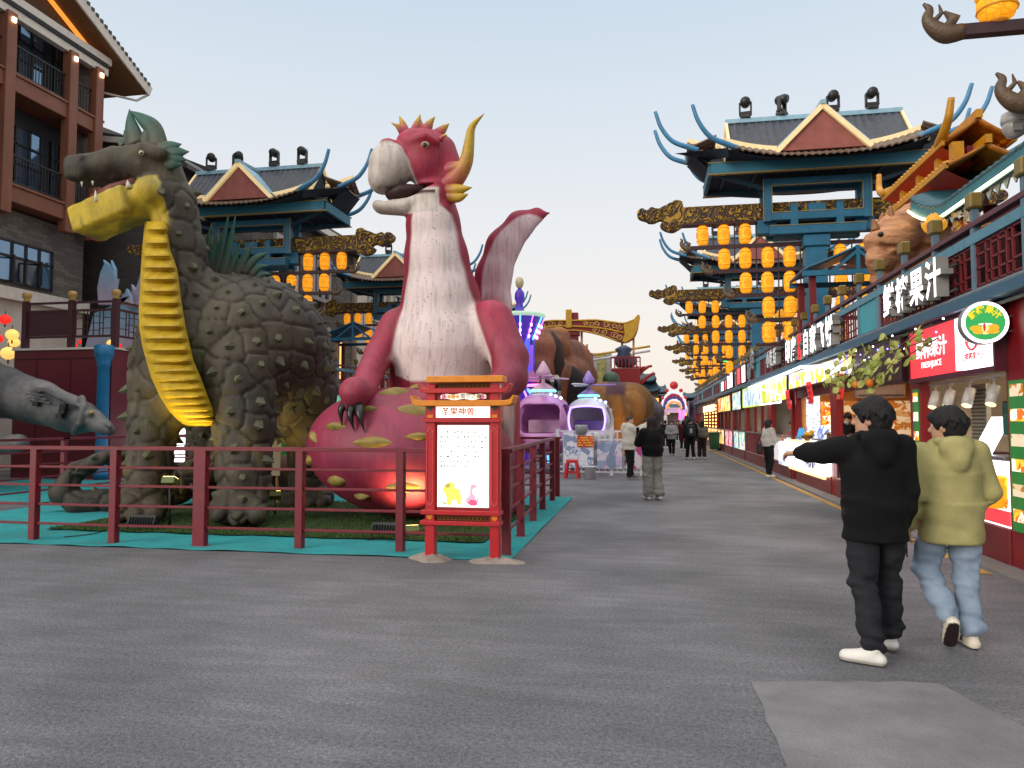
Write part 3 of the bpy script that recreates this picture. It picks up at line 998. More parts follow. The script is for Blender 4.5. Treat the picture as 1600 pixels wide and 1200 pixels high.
# left over knots: two light tendons on the tail tip
# egg like a dragon fruit
ec = P(642, 706, 11.65)
er = (1.72, 1.45, ec.z - .03)
EG = thing('dragon_fruit_egg', 'huge dark pink dragon fruit shaped egg with olive leaf scales', 'egg', (ec.x, ec.y, 0))
B = Body(.03)
tilt = Matrix.Rotation(math.radians(6), 3, 'Y')
rotm = np.array(tilt.transposed()).T
B.ell(np.array(ec), er, rot=np.array(tilt))
V, F = B.mesh()
V[:, 2] = np.maximum(V[:, 2], .035)
def egg_paint(V, nr):
    c = blend(lin('8e2c48'), lin('7a2038'), .5 + .6 * wob(V * np.array([1.5, 1.5, .3]), 5, 12))
    return blend(c, lin('a0556a'), sstep(.2, .9, wob(V * np.array([1.2, 1.2, .4]), 3.3, 19)) * .55)
at_speck = skin('shell', (V, F), M('egg_paint', attr=True, rough=.55, var=.2, scale=4, bump=.25, bscale=16, stretch=(2.5, 2.5, .35), dirt=.15), EG, egg_paint)
inv = np.array(tilt)
def egg_hit(x, y):
    d = np.array(ray(x, y)); o_ = np.array(_O) - np.array(ec)
    d_, o2_ = (d @ inv) / np.array(er), (o_ @ inv) / np.array(er)
    A, Bq, Cq = d_ @ d_, 2 * d_ @ o2_, o2_ @ o2_ - 1
    disc = max(0, Bq * Bq - 4 * A * Cq)
    t = (-Bq - math.sqrt(disc)) / (2 * A)
    p = o_ + d * t
    n_ = ((p @ inv) / np.array(er) ** 2) @ inv.T
    return Vector(p + np.array(ec)), Vector(n_).normalized()
leafm = M('egg_leaf_paint', '877434', rough=.6, var=.35, scale=6, bump=.25, bscale=25, dirt=.2)
for x, y, w_, h_, a in ((525, 666, .30, .10, 0), (584, 691, .42, .12, 0), (526, 752, .32, .14, 4), (655, 682, .26, .09, 0), (652, 640, .40, .17, -8), (632, 762, .36, .13, 0), (490, 683, .24, .09, -30), (484, 720, .20, .13, 10), (618, 612, .34, .2, 14), (655, 606, .34, .22, 20), (575, 640, .26, .07, 10), (566, 775, .22, .08, 0), (690, 790, .26, .1, 0)):
    p, n_ = egg_hit(x, y)
    ux = Vector((0, 0, 1)).cross(n_).normalized()
    uz = n_.cross(ux).normalized()
    ca, sa = math.cos(math.radians(a)), math.sin(math.radians(a))
    ux, uz = ux * ca + uz * sa, uz * ca - ux * sa
    m = MB()
    w_, h_ = w_ * .8, h_ * .85
    def fn(u, v_):
        t, s_ = u * 2 - 1, v_ * 2 - 1
        hw = h_ * (1 - abs(t) ** 1.7) ** .8
        curl = .16 * w_ * max(0, -t) ** 2
        return p + ux * (w_ * t) + uz * (hw * s_) + n_ * (.10 * (1 - s_ * s_) * (1 - t * t) + curl - .03 - (t * w_) ** 2 / 3.4)
    m.grid(fn, 14, 8)
    m.build('leaf_scale', leafm, EG)

# ---- the pink dragon on its egg
base = P(690, 700, 12.6); base.z = 0
PD = thing('dragon_statue', 'pink dragon statue with a white beak and speckled white neck', 'statue', base, 'dragon statues inside the railings')
B = Body(.028)
B.limb(chain((692, 600, 12.75), (692, 540, 12.6), (689, 470, 12.5), (682, 405, 12.42), (677, 350, 12.36), (676, 315, 12.34)), [.98, .89, .67, .55, .46, .39], k=.15)
B.ell(q3(735, 560, 13.1), (.75, .8, .8), k=.3)
B.ell(q3(705, 700, 13.3), (1.2, .9, 1.2), k=.2)
B.limb(chain((622, 512, 12.3), (592, 555, 11.95), (577, 585, 11.5), (566, 615, 11.0)), [.34, .25, .22, .21], k=.12)
hp, hn = egg_hit(558, 640)
B.limb([q3(566, 612, 11.0), np.array(hp + hn * .16 + Vector((.03, 0, .14))), np.array(hp + hn * .1)], [.21, .23, .16], k=.08)
B.limb(chain((768, 505, 12.35), (796, 560, 12.1), (797, 592, 11.9), (765, 618, 11.5), (725, 632, 11.3)), [.40, .32, .29, .24, .2], k=.15)
B.limb(chain((785, 610, 12.7), (797, 700, 12.45), (799, 790, 12.35)), [.32, .17, .17], k=.1)
B.limb(chain((758, 545, 13.5), (766, 480, 13.5), (771, 430, 13.5), (786, 385, 13.5), (812, 352, 13.5), (838, 337, 13.5), (857, 333, 13.5)), [.5, .40, .345, .33, .28, .16, .03], k=.1, sq=((.2, 1, 0), .55))
# head
B.ell(q3(666, 247, 12.3), (.42, .42, .52), k=.1)
B.limb(chain((690, 235, 12.4), (700, 275, 12.4)), [.26, .3], k=.12)
B.ell(q3(646, 226, 12.22), (.30, .34, .27), k=.1)
B.ell(q3(612, 258, 12.12), (.40, .40, .40), k=.05)
B.ell(q3(600, 280, 12.12), (.27, .34, .28), k=.08)
B.limb(chain((596, 323, 12.12), (640, 324, 12.15), (684, 309, 12.3)), [.13, .15, .25], k=.05, sq=((.2, 1, 0), 1.7))
B.limb(chain((575, 311, 12.1), (608, 306, 12.1), (650, 301, 12.2), (684, 291, 12.2)), [.05, .125, .11, .03], k=.03, sq=((.2, 1, 0), 8), op='-')
B.ell(q3(606, 223, 11.95), (.14, .12, .07), k=.05)
B.limb(chain((645, 219, 11.92), (664, 213, 11.9), (684, 222, 11.97)), [.05, .075, .05], k=.06)
B.ell(q3(620, 245, 11.70), (.03, .05, .02), k=.015, op='-')
hx = q3(640, 262, 12.2)
def pink_paint(V, nr):
    rose, deep, mauve = lin('aa2c48'), lin('861428'), lin('7c3242')
    c = blend(rose, mauve, .45 + .6 * wob(V * np.array([1, 1, .5]), 3., 2))
    c = blend(c, deep, sstep(.3, .9, wob(V * np.array([2.2, 2.2, .4]), 6, 31)) * .6)
    white = lin('d6c4c0')
    # front of neck and belly: width of the white bib at each height
    zz = [q3(700, y, 12)[2] for y in (596, 585, 560, 500, 450, 400, 350, 332, 320)]
    lx = [q3(x, y, 11.9)[0] for x, y in ((640, 596), (612, 585), (609, 560), (618, 500), (628, 450), (636, 400), (638, 350), (640, 318), (650, 300))]
    rx = [q3(x, y, 11.9)[0] for x, y in ((758, 596), (772, 580), (770, 560), (748, 500), (730, 450), (717, 400), (708, 350), (703, 318), (690, 300))]
    zz, lx, rx = zz, lx, rx
    L_, R_ = np.interp(V[:, 2], zz, lx), np.interp(V[:, 2], zz, rx)
    bib = sstep(0, .07, V[:, 0] - L_) * sstep(0, .07, R_ - V[:, 0]) * sstep(12.75, 12.5, V[:, 1]) * sstep(zz[0] - .03, zz[0] + .03, V[:, 2]) * sstep(zz[-1] + .06, zz[-1] - .05, V[:, 2])
    bib = bib * sstep(-.02, -.2, nr[:, 1])
    c = blend(c, lin('7e1026'), sstep(.16, .0, np.minimum(np.abs(V[:, 0] - L_), np.abs(V[:, 0] - R_))) * sstep(12.8, 12.4, V[:, 1]) * .75 * (V[:, 2] < zz[-1]))
    c = blend(c, white, bib)
    # tail blade
    tl = sstep(13.3, 13.42, V[:, 1] + .1) * (V[:, 2] > q3(700, 500, 13.5)[2])
    pl_ = np.array([np.array(p)[[0, 2]] for p in curve_pts([q3(x, y, 13.5) for x, y in ((742, 520), (741, 470), (742, 430), (753, 390), (772, 357), (797, 334), (825, 322), (846, 325), (861, 333))], 6)])
    E_ = np.min(np.linalg.norm(V[:, None, [0, 2]] - pl_[None], axis=2), axis=1)
    c = blend(c, lin('93183a'), sstep(.3, .2, E_) * tl)
    blade = sstep(.16, .22, E_) * sstep(.25, -.1, nr[:, 1]) * tl
    c = blend(c, lin('c9aeb2'), blade)
    # beak and lower jaw
    bk = sstep(0, .03, np.interp(V[:, 2], [q3(640, y, 12.1)[2] for y in (300, 280, 255, 235, 222)], [q3(x, y, 12.0)[0] for x, y in ((655, 300), (648, 280), (642, 255), (632, 235), (612, 222))]) - V[:, 0]) * (V[:, 2] > q3(640, 303, 12.1)[2]) * sstep(q3(640, 222, 12)[2] + .02, q3(640, 226, 12)[2], V[:, 2])
    jw = sstep(0, .03, q3(690, 310, 12.1)[0] - V[:, 0]) * (V[:, 2] > q3(640, 336, 12.1)[2]) * sstep(q3(640, 297, 12.1)[2] + .02, q3(640, 301, 12.1)[2], V[:, 2])
    wb = blend(lin('c2b6ac'), lin('93887e'), sstep(.2, .9, wob(V * np.array([1, 1, .12]), 46, 5)) * .8)
    c = blend(c, wb, np.maximum(bk, jw))
    # leg front
    lg = (V[:, 2] < q3(640, 630, 12.3)[2]) * sstep(q3(785, 700, 12.4)[0], q3(789, 700, 12.4)[0], V[:, 0]) * sstep(q3(806, 700, 12.4)[0], q3(802, 700, 12.4)[0], V[:, 0]) * sstep(12.7, 12.5, V[:, 1])
    c = blend(c, lin('b79a94'), lg)
    # olive flecks along the shoulder, red round the eye
    sh = (V[:, 2] < q3(640, 470, 12)[2]) * (1 - bib) * sstep(.55, .8, wob(V, 6, 77))
    c = blend(c, lin('8c7a2a'), sh * .75)
    de = np.linalg.norm((V - q3(664, 226, 11.95)) * np.array([1, .8, 1.3]), axis=1)
    c = blend(c, lin('8e1028'), sstep(.34, .16, de))
    # mouth inside
    mi = sstep(.0, .02, V[:, 2] - q3(640, 309, 12.1)[2]) * sstep(0, .02, q3(640, 301, 12.1)[2] - V[:, 2]) * sstep(11.85, 11.95, V[:, 1]) * sstep(q3(590, 305, 12)[0], q3(600, 305, 12)[0], V[:, 0])
    c = blend(c, lin('3a1418'), mi * (V[:, 0] < q3(684, 305, 12.1)[0]))
    pink_paint.sp = np.maximum(bib, blade)
    return c
pb = skin('body', B, statue_pink, PD, pink_paint, relax=2)
at = pb.data.attributes.new('Speck', 'FLOAT', 'POINT')
at.data.foreach_set('value', pink_paint.sp.astype(np.float32))
MB().tube(chain((606, 306, 12.15), (634, 303, 12.2), (666, 299, 12.25)), [.07, .16, .10], 10, flat=((.2, 1, 0), 2.2)).build('mouth_lining', M('mouth_dark', '30100f', rough=.6), PD)
ey = MB().ball(P(664.5, 226, 11.90), (.075, .06, .055), 16, 10).build('eye', eye_w, PD)
MB().ball(P(663.5, 226, 11.855), (.042, .025, .042), 14, 8).build('pupil', M('pupil_brown', '2a120c', rough=.1, bump=0), ey)
pk = M('horn_paint', attr=True, rough=.5, var=.22, scale=8, bump=.2, bscale=30)
def horn(name, pts, rad, D=12.3, ca='a83a50', cb='b8952a', mid=.4, flat=None): return taper(name, [Vector(P(x, y, d)) for x, y, d in [(p[0], p[1], p[2] if len(p) > 2 else D) for p in pts]], rad, ca, cb, pk, PD, 10, flat, mid)
horn('horn', [(698, 290, 12.3), (714, 276, 12.2), (728, 253, 12.15), (733, 225, 12.12), (738, 198, 12.1), (757, 177, 12.1)], [.19, .165, .125, .095, .062, .004], mid=.3)
horn('horn_base', [(692, 268, 12.3), (712, 262, 12.15), (728, 256, 12.1)], [.17, .11, .05], mid=.6)
for pts, r in ([[(629, 206, 12.1), (621, 197, 12.05), (611, 192, 12.0)], .1], [[(632, 206, 12.2), (629, 193, 12.2), (624, 181, 12.2)], .14], [[(648, 206, 12.15), (653, 190, 12.15), (657, 179, 12.15)], .13], [[(660, 204, 12.5), (656, 190, 12.5), (655, 179, 12.5)], .1],
               [[(666, 204, 12.2), (672, 192, 12.2), (680, 182, 12.2)], .15], [[(684, 210, 12.3), (694, 200, 12.3), (702, 193, 12.3)], .15], [[(688, 218, 12.1), (694, 212, 12.05), (699, 211, 12.0)], .07]):
    horn('head_spike', pts, [r * .72, r * .42, .004], mid=.4)
horn('cheek_spike', [(700, 298, 12.2), (718, 296, 12.1), (738, 293, 12.05)], [.13, .09, .004], ca='8a2a30', mid=.25)
horn('cheek_spike', [(700, 307, 12.2), (718, 308, 12.1), (732, 303, 12.05)], [.12, .08, .004], ca='8a2a30', mid=.25)
clw = M('claw_black', '1c1718', rough=.3, bump=.05)
for (ax, ay), (bx_, by_), (cx, cy) in (((548, 643), (541, 652), (536, 667)), ((557, 647), (555, 659), (555, 675)), ((567, 646), (569, 659), (571, 677))):
    tri = [(lambda h: h[0] + h[1] * o_)(egg_hit(x_, y_)) for x_, y_, o_ in ((ax, ay, .16), (bx_, by_, .15), (cx, cy, .02))]
    MB().tube(curve_pts(tri, 4), [.075, .072, .066, .06, .05, .038, .025, .014, .004], 8).build('claw', clw, PD)

# lamps that light the statues
warm = M('lamp_lens_lit', 'ffe6a8', emit='ffd27a', es=9, bump=0)
def uplight(pos, aim, power, col, label, spot=85, post=None):
    t = thing('floodlight', label, 'floodlight', (pos[0], pos[1], 0), 'lit floodlights among the statues')
    p, a_ = Vector(pos), Vector(aim)
    d = (a_ - p).normalized()
    x_, y_, _ = orient(d)
    MB().obox(p - d * .05, x_ * .1, y_ * .07, d * .05).build('housing', M('lamp_olive_housing', '5a6420', rough=.5), t, bevel=.006)
    MB().obox(p + d * .003, x_ * .088, y_ * .058, d * .003).build('lens', warm, t)
    MB().cyl((p.x, p.y, 0), (p.x - d.x * .05, p.y - d.y * .05, p.z - .05), .018).build('stand', M('black_housing'), t)
    l = bpy.data.lights.new('floodlight_beam', 'SPOT')
    l.energy, l.color, l.spot_size, l.spot_blend, l.shadow_soft_size = power, col, math.radians(spot), .9, .06
    lo = bpy.data.objects.new('floodlight_beam', l)
    COL.objects.link(lo)
    lo.parent = t
    lo.location = p + d * .02 - ORG[t.name]
    lo.rotation_euler = d.to_track_quat('-Z', 'Y').to_euler()
    return t
ph, pn = egg_hit(637, 768)
uplight(ph + pn * .42 + Vector((.12, 0, -.22)), ph, 170, (1, .55, .2), 'lit orange floodlight close in front of the dragon fruit egg')
uplight((P(312, 700, 10.55).x, 9.85, .75), P(300, 610, 10.4), 110, (1, .78, .25), 'lit yellow floodlight between the front legs of the scaly dragon', 110)
uplight(P(430, 770, 11.4), P(440, 640, 12.3), 90, (1, .75, .3), 'lit yellow floodlight under the flank of the scaly dragon', 90)

# ---- the grey armoured beast reaching in from the left
base = P(-60, 700, 15); base.z = 0
GB_ = thing('beast_statue', 'dark grey armoured beast statue lowering its snout at the left edge', 'statue', base)
gm = M('grey_beast_paint', attr=True, rough=.55, var=.3, scale=6, bump=.45, bscale=30)
B = Body(.03)
B.limb(chain((-150, 590, 15.2), (-70, 598, 15.1), (0, 612, 15.0), (60, 628, 14.95), (105, 645, 14.9), (128, 652, 14.88)), [1.2, .95, .60, .50, .42, .37], k=.12)
B.limb(chain((122, 648, 14.85), (145, 657, 14.8), (164, 668, 14.75), (171, 672, 14.73)), [.31, .25, .17, .13], k=.05)
B.limb(chain((136, 646, 14.62), (141, 647, 14.6)), [.1, .09], k=.03)
B.limb(chain((168, 662, 14.62), (172, 666, 14.6)), [.06, .05], k=.03)
for dy in (-8, 0, 8): B.limb(chain((142, 664 + dy, 14.5 + abs(dy) * .006), (158, 672 + dy * .7, 14.52), (172, 677 + dy * .4, 14.62)), [.012, .02, .012], k=.02, op='-')
B.limb(chain((128, 622, 14.9), (131, 637, 14.55), (124, 662, 14.5), (116, 676, 14.7)), [.08, .08, .08, .08], k=.03)
B.limb(chain((52, 607, 14.6), (75, 611, 14.48), (96, 622, 14.45), (112, 630, 14.5), (124, 634, 14.55)), [.06, .07, .07, .07, .05], k=.03)
for j in range(4): B.limb(chain((36 + 3 * j, 610 + 5 * j, 14.45), (62 + 5 * j, 612 + 6 * j, 14.38)), [.015, .035], k=.02)
B.limb(chain((-120, 690, 14.6), (-20, 696, 14.3), (30, 692, 14.3)), [.5, .24, .2], k=.08)
B.limb(chain((-140, 620, 15.2), (-150, 700, 15.0)), [1.0, .7], k=.2)
def grey_paint(V, nr):
    c = blend(lin('6f6c68'), lin('46464b'), .5 + .8 * wob(V, 5, 3))
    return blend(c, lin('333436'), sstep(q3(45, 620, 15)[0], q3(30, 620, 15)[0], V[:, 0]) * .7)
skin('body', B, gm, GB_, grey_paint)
MB().ball(P(143, 645, 14.53), .06, 12, 8).build('eye', M('brass_eye', '9a8450', rough=.3, metal=.7), GB_)
m = MB()
for x, y in ((57, 631), (99, 637), (98, 643), (94, 650), (100, 634)):
    p = P(x, y, 14.42)
    m.obox(p, (.07, 0, 0), (0, .05, 0), (0, 0, .05))
m.build('vent_holes', M('vent_black', '0c0c0d'), GB_)
# ================================================================ pavilion gates hung with lanterns
gblue = M('gate_blue_paint', '1f6483', rough=.5, var=.2, scale=3, bump=.12, dirt=.15)
gblue2 = M('gate_deep_blue', '123c52', rough=.6, var=.25, scale=3, bump=.1)
gline = M('gate_gold_line', '8d7d4a', rough=.5)
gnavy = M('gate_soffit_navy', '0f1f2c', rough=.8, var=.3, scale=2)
gtile = M('roof_tile_dark', '3a3d46', rough=.55, var=.35, scale=7, bump=.3, bscale=25)
gtile2 = M('eave_tile_brown', '6d5748', rough=.6, var=.4, scale=9, bump=.3, bscale=25)
gridge = M('ridge_pale_blue', '8fb4c4', rough=.5, var=.15)
gcream = M('ridge_cream', 'd8c49a', rough=.5, var=.15, emit='ffd890', es=.28)  # faint glow put into the cream trim, standing in for warm eave lighting
gpink = M('gable_pink_plaster', '94554c', rough=.8, var=.2, scale=2.5)
ghorn = M('ridge_horn_blue', '3f7ea6', rough=.4, var=.2)
rack = M('lantern_rack_maroon', '3a1d22', rough=.55, var=.25)
finial_m = M('finial_bronze', '5e4a36', rough=.5, var=.3, scale=12, bump=.4, bscale=40)
carved = M('carved_gold_beam', '5a4030', rough=.6, var=.2, bump=0)
N, L, b = nodes_of(carved)
tc = N.new('ShaderNodeTexCoord')
no = N.new('ShaderNodeTexNoise'); no.inputs['Scale'].default_value = 2.1; no.inputs['Detail'].default_value = 1.5; no.inputs['Distortion'].default_value = 2.2
L.new(tc.outputs['Object'], no.inputs['Vector'])
mu = N.new('ShaderNodeMath'); mu.operation = 'MULTIPLY'; mu.inputs[1].default_value = 34
L.new(no.outputs[0], mu.inputs[0])
si = N.new('ShaderNodeMath'); si.operation = 'SINE'; L.new(mu.outputs[0], si.inputs[0])
ra = N.new('ShaderNodeValToRGB'); e = ra.color_ramp.elements
e[0].position, e[0].color = .42, (*lin('4a352a'), 1)
e[1].position, e[1].color = .60, (*lin('a9821f'), 1)
L.new(si.outputs[0], ra.inputs[0]); L.new(ra.outputs[0], b.inputs['Base Color'])
bp = N.new('ShaderNodeBump'); bp.inputs['Distance'].default_value = .03; bp.inputs['Strength'].default_value = .7
L.new(si.outputs[0], bp.inputs['Height']); L.new(bp.outputs[0], b.inputs['Normal'])

fret = M('fascia_fretwork', '14303f', rough=.6, bump=0)
N, L, b = nodes_of(fret)
tc = N.new('ShaderNodeTexCoord')
br = N.new('ShaderNodeTexVoronoi'); br.feature = 'DISTANCE_TO_EDGE'; br.inputs['Scale'].default_value = 9; br.inputs['Randomness'].default_value = .15
L.new(tc.outputs['Object'], br.inputs['Vector'])
ra = N.new('ShaderNodeValToRGB'); e = ra.color_ramp.elements
e[0].position, e[0].color = .12, (*lin('2a6f86'), 1)
e[1].position, e[1].color = .2, (*lin('0e2430'), 1)
L.new(br.outputs[0], ra.inputs[0]); L.new(ra.outputs[0], b.inputs['Base Color'])

SLOT = [-.66 - .575 * k for k in range(5)]
RAILZ = [6.44, 5.75, 5.06, 4.37, 3.68]
ROWS = [(2, 3, 4), (0, 1, 2, 3), (0, 1, 2), (0, 1), (0, 1)]

def spiral(c, r, turns, w_, ax, az, s0=0., hand=1):
    """cloud scroll as centre line points"""
    pts = []
    for i in range(int(14 * turns) + 1):
        a = s0 + hand * 2 * math.pi * i / 14
        q = r * (1 - .8 * i / (14 * turns))
        pts.append(Vector(c) + Vector(ax) * (q * math.cos(a)) + Vector(az) * (q * math.sin(a)))
    return pts
def make_gate():
    t = thing('lantern_gate', 'gate', 'gate', (0, 0, 0), 'pavilion gates hung with orange lanterns')
    m = MB(); m.box(-.27, .27, -.27, .27, 0, 6.66); m.box(-.36, .36, -.36, .36, 0, .4); m.box(-.34, .34, -.34, .34, 6.3, 6.62)
    m.build('column', gblue, t, bevel=.02)
    m = MB()
    for y0, y1 in ((-.42, -.2), (.2, .42)):
        m.box(-1.36, -1.17, y0, y1, 7.0, 8.17); m.box(1.17, 1.36, y0, y1, 7.0, 8.17)
        m.box(-1.17, 1.17, y0, y1, 7.02, 7.22); m.box(-1.17, 1.17, y0, y1, 7.98, 8.165)
        m.box(-1.22, 1.22, y0 - .004, y1 + .004, 6.63, 6.86)
        for s in (-.58, .58): m.box(s - .095, s + .095, y0 - .012, y1 + .012, 6.84, 7.46)
        m.box(-.22, .22, y0 - .008, y1 + .008, 7.2, 7.44)
    m.box(-1.05, 1.05, -.2, .2, 6.60, 6.84)
    m.box(-1.5, -1.0, -.19, .19, 6.72, 7.1); m.box(1.0, 1.5, -.19, .19, 6.72, 7.1)
    f = m.build('frame', gblue, t, bevel=.012)
    m = MB()
    for s in (-1, 1):
        m.box(s * 1.155 - .012, s * 1.155 + .012, -.43, -.40, 7.23, 7.97)
        m.box(s * 1.37 - .012, s * 1.37 + .012, -.43, -.40, 7.0, 8.17)
    m.box(-1.16, 1.16, -.43, -.40, 7.222, 7.245); m.box(-1.16, 1.16, -.43, -.40, 7.955, 7.978); m.box(-1.22, 1.22, -.435, -.40, 6.86, 6.88)
    m.build('gilt_edging', gline, f)
    MB().box(-3.5, 3.5, -.16, .16, 7.11, 7.58).build('carved_beam', carved, t, bevel=.02)
    MB().box(-3.5, 3.5, -.175, .175, 7.06, 7.107).build('beam_underside', rack, t)
    for s in (-1, 1):                                     # cloud shaped beam ends
        m = MB()
        AX, AZ = Vector((s, 0, 0)), Vector((0, 0, 1))
        def W(u, z): return Vector((s * (3.5 + u), 0, z))
        o_ = curve_pts([W(0, 7.06), W(.25, 6.92), W(.5, 6.98), W(.62, 7.12), W(.5, 7.2), W(.62, 7.27), W(.82, 7.2), W(1.02, 7.27), W(1.22, 7.36), W(1.25, 7.52), W(1.12, 7.62), W(.98, 7.55), W(.86, 7.64), W(.68, 7.58), W(.5, 7.66), W(.32, 7.72), W(.2, 7.8), W(.02, 7.76), W(-.02, 7.6)], 3)
        hole = []
        m.prism([p + Vector((0, -.13, 0)) for p in (o_ if s < 0 else o_[::-1])] if True else [], (0, .26, 0))
        for c, r, s0 in ((W(.28, 7.08), .15, 0), (W(.50, 7.1), .09, 2), (W(1.08, 7.45), .15, 1), (W(.72, 7.42), .16, 3), (W(.3, 7.55), .17, 2), (W(.9, 7.3), .07, 0)):
            for y in (-.135, .135): m.tube([p + Vector((0, y, 0)) for p in spiral(c, r, 1.6, .03, AX, AZ, s0, s)], .03, 6)
        m.build('beam_end', carved, t)
    m = MB()
    for y in (-1.0, 1.0): m.box(-2.8, 2.8, y - .05, y + .05, 8.19, 8.47)
    for x in (-2.8, 2.8): m.box(x - .05, x + .05, -.95, .95, 8.19, 8.47)
    fa = m.build('fascia', fret, t)
    m = MB()
    for z in (8.17, 8.48):
        for y in (-1.0, 1.0): m.box(-2.86, 2.86, y - .06, y + .06, z - .018, z + .012)
    m.build('fascia_edging', gline, fa)
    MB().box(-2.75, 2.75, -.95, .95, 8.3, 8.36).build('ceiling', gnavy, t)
    m = MB()
    for k in range(7): m.bar((-2.4 + .8 * k, -.95, 8.28), (-2.4 + .8 * k, .95, 8.28), .06, .08)
    for s in (-1, 1):
        for sy in (-1, 1): m.bar((s * 1.3, sy * .3, 7.9), (s * 2.75, sy * .9, 8.24), .1, .1)
    m.build('ceiling_ribs', gblue2, t)
    def eave(w_, x, z0, up): return z0 + up * (abs(x) / w_) ** 2.6
    rf = None
    # skirt roofs: front bay, wider main body, and the same to the back
    m, s_m, c_m = MB(), MB(), MB()
    for sy in (-1, 1):
        for w_, y0, y1, z0, up, rise in ((2.4, 1.62, 1.0, 8.34, .36, .3), (3.35, .62, .1, 8.62, .44, .34)):
            if w_ > 3: segs = ((-3.35, -2.42), (2.42, 3.35))
            else: segs = ((-2.4, 2.4),)
            for xa, xb in segs:
                n_ = int((xb - xa) / .03)
                def fn(u, v_):
                    x = xa + (xb - xa) * u
                    c = abs(math.sin(math.pi * x / .17))
                    return (x, sy * (y0 + (y1 - y0) * v_), eave(w_, x, z0, up) + rise * v_ ** 1.4 + .055 * c ** .6)
                m.grid(fn, n_, 5, 0, True, (0, 0, -.05))
                def fn2(u, v_):
                    x = xa + (xb - xa) * u
                    xi = max(-2.78, min(2.78, x))
                    return (x + (xi - x) * v_, sy * (y0 - .03 + (.98 - y0) * v_ * (1 if w_ < 3 else .55)), (eave(w_, x, z0, up) - .07) * (1 - v_) + 8.47 * v_)
                s_m.grid(fn2, 30, 4)
                def fn3(u, v_):
                    x = xa + (xb - xa) * u
                    return (x, sy * (y1 + .01), eave(w_, x, z0, up) + rise + .02 + .13 * v_)
                c_m.grid(fn3, 30, 1, 0, False, (0, sy * -.07, 0))
    # flanks
    for sx in (-1, 1):
        def fl(u, v_):
            y = -.62 + 1.24 * u
            c = abs(math.sin(math.pi * y / .17))
            return (sx * (3.35 - .75 * v_), y, 9.06 - .12 * (1 - (2 * u - 1) ** 2) + .3 * v_ + .05 * c)
        m.grid(fl, 40, 4, 0, True, (0, 0, -.05))
        s_m.grid(lambda u, v_: (sx * (3.32 - .5 * v_), -.62 + 1.24 * u, (9.0 - .12 * (1 - (2 * u - 1) ** 2)) * (1 - v_) + 8.45 * v_), 10, 3)
        s_m.grid(lambda u, v_: (sx * (2.4 + (.4 + .93 * v_) * u), -1.62 + u * 1.0, 8.4 + .25 * v_ + .3 * u), 4, 2)
    rf = m.build('eave_roof', gtile2, t)
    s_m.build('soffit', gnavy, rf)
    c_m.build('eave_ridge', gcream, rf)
    m = MB()                                              # upper slope of dark tiles
    for sy in (-1, 1):
        def fn(u, v_):
            x = -2.25 + 4.5 * u
            c = max(0, math.sin(2 * math.pi * x / .19))
            st = (v_ * 6) % 1
            return (x, sy * (.98 - .96 * v_), 8.74 + 1.16 * v_ + .035 * c + .02 * (1 - st))
        m.grid(fn, 190, 18, 0, True, (0, 0, -.04))
    m.prism([(-2.2, -.9, 8.75), (-2.2, .9, 8.75), (-2.2, 0, 9.85)], (.03, 0, 0), 1)
    m.prism([(2.2, -.9, 8.75), (2.2, .9, 8.75), (2.2, 0, 9.85)], (-.03, 0, 0), 1)
    up = m.build('upper_roof', [gtile, gnavy], t)
    MB().box(-2.3, 2.3, -.07, .07, 9.9, 10.03).build('ridge', gridge, up, bevel=.01)
    for sx in (-1, 1):
        m = MB()
        for sy in (-1, 1): m.bar((sx * 2.28, sy * .95, 8.8), (sx * 2.28, sy * .0, 9.93), .07, .1)
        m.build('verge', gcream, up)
    for sy in (-1, 1):                                    # dormer gables
        MB().prism([(-1.02, sy * 1.22, 8.62), (1.02, sy * 1.22, 8.62), (0, sy * 1.22, 9.62)], (0, sy * -1.1, 0)).build('gable', gpink, t)
        gb = t.children[-1]
        m = MB()
        for sx in (-1, 1): m.bar((sx * 1.16, sy * 1.26, 8.58), (0, sy * 1.26, 9.74), .12, .1, 0, Vector((0, 1, 0)))
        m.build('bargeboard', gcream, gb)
        m = MB(); m.bar((0, sy * 1.36, 9.80), (0, 0, 9.88), .13, .1)
        for sx in (-1, 1): m.bar((sx * 1.12, sy * .75, 8.72), (sx * .02, sy * .75, 9.79), 1.08, .04, 0, Vector((0, 1, 0)).cross(Vector((-sx, 0, 1))))
        m.build('gable_ridge', gridge, gb)
    for sx in (-1, 1):                                    # upswept horns
        for w_, y, z in ((2.4, -1.6, 8.72), (3.33, -.6, 9.08), (2.4, 1.6, 8.72), (3.33, .6, 9.08)):
            c = curve_pts([Vector((sx * (w_ - .25), y * .92, z - .06)), Vector((sx * w_, y, z + .02)), Vector((sx * (w_ + .45), y * 1.06, z + .22)), Vector((sx * (w_ + .75), y * 1.1, z + .62)), Vector((sx * (w_ + .9), y * 1.12, z + 1.06))], 5)
            MB().tube([Vector(p) for p in c], [.085 - .035 * i / (len(c) - 1) for i in range(len(c))], 8).build('roof_horn', ghorn, t)
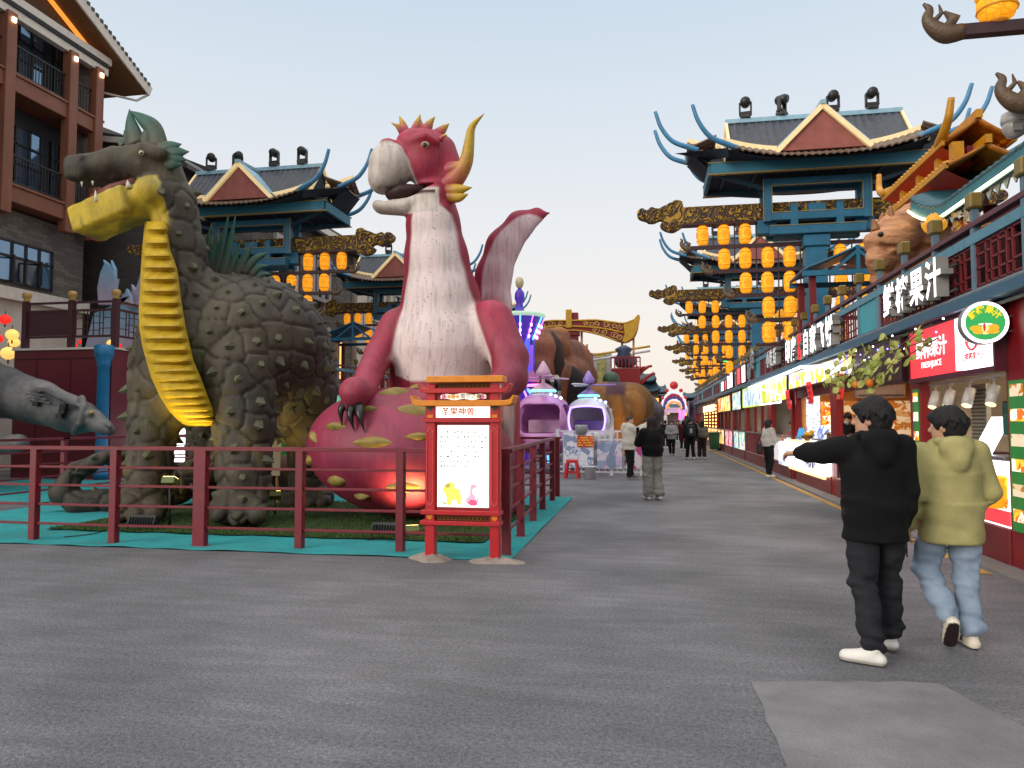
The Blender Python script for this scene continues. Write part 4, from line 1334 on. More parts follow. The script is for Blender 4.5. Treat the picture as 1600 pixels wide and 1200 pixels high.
    # lantern rack
    def rack_side(s):
        for r_, (z, row) in enumerate(zip(RAILZ, ROWS)):
            x_out = SLOT[row[-1]] - .34
            m = MB()
            m.box(min(s * -x_out, s * .2), max(s * -x_out, s * .2), -.05, .05, z - .045, z + .045) if False else m.box(*sorted((s * abs(x_out), s * .27)), -.05, .05, z - .05, z + .05)
            for k in row:
                x = SLOT[k] + .2875
                m.box(s * abs(x) - .016, s * abs(x) + .016, -.016, .016, z + .05, (z + .64) if r_ else 7.06)
                m.box(s * abs(SLOT[k]) - .006, s * abs(SLOT[k]) + .006, -.006, .006, z + .6, (z + .64) if r_ else 7.06)
            rl = m.build('lantern_rail', rack, t)
            if r_ < 4:
                m = MB()
                xo = abs(x_out)
                c = [Vector((s * (xo + u), 0, z + v_)) for u, v_ in ((-.04, 0), (.08, -.01), (.18, .05), (.24, .14), (.22, .23), (.27, .29))]
                cc = curve_pts([(*p, r) for p, r in zip(c, (.075, .085, .07, .05, .035, .012))], 4)
                m.tube([Vector(p[:3]) for p in cc], [p[3] for p in cc], 8)
                m.tube([Vector((s * (xo + .08), 0, z + .04)), Vector((s * (xo + .02), 0, z + .13)), Vector((s * (xo + .1), 0, z + .2))], [.05, .055, .012], 7)
                m.tube([Vector((s * (xo + .2), 0, z + .1)), Vector((s * (xo + .12), 0, z + .19)), Vector((s * (xo + .14), 0, z + .27))], [.03, .022, .006], 6)
                m.build('dragon_finial', finial_m, rl)
    rack_side(-1)
    rack_side(1)
    return t
lan_m = M('lantern_paper', 'e07a10', rough=.7, bump=0)
N, L, b = nodes_of(lan_m)
tc = N.new('ShaderNodeTexCoord')
v1 = N.new('ShaderNodeTexVoronoi'); v1.feature = 'DISTANCE_TO_EDGE'; v1.inputs['Scale'].default_value = 13
L.new(tc.outputs['Object'], v1.inputs['Vector'])
ra = N.new('ShaderNodeValToRGB'); e = ra.color_ramp.elements
e[0].position, e[0].color = .02, (*lin('e88a10'), 1)
e[1].position, e[1].color = .12, (*lin('f7a31a'), 1)
L.new(v1.outputs[0], ra.inputs[0])
L.new(ra.outputs[0], b.inputs['Base Color']); L.new(ra.outputs[0], b.inputs['Emission Color'])
b.inputs['Emission Strength'].default_value = .62
lan_g = M('lantern_gilt', 'c98a1a', rough=.5, emit='d98a18', es=.25, bump=0)
lan_c = M('lantern_cap', 'a8650e', rough=.6, emit='d88a18', es=.2, bump=0)
def make_lantern():
    t = thing('lantern', 'x', 'lantern', (0, 0, 0))
    m = MB()
    m.lathe([(.085, .03), (.135, .07), (.155, .13), (.160, .2), (.157, .3), (.160, .42), (.155, .48), (.135, .54), (.085, .58)], (0, 0, 0), 14, 0, True)
    sh = m.build('shade', lan_m, t)
    m = MB()
    for z in (.135, .475): m.lathe([(.156, z - .012), (.166, z - .008), (.166, z + .008), (.156, z + .012)], (0, 0, 0), 14)
    for k in range(4):
        a = math.pi / 4 + k * math.pi / 2 + math.pi / 4
        c = Vector((.159 * math.cos(a), .159 * math.sin(a), .305)); u = Vector((-math.sin(a), math.cos(a), 0)); n_ = Vector((math.cos(a), math.sin(a), 0))
        pts = [c + u * (.075 * x) + Vector((0, 0, .085 * z)) + n_ * (.006 - .018 * abs(x)) for x, z in ((0, 1), (.75, .55), (1, 0), (.75, -.55), (0, -1), (-.75, -.55), (-1, 0), (-.75, .55), (0, 1))]
        m.tube(pts, .008, 5)
        m.tube([c + u * (.03 * x) + Vector((0, 0, .035 * z)) + n_ * .006 for x, z in ((0, 1), (1, 0), (0, -1), (-1, 0), (0, 1))], .007, 5)
    m.build('relief', lan_g, sh)
    MB().lathe([(.05, .56), (.09, .575), (.085, .6), (.03, .615)], (0, 0, 0), 10).build('cap', lan_c, t)
    MB().lathe([(.03, 0), (.08, .012), (.085, .03), (.05, .045)], (0, 0, 0), 10).build('base_ring', lan_c, t)
    return t
gate0, lan0 = make_gate(), make_lantern()
GATES = [(4.9, 7.03, 'R', 'gate above the juice kiosk of which only two beams enter at the top right'), (4.51, 21, 'R', 'nearest full blue pavilion gate on the right, pink gable and orange lanterns'),
         (4.85, 34.2, 'R', 'second blue pavilion gate down the right side, just behind the nearest'), (5.4, 47.3, 'R', 'third blue pavilion gate down the right side of the street'), (6.1, 59.5, 'R', 'fourth pavilion gate down the right side, small in the distance'),
         (7.1, 73, 'R', 'fifth pavilion gate down the right side, smaller than the fourth'), (8.3, 86, 'R', 'sixth pavilion gate down the right side, tiny and far off'), (9.6, 99, 'R', 'last and farthest pavilion gate down the right side'),
         (-12.67, 22.2, 'L', 'blue pavilion gate behind the scaly dragon with orange lanterns'), (-12.0, 35, 'L', 'second left pavilion gate showing between the two dragon statues'), (-11.9, 48, 'L', 'third left pavilion gate mostly hidden behind the pink dragon tail')]
GN = ['gate above the juice kiosk', 'nearest full gate on the right', 'second gate on the right', 'third gate on the right', 'fourth gate on the right', 'fifth gate on the right', 'sixth gate on the right', 'farthest gate on the right', 'gate behind the scaly dragon', 'gate between the two dragons', 'gate behind the pink dragon tail']
RN = ['top', 'second', 'middle', 'fourth', 'lowest']
ON = ['first', 'second', 'third', 'fourth']
SIDE = {-1: 'left', 1: 'right'}
first_g, first_l = True, True
spot0 = None
def make_spot():
    t = thing('moving_head_spotlight', 'x', 'spotlight')
    d = M('spot_black', '24211f', rough=.45, var=.25)
    m = MB(); m.box(-.14, .14, -.12, .12, 0, .1); m.box(-.17, .17, -.09, .09, .1, .15)
    m.build('base', d, t, bevel=.01)
    m = MB(); m.box(-.15, .15, -.05, .05, .145, .2)
    for s in (-1, 1): m.box(s * .15 - .025, s * .15 + .025, -.06, .06, .15, .46)
    m.build('yoke', d, t, bevel=.01)
    m = MB(); m.tube([(0, -.16, .44), (0, -.1, .46), (0, .12, .47), (0, .17, .47)], [.11, .14, .13, .09], 12)
    m.build('head', d, t)
    return t
spot0 = make_spot()
fs = True
for gi, (cx, D, side, lab) in enumerate(GATES):
    if gi == 0: g_ = gate0
    else: g_ = copy_tree(gate0)
    g_.location = (cx, D, 0); ORG[g_.name] = Vector((cx, D, 0)); g_['label'] = lab
    sides = (-1, 1) if gi in (1, 2, 8, 9) else ((-1,) if side == 'R' else (1,))
    for s in sides:
        for r_, row in enumerate(ROWS):
            if gi == 0 and r_ in (0, 1, 4): continue
            for j, k in enumerate(row):
                if gi == 0 and k != row[-1]: continue
                if first_l: l_, first_l = lan0, False
                else: l_ = copy_tree(lan0)
                l_.location = (cx + s * abs(SLOT[k]) + random.uniform(-.012, .012), D, RAILZ[r_] + .035)
                l_.rotation_euler.z = random.choice((0, math.pi / 2)) + random.uniform(-.25, .25)
                n_ = len(row) - j if s < 0 else j + 1
                l_['label'] = 'orange lantern, %s, %s half, %s row, %s from left' % (GN[gi], SIDE[s], RN[r_], ON[n_ - 1])
                l_['group'] = 'orange drum lanterns on the gates'
    if gi in (1, 2, 3, 8, 9):
        for j, x in enumerate((-1.75, -.78, .55, 1.55)):
            if fs: sp_, fs = spot0, False
            else: sp_ = copy_tree(spot0)
            sp_.location = (cx + x, D, 10.03); sp_.rotation_euler.z = random.uniform(-.5, .5) + (1.2 if j == 1 else 0)
            sp_['label'] = 'black ridge spotlight of the %s, %s from left' % (GN[gi], ON[j])
            sp_['group'] = 'black spotlights on the gate ridges'
# ================================================================ buildings on the left
def brick_mat(name, c1, c2, mortar, sc):
    m = M(name, c1, rough=.85, var=.2, bump=0)
    N, L, b = nodes_of(m)
    tc = N.new('ShaderNodeTexCoord'); sp = N.new('ShaderNodeSeparateXYZ'); ad = N.new('ShaderNodeMath'); cb = N.new('ShaderNodeCombineXYZ')
    L.new(tc.outputs['Object'], sp.inputs[0]); L.new(sp.outputs['X'], ad.inputs[0]); L.new(sp.outputs['Y'], ad.inputs[1])
    L.new(ad.outputs[0], cb.inputs[0]); L.new(sp.outputs['Z'], cb.inputs[1])
    br = N.new('ShaderNodeTexBrick')
    br.inputs['Scale'].default_value = sc; br.inputs['Mortar Size'].default_value = .012
    br.inputs['Color1'].default_value = (*lin(c1), 1); br.inputs['Color2'].default_value = (*lin(c2), 1); br.inputs['Mortar'].default_value = (*lin(mortar), 1)
    br.inputs['Brick Width'].default_value = .9; br.inputs['Row Height'].default_value = .25; br.inputs['Bias'].default_value = -.3
    L.new(cb.outputs[0], br.inputs['Vector']); L.new(br.outputs['Color'], b.inputs['Base Color'])
    bp = N.new('ShaderNodeBump'); bp.inputs['Strength'].default_value = .5; bp.inputs['Distance'].default_value = .02; bp.invert = True
    L.new(br.outputs['Fac'], bp.inputs['Height']); L.new(bp.outputs[0], b.inputs['Normal'])
    return m
brick = brick_mat('grey_brick', '5d5650', '7d756c', '4a4540', 2.2)
brick2 = brick_mat('dark_brick', '45403d', '514b47', '353230', 2.2)
timber = M('painted_timber', '7c4a34', rough=.6, var=.2, scale=3, bump=.15, stretch=(1, 1, .3))
cream = M('cream_trim', 'cfc6ba', rough=.6, var=.1)
iron = M('dark_iron', '1d1c20', rough=.5, bump=0)
glass = M('window_glass', '6f8aa6', rough=.06, var=.05, bump=0, spec=.9, metal=.75)
dglass = M('dark_glass', '1a2430', rough=.08, var=.1, bump=0, spec=.8)
fram = M('window_frame_dark', '1e1f22', rough=.5, bump=0)
dkwall = M('recess_wall', '2a2a2e', rough=.8, var=.2)
plaster = M('pale_plaster', 'cfc3b5', rough=.85, var=.12, scale=1.2, dirt=.2)
soff = M('timber_soffit', '7a5432', rough=.7, var=.2, scale=4, stretch=(4, .5, 1))
rtile = M('house_roof_tile', '3c3835', rough=.6, var=.4, scale=12, bump=.4, bscale=20)
LB = thing('timber_balcony_building', 'tall grey brick building with brown timber balconies at the upper left', 'building', (-22, 20, 0))
MB().box(-45, -20.55, 5, 23.7, 0, 8.55).build('brick_wall', brick, LB)
MB().box(-45, -21.0, 5, 23.9, 8.55, 15.4).build('recessed_wall', dkwall, LB)
MB().box(-21.6, -20.6, 23.3, 23.95, 8.55, 14.9).build('brick_pier', brick, LB)
MB().box(-20.54, -20.25, 5, 23.75, 5.55, 5.95).build('cream_ledge', cream, LB)
MB().box(-20.54, -20.5, 5, 23.7, 0, 5.55).build('ground_floor_wall', plaster, LB)
cols = [12.2, 14.7, 17.2, 19.65, 22.25, 23.5]
for y in cols:
    MB().box(-20.2, -19.85, y - .19, y + .19, 8.2, 14.7).build('timber_column', timber, LB, bevel=.02)
MB().box(-20.25, -19.9, 5, 24.1, 15.05, 15.32).build('roof_beam', cream, LB, bevel=.01)
MB().box(-20.2, -19.95, 5, 24.0, 14.62, 14.9).build('roof_beam', cream, LB, bevel=.01)
MB().box(-20.3, -19.9, 5, 23.9, 14.9, 15.05).build('roof_beam', dkwall, LB)
for z in (8.62, 12.22):
    MB().box(-22, -19.95, 5, 23.75, z, z + .52).build('floor_beam', timber, LB, bevel=.02)
    MB().box(-22, -19.9, 5, 23.8, z + .52, z + .6).build('floor_edge', timber, LB)
    for a, c in zip(cols, cols[1:]):
        m = MB()
        m.box(-20.1, -20.05, a + .19, c - .19, z + 1.55, z + 1.6); m.box(-20.1, -20.05, a + .19, c - .19, z + .68, z + .72)
        n_ = int((c - a) / .13)
        for k in range(1, n_): y = a + (c - a) * k / n_; m.box(-20.085, -20.065, y - .011, y + .011, z + .7, z + 1.56)
        m.build('balcony_railing', iron, LB)
    for a, c in zip(cols, cols[1:]):
        g_ = M('window_frame_dark')
        m = MB(); y0, y1, z0, z1 = a + .25, c - .2, z + .62, z + 3.0
        for k in range(5): y = y0 + (y1 - y0) * k / 4; m.box(-20.99, -20.9, y - .035, y + .035, z0, z1)
        for zz in (z0, z0 + 1.1, z0 + 1.75, z1): m.box(-20.99, -20.9, y0, y1, zz - .035, zz + .035)
        w_ = m.build('window', fram, LB)
        gm_ = MB()
        for k in range(4):
            ya, yb = y0 + (y1 - y0) * k / 4 + .035, y0 + (y1 - y0) * (k + 1) / 4 - .035
            gm_.box(-20.98, -20.95, ya, yb, z0, z1, 1 if k == 1 else 0)
        gm_.build('pane', [glass, dglass], w_)
for y in cols[3:]:
    MB().box(-19.84, -19.78, y - .06, y + .06, 14.35, 14.5).build('downlight', M('downlight_glow', 'ffd9a0', emit='ffcf90', es=6, bump=0), LB)
# brick storey windows
for y0, y1 in ((15.2, 18.3), (18.9, 22.2)):
    m = MB()
    for k in range(7): y = y0 + (y1 - y0) * k / 6; m.box(-20.6, -20.46, y - .04, y + .04, 6.15, 7.5)
    for zz in (6.15, 7.0, 7.5): m.box(-20.6, -20.46, y0 - .04, y1 + .04, zz - .04, zz + .04)
    w_ = m.build('window', fram, LB)
    m = MB()
    for k in range(6):
        ya, yb = y0 + (y1 - y0) * k / 6 + .04, y0 + (y1 - y0) * (k + 1) / 6 - .04
        m.box(-20.53, -20.5, ya, yb, 7.04, 7.46); m.box(-20.53, -20.5, ya, yb, 6.19, 6.96, 1 if k in (3, 4) and y0 > 18 else 0)
    m.build('pane', [glass, dglass], w_)
    if y0 > 18:
        for yh, yo in ((20.55, 20.3), (21.65, 21.4)):
            m = MB(); a_ = Vector((-20.47, yh, 6.2)); d_ = Vector((.42, -.35, 0))
            for q in (0, 1): m.bar(a_ + d_ * q, a_ + d_ * q + Vector((0, 0, .75)), .05)
            for z_ in (0, .75): m.bar(a_ + Vector((0, 0, z_)), a_ + d_ + Vector((0, 0, z_)), .05)
            m.build('open_sash', fram, w_)
def roof_z(y): return 14.72 + (25.75 - y) * .435
m = MB()
m.prism([(-45, 25.75, 14.72), (-45, 8, roof_z(8)), (-45, 8, roof_z(8) + .3), (-45, 25.8, 15.02)], (45 - 19.6, 0, 0))
m.build('roof', rtile, LB)
m = MB()
m.prism([(-44, 25.7, 14.66), (-44, 8, roof_z(8) - .06), (-44, 8, roof_z(8) - .01), (-44, 25.7, 14.71)], (44 - 19.62, 0, 0))
m.build('soffit', soff, LB)
m = MB()
m.bar((-19.56, 25.85, 14.82), (-19.56, 8, roof_z(8) + .1), .07, .42, 0, Vector((0, 0, 1)))
m.build('bargeboard', cream, LB)
m = MB()
for k in range(36):
    y = 25.7 - .22 * k
    m.box(-19.7, -19.5, y - .07, y + .07, roof_z(y) + .28, roof_z(y) + .4)
m.build('verge_tiles', rtile, LB)
m = MB()
m.prism([(-20.6, 24, 15.32), (-20.6, 8, 15.32), (-20.6, 8, roof_z(8)), (-20.6, 24.3, roof_z(24.3))], (-.1, 0, 0))
m.build('gable_boarding', M('gable_boarding', '5a4636', rough=.8, var=.3, scale=4, stretch=(1, 8, 1)), LB)
m = MB(); m.bar((-20.45, 24.4, roof_z(24.4) - .12), (-20.45, 8, roof_z(8) - .12), .12, .14)
m.build('cove_light', M('cove_glow', 'd88a40', emit='ff9c3c', es=.9, bump=0), LB)
m = MB(); m.tube([(-19.7, 25.85, 14.7), (-19.9, 25.5, 14.35), (-20.6, 24.2, 14.2)], .05, 8)
m.build('downpipe', cream, LB)

# lower wing beyond
FW = thing('dark_brick_wing', 'dark brick wing standing end on behind the scaly dragon head', 'building', (-20, 26, 0))
m = MB(); m.prism([(-45, 25.2, 0), (-17.6, 25.2, 0), (-17.6, 25.2, P(285, 262, 25.2).z), P(240, 228, 25.2), (-45, 25.2, P(100, 214, 25.2).z)], (0, 2.4, 0)); m.build('wall', brick2, FW)
m = MB(); m.prism([P(60, 203, 24.7), P(163, 207, 24.7), P(240, 221, 24.7), P(292, 255, 24.7), P(292, 262, 24.7), P(60, 216, 24.7)], (0, 3, 0)); m.build('roof', rtile, FW)
MB().bar(P(158, 214, 24.9), P(238, 228, 24.9), .14, .12).build('eave_light', M('eave_glow', 'c88a50', emit='ffab60', es=1.2, bump=0), FW)
MB().bar(P(60, 208, 24.6), P(240, 224, 24.6), .12, .22).build('fascia', cream, FW)

RW = thing('grey_brick_row', 'grey brick building with white framed windows behind the gates', 'building', (-16.5, 45, 0))
MB().box(-34, -16.5, 28.5, 39.3, 0, 11.0).build('wall', brick, RW)
MB().box(-34, -16.45, 39.3, 52, 0, 11.0).build('pale_wall', plaster, RW)
m = MB()
m.prism([(-34, 28.2, 11), (-15.6, 28.2, 11), (-15.6, 28.2, 11.3), (-25, 28.2, 15.2)], (0, 26, 0)); m.build('roof', rtile, RW)
MB().box(-15.75, -15.55, 28.2, 54, 10.85, 11.15).build('gutter', cream, RW)
for y in (31.3, 35.0, 42.5, 47.0):
    for z in (4.3, 7.9):
        m = MB(); m.box(-16.5, -16.32, y - 1.05, y - .85, z - .2, z + 2.2); m.box(-16.5, -16.32, y + .85, y + 1.05, z - .2, z + 2.2); m.box(-16.5, -16.32, y - .85, y + .85, z + 2.0, z + 2.2); m.box(-16.5, -16.3, y - .85, y + .85, z - .2, z)
        w_ = m.build('window', M('white_surround', 'b9b4ae', rough=.7), RW)
        m = MB(); m.box(-16.49, -16.44, y - .85, y + .85, z, z + 2); mm_ = m.build('pane', dglass, w_)
        m = MB(); m.box(-16.44, -16.38, y - .04, y + .04, z, z + 2); m.box(-16.44, -16.38, y - .85, y + .85, z + 1.3, z + 1.38); m.build('mullion', fram, w_)
for y in (33.2, 37.4):
    MB().box(-16.38, -16.3, y - .05, y + .05, 3.9, 6.4).build('wall_uplight', M('uplight_glow', 'e0a060', emit='ffb060', es=1.4, bump=0), RW)
for y in (39.3, 44.8): MB().box(-16.42, -16.2, y, y + .5, 0, 10.8).build('pilaster', plaster, RW)

# ---------------------------------------------------------------- maroon booth with a railed roof
maroon = M('maroon_panel', '651a26', rough=.5, var=.12, scale=1.5, bump=.08, dirt=.12)
maroon2 = M('maroon_rail', '3f1a22', rough=.5, var=.2)
bz_ = 18.0
BT = thing('maroon_booth', 'maroon panelled booth with a blue corner column behind the grey beast', 'booth', (-15.9, 18, 0))
m = MB(); m.box(-17.75, -14.6, 18.0, 23, 0, 3.6)
m.build('wall', maroon, BT)
m = MB()
for x in (-17.0, -15.9): m.box(x - .012, x + .012, 17.985, 18.0, .2, 3.4)
for z in (.2, 3.35): m.box(-17.7, -14.75, 17.98, 18.0, z, z + .03)
m.build('panel_joints', M('maroon_joint', '4d141d'), BT)
MB().box(-17.8, -14.55, 17.95, 23.05, 3.6, 3.66).build('top_edge', cream, BT)
m = MB(); m.lathe([(.19, 0), (.19, .2), (.16, .25), (.16, 3.1), (.19, 3.15), (.17, 3.22), (.25, 3.4), (.26, 3.66), (.2, 3.7)], (-14.75, 17.88, 0), 16)
m.build('corner_column', M('bright_blue_column', '1a6f9c', rough=.4), BT)
RA = thing('maroon_roof_railing', 'maroon railing with lattice panels and gold caps above the booth', 'railing', (-15.9, 17.9, 3.66))
gcap = M('gold_cap', 'b08a48', rough=.4, var=.2)
posts = [(-17.5, 18.1), (-16.0, 18.1), (-14.6, 18.1), (-14.6, 19.6), (-14.6, 21.1)]
for x, y in posts:
    p_ = MB().box(x - .075, x + .075, y - .075, y + .075, 3.66, 5.0).build('post', maroon2, RA)
    MB().lathe([(.06, 5.0), (.11, 5.03), (.07, 5.08), (.12, 5.14), (.12, 5.24), (.09, 5.27)], (x, y, 0), 10).build('cap', gcap, p_)
for i, ((xa, ya), (xb, yb)) in enumerate(zip(posts, posts[1:])):
    m = MB()
    for z in (4.95, 4.72, 3.98): m.bar((xa, ya, z), (xb, yb, z), .07, .06)
    m.build('rail', maroon2, RA)
    A_, B_ = Vector((xa, ya, 0)), Vector((xb, yb, 0))
    if i == 0:
        MB().box(xa + .08, xb - .08, ya - .02, ya + .02, 4.02, 4.69).build('solid_panel', maroon2, RA)
    else:
        m = MB()
        def seg(u0, z0, u1, z1):
            m.bar(A_.lerp(B_, u0) + Vector((0, 0, z0)), A_.lerp(B_, u1) + Vector((0, 0, z1)), .022, .022)
        for u in (.1, .28, .36, .5, .64, .72, .9): seg(u, 4.0, u, 4.7)
        for u0, u1, z in ((.0, .28, 4.5), (.1, .36, 4.2), (.28, .5, 4.35), (.36, .64, 4.55), (.36, .64, 4.15), (.5, .72, 4.35), (.64, .9, 4.2), (.72, 1, 4.5), (.0, .1, 4.35), (.9, 1, 4.35)): seg(u0, z, u1, z)
        m.build('lattice_panel', maroon2, RA)
# low hung festival lanterns by the white wall
def globe(x, y, D, r, red_, label):
    p = P(x, y, D)
    t = thing('festival_lantern', label, 'lantern', p, 'small round festival lanterns at the left edge')
    m = MB()
    prof = [(.25, -.85), (.7, -.6), (.97, -.2), (.97, .2), (.7, .6), (.25, .85)]
    m.lathe([(a * r, z * r) for a, z in prof], p, 12, 0, False)
    m.build('shade', M('festival_red', 'd02020', rough=.6, emit='ff2a20', es=.7, bump=0) if red_ else M('festival_yellow', 'e8c060', rough=.6, emit='ffd070', es=.75, bump=0), t)
    m = MB(); m.cyl(p + Vector((0, 0, r * .85)), p + Vector((0, 0, r * 1.5)), .012); m.cyl(p - Vector((0, 0, r * 1.4)), p - Vector((0, 0, r * .85)), .02)
    m.build('cord', iron, t)
for a in ((8, 499, 19.0, .17, 1, 'red diamond lantern at the far left, highest of the small ones'), (19, 523, 19.0, .19, 0, 'yellow paper lantern at the far left edge, upper of the stacked pair'), (22, 535, 19.2, .17, 0, 'yellow paper lantern at the far left edge, lower of the stacked pair'), (13, 552, 18.8, .22, 0, 'large yellow paper lantern at the left edge just above the grey beast'),
          (-3, 529, 19.0, .15, 1, 'red lantern cut by the left edge of the picture'), (47, 540, 23.4, .26, 0, 'pale yellow lantern above the booth, leftmost behind the railing'), (84, 538, 23.4, .3, 1, 'large red lantern above the booth below the lattice railing'), (112, 541, 23.4, .2, 1, 'red lantern above the booth between the two railing posts'), (121, 534, 23.6, .14, 1, 'small orange red lantern above the booth near the lattice'), (173, 536, 23.4, .14, 0, 'small warm lantern above the blue corner column'), (185, 541, 23.2, .12, 1, 'small red lantern right of the blue corner column')):
    globe(*a)
# lotus sculpture with flame petals
PT = thing('petal_sculpture', 'pale blue and lilac flame petal sculpture behind the booth railing', 'sculpture', (-16.6, 23.4, 0))
pet = M('petal_paint', attr=True, rough=.5, var=.12, scale=3, bump=.15)
def petal(pts, D, parent):
    o_ = [P(x, y, D) for x, y in pts]
    m = MB(); m.prism(o_, (0, .16, 0))
    o = m.build('petal', pet, parent, bevel=.03)
    z = np.array([v.co.z for v in o.data.vertices])
    t_ = (z - z.min()) / (z.max() - z.min())
    at = o.data.color_attributes.new('Col', 'FLOAT_COLOR', 'POINT')
    at.data.foreach_set('color', np.concatenate([blend(lin('b9a6bc'), lin('7fb0cc'), sstep(.15, .8, t_)), np.ones((len(z), 1))], 1).ravel())
petal([(153, 476), (151, 450), (156, 425), (162, 412), (160, 405), (170, 413), (175, 422), (172, 405), (179, 420), (179, 440), (183, 434), (180, 452), (175, 476)], 23.2, PT)
petal([(186, 476), (188, 466), (192, 457), (190, 470), (197, 450), (203, 462), (205, 476)], 23.0, PT)
petal([(196, 480), (205, 455), (204, 443), (211, 452), (219, 425), (232, 400), (240, 480)], 23.4, PT)
petal([(128, 560), (145, 490), (180, 474), (230, 478), (240, 560)], 23.6, PT)

# ---------------------------------------------------------------- far row of kiosks on the left, with its terrace railing
turq = M('turquoise_panel', '3a9aa6', rough=.5, var=.15, scale=2, dirt=.1)
lred = M('lattice_red', '6f1a1e', rough=.5, var=.15)
postm = M('railing_grey_blue', '5f7788', rough=.5, var=.15)
midb = M('railing_blue', '4f8496', rough=.5, var=.15)
hand = M('handrail_maroon', '5a2f38', rough=.5, var=.15)
gcap2 = M('post_cap_gold', '7d6a35', rough=.4, var=.3, metal=.2)
fasc = M('terrace_fascia_blue', '2c5a72', rough=.45, var=.15, dirt=.12)
deck = M('terrace_deck', '2a2022', rough=.8)
def terrace(name, label, X, s, Y0, Y1, step, solid):
    """railing and deck edge along Y at X; s = side the street lies on (-1: street at smaller X)"""
    t = thing('terrace_railing', label, 'railing', (X, Y0, 3))
    n_ = int((Y1 - Y0) / step)
    stride = 1
    for k in range(n_ + 1):
        y = Y0 + k * step
        if k < 60:
            p_ = MB().box(X - .035, X + .035, y - .04, y + .04, 3.05, 4.08).build('post', postm, t)
            MB().box(X - .075, X + .075, y - .085, y + .085, 4.08, 4.27).build('cap', gcap2, p_, bevel=.02)
        if k == n_: break
        ya, yb = y + .04, y + step - .04
        pat = solid[k % len(solid)]
        if pat == 's':
            m = MB(); m.box(X - .015, X + .015, ya, yb, 3.14, 3.66, 0); m.box(X - .03, X + .03, ya, ya + .14, 3.12, 3.66, 1)
            m.build('solid_panel', [turq, midb], t)
        else:
            m = MB()
            w_ = yb - ya
            for u in (.02, .22, .34, .5, .66, .78, .98): m.box(X - .012, X + .012, ya + w_ * u - .013, ya + w_ * u + .013, 3.13, 3.66)
            for u0, u1, z in ((0, .34, 3.52), (.22, .5, 3.28), (.34, .66, 3.42), (.5, .78, 3.28), (.66, 1, 3.52), (0, .22, 3.3), (.78, 1, 3.36), (.34, .66, 3.58), (0, 1, 3.16), (0, 1, 3.64)): m.box(X - .012, X + .012, ya + w_ * u0, ya + w_ * u1, z - .011, z + .011)
            m.build('lattice_panel', lred, t)
    MB().box(X - .05, X + .05, Y0, Y1, 3.86, 3.92).build('handrail', hand, t)
    MB().box(X - .04, X + .04, Y0, Y1, 3.66, 3.78).build('middle_rail', midb, t)
    MB().box(X - .05, X + .05, Y0, Y1, 3.05, 3.12).build('bottom_rail', postm, t)
    return t
terrace('l', 'turquoise and red terrace railing between the two dragon statues', -12.4, 1, 24, 52, 2.0, 'sll')
TK = thing('shuttered_kiosk_row', 'dark shuttered kiosk row on the left between the dragons', 'kiosk', (-13.5, 38, 0))
MB().box(-16, -12.3, 24, 52, 2.85, 3.04).build('terrace_edge', fasc, TK)
MB().box(-15, -12.8, 24.05, 52, 0, 2.84).build('shutter', M('dark_shutter', '241d20', rough=.6, var=.2, scale=2, stretch=(1, 1, 14)), TK)
m = MB(); m.box(-12.55, -12.45, 24, 52, 2.2, 2.75); m.build('sign_band', M('dim_sign_band', '6a2420', rough=.6, var=.4, scale=1.2), TK)
for y, c_ in ((25.5, 'e8a020'), (27.1, 'd02a20'), (28.4, '50a080')):
    MB().box(-12.44, -12.38, y - .5, y + .5, 2.35, 2.65).build('lit_sign', M('left_sign_' + c_, c_, emit=c_, es=.9, bump=0), TK)
m = MB()
ws = MB().box(-12.36, -12.30, 27.6, 29.2, 1.75, 2.35).build('hanging_sign', M('white_sign', 'cfc4c0', emit='e0d8d4', es=.25, bump=0), TK)
m.text('酒', (-12.29, 28.75, 2.05), (0, -1, 0) if False else (0, 1, 0), (0, 0, 1), .5, .01)
m.text('吧', (-12.29, 28.1, 2.05), (0, 1, 0), (0, 0, 1), .5, .01)
m.build('lettering', M('sign_red_ink', 'b02020', bump=0), ws)
# small blue roofed stair canopy by that railing
def canopy(X, Y, w_, d_, z, rise, label):
    t = thing('canopy_roof', label, 'canopy', (X, Y, z))
    m = MB()
    for sx in (-1, 1):
        m.grid(lambda u, v_: (X + sx * w_ * (1 - v_), Y - d_ + 2 * d_ * u, z + rise * v_ ** .8 + .12 * (1 - v_) ** 4), 8, 8, 0, True, (0, 0, -.06))
    m.build('roof', fasc, t)
    m = MB(); m.bar((X - w_, Y - d_, z), (X + w_, Y - d_, z), .1, .12); m.bar((X - w_, Y + d_, z), (X + w_, Y + d_, z), .1, .12)
    m.bar((X - w_ * .5, Y - d_, z), (X, Y - d_, z + rise * .8), .07); m.bar((X + w_ * .5, Y - d_, z), (X, Y - d_, z + rise * .8), .07); m.bar((X, Y - d_, z), (X, Y - d_, z + rise), .08)
    m.build('truss', gblue, t)
    for sx in (-1, 1):
        for sy in (-1, 1): MB().box(X + sx * w_ * .8 - .07, X + sx * w_ * .8 + .07, Y + sy * d_ * .8 - .07, Y + sy * d_ * .8 + .07, 3.0, z).build('post', lred, t)
canopy(-12.3, 30.5, 1.6, 1.1, 5.1, .75, 'small blue canopy roof left of the pink dragon arm')
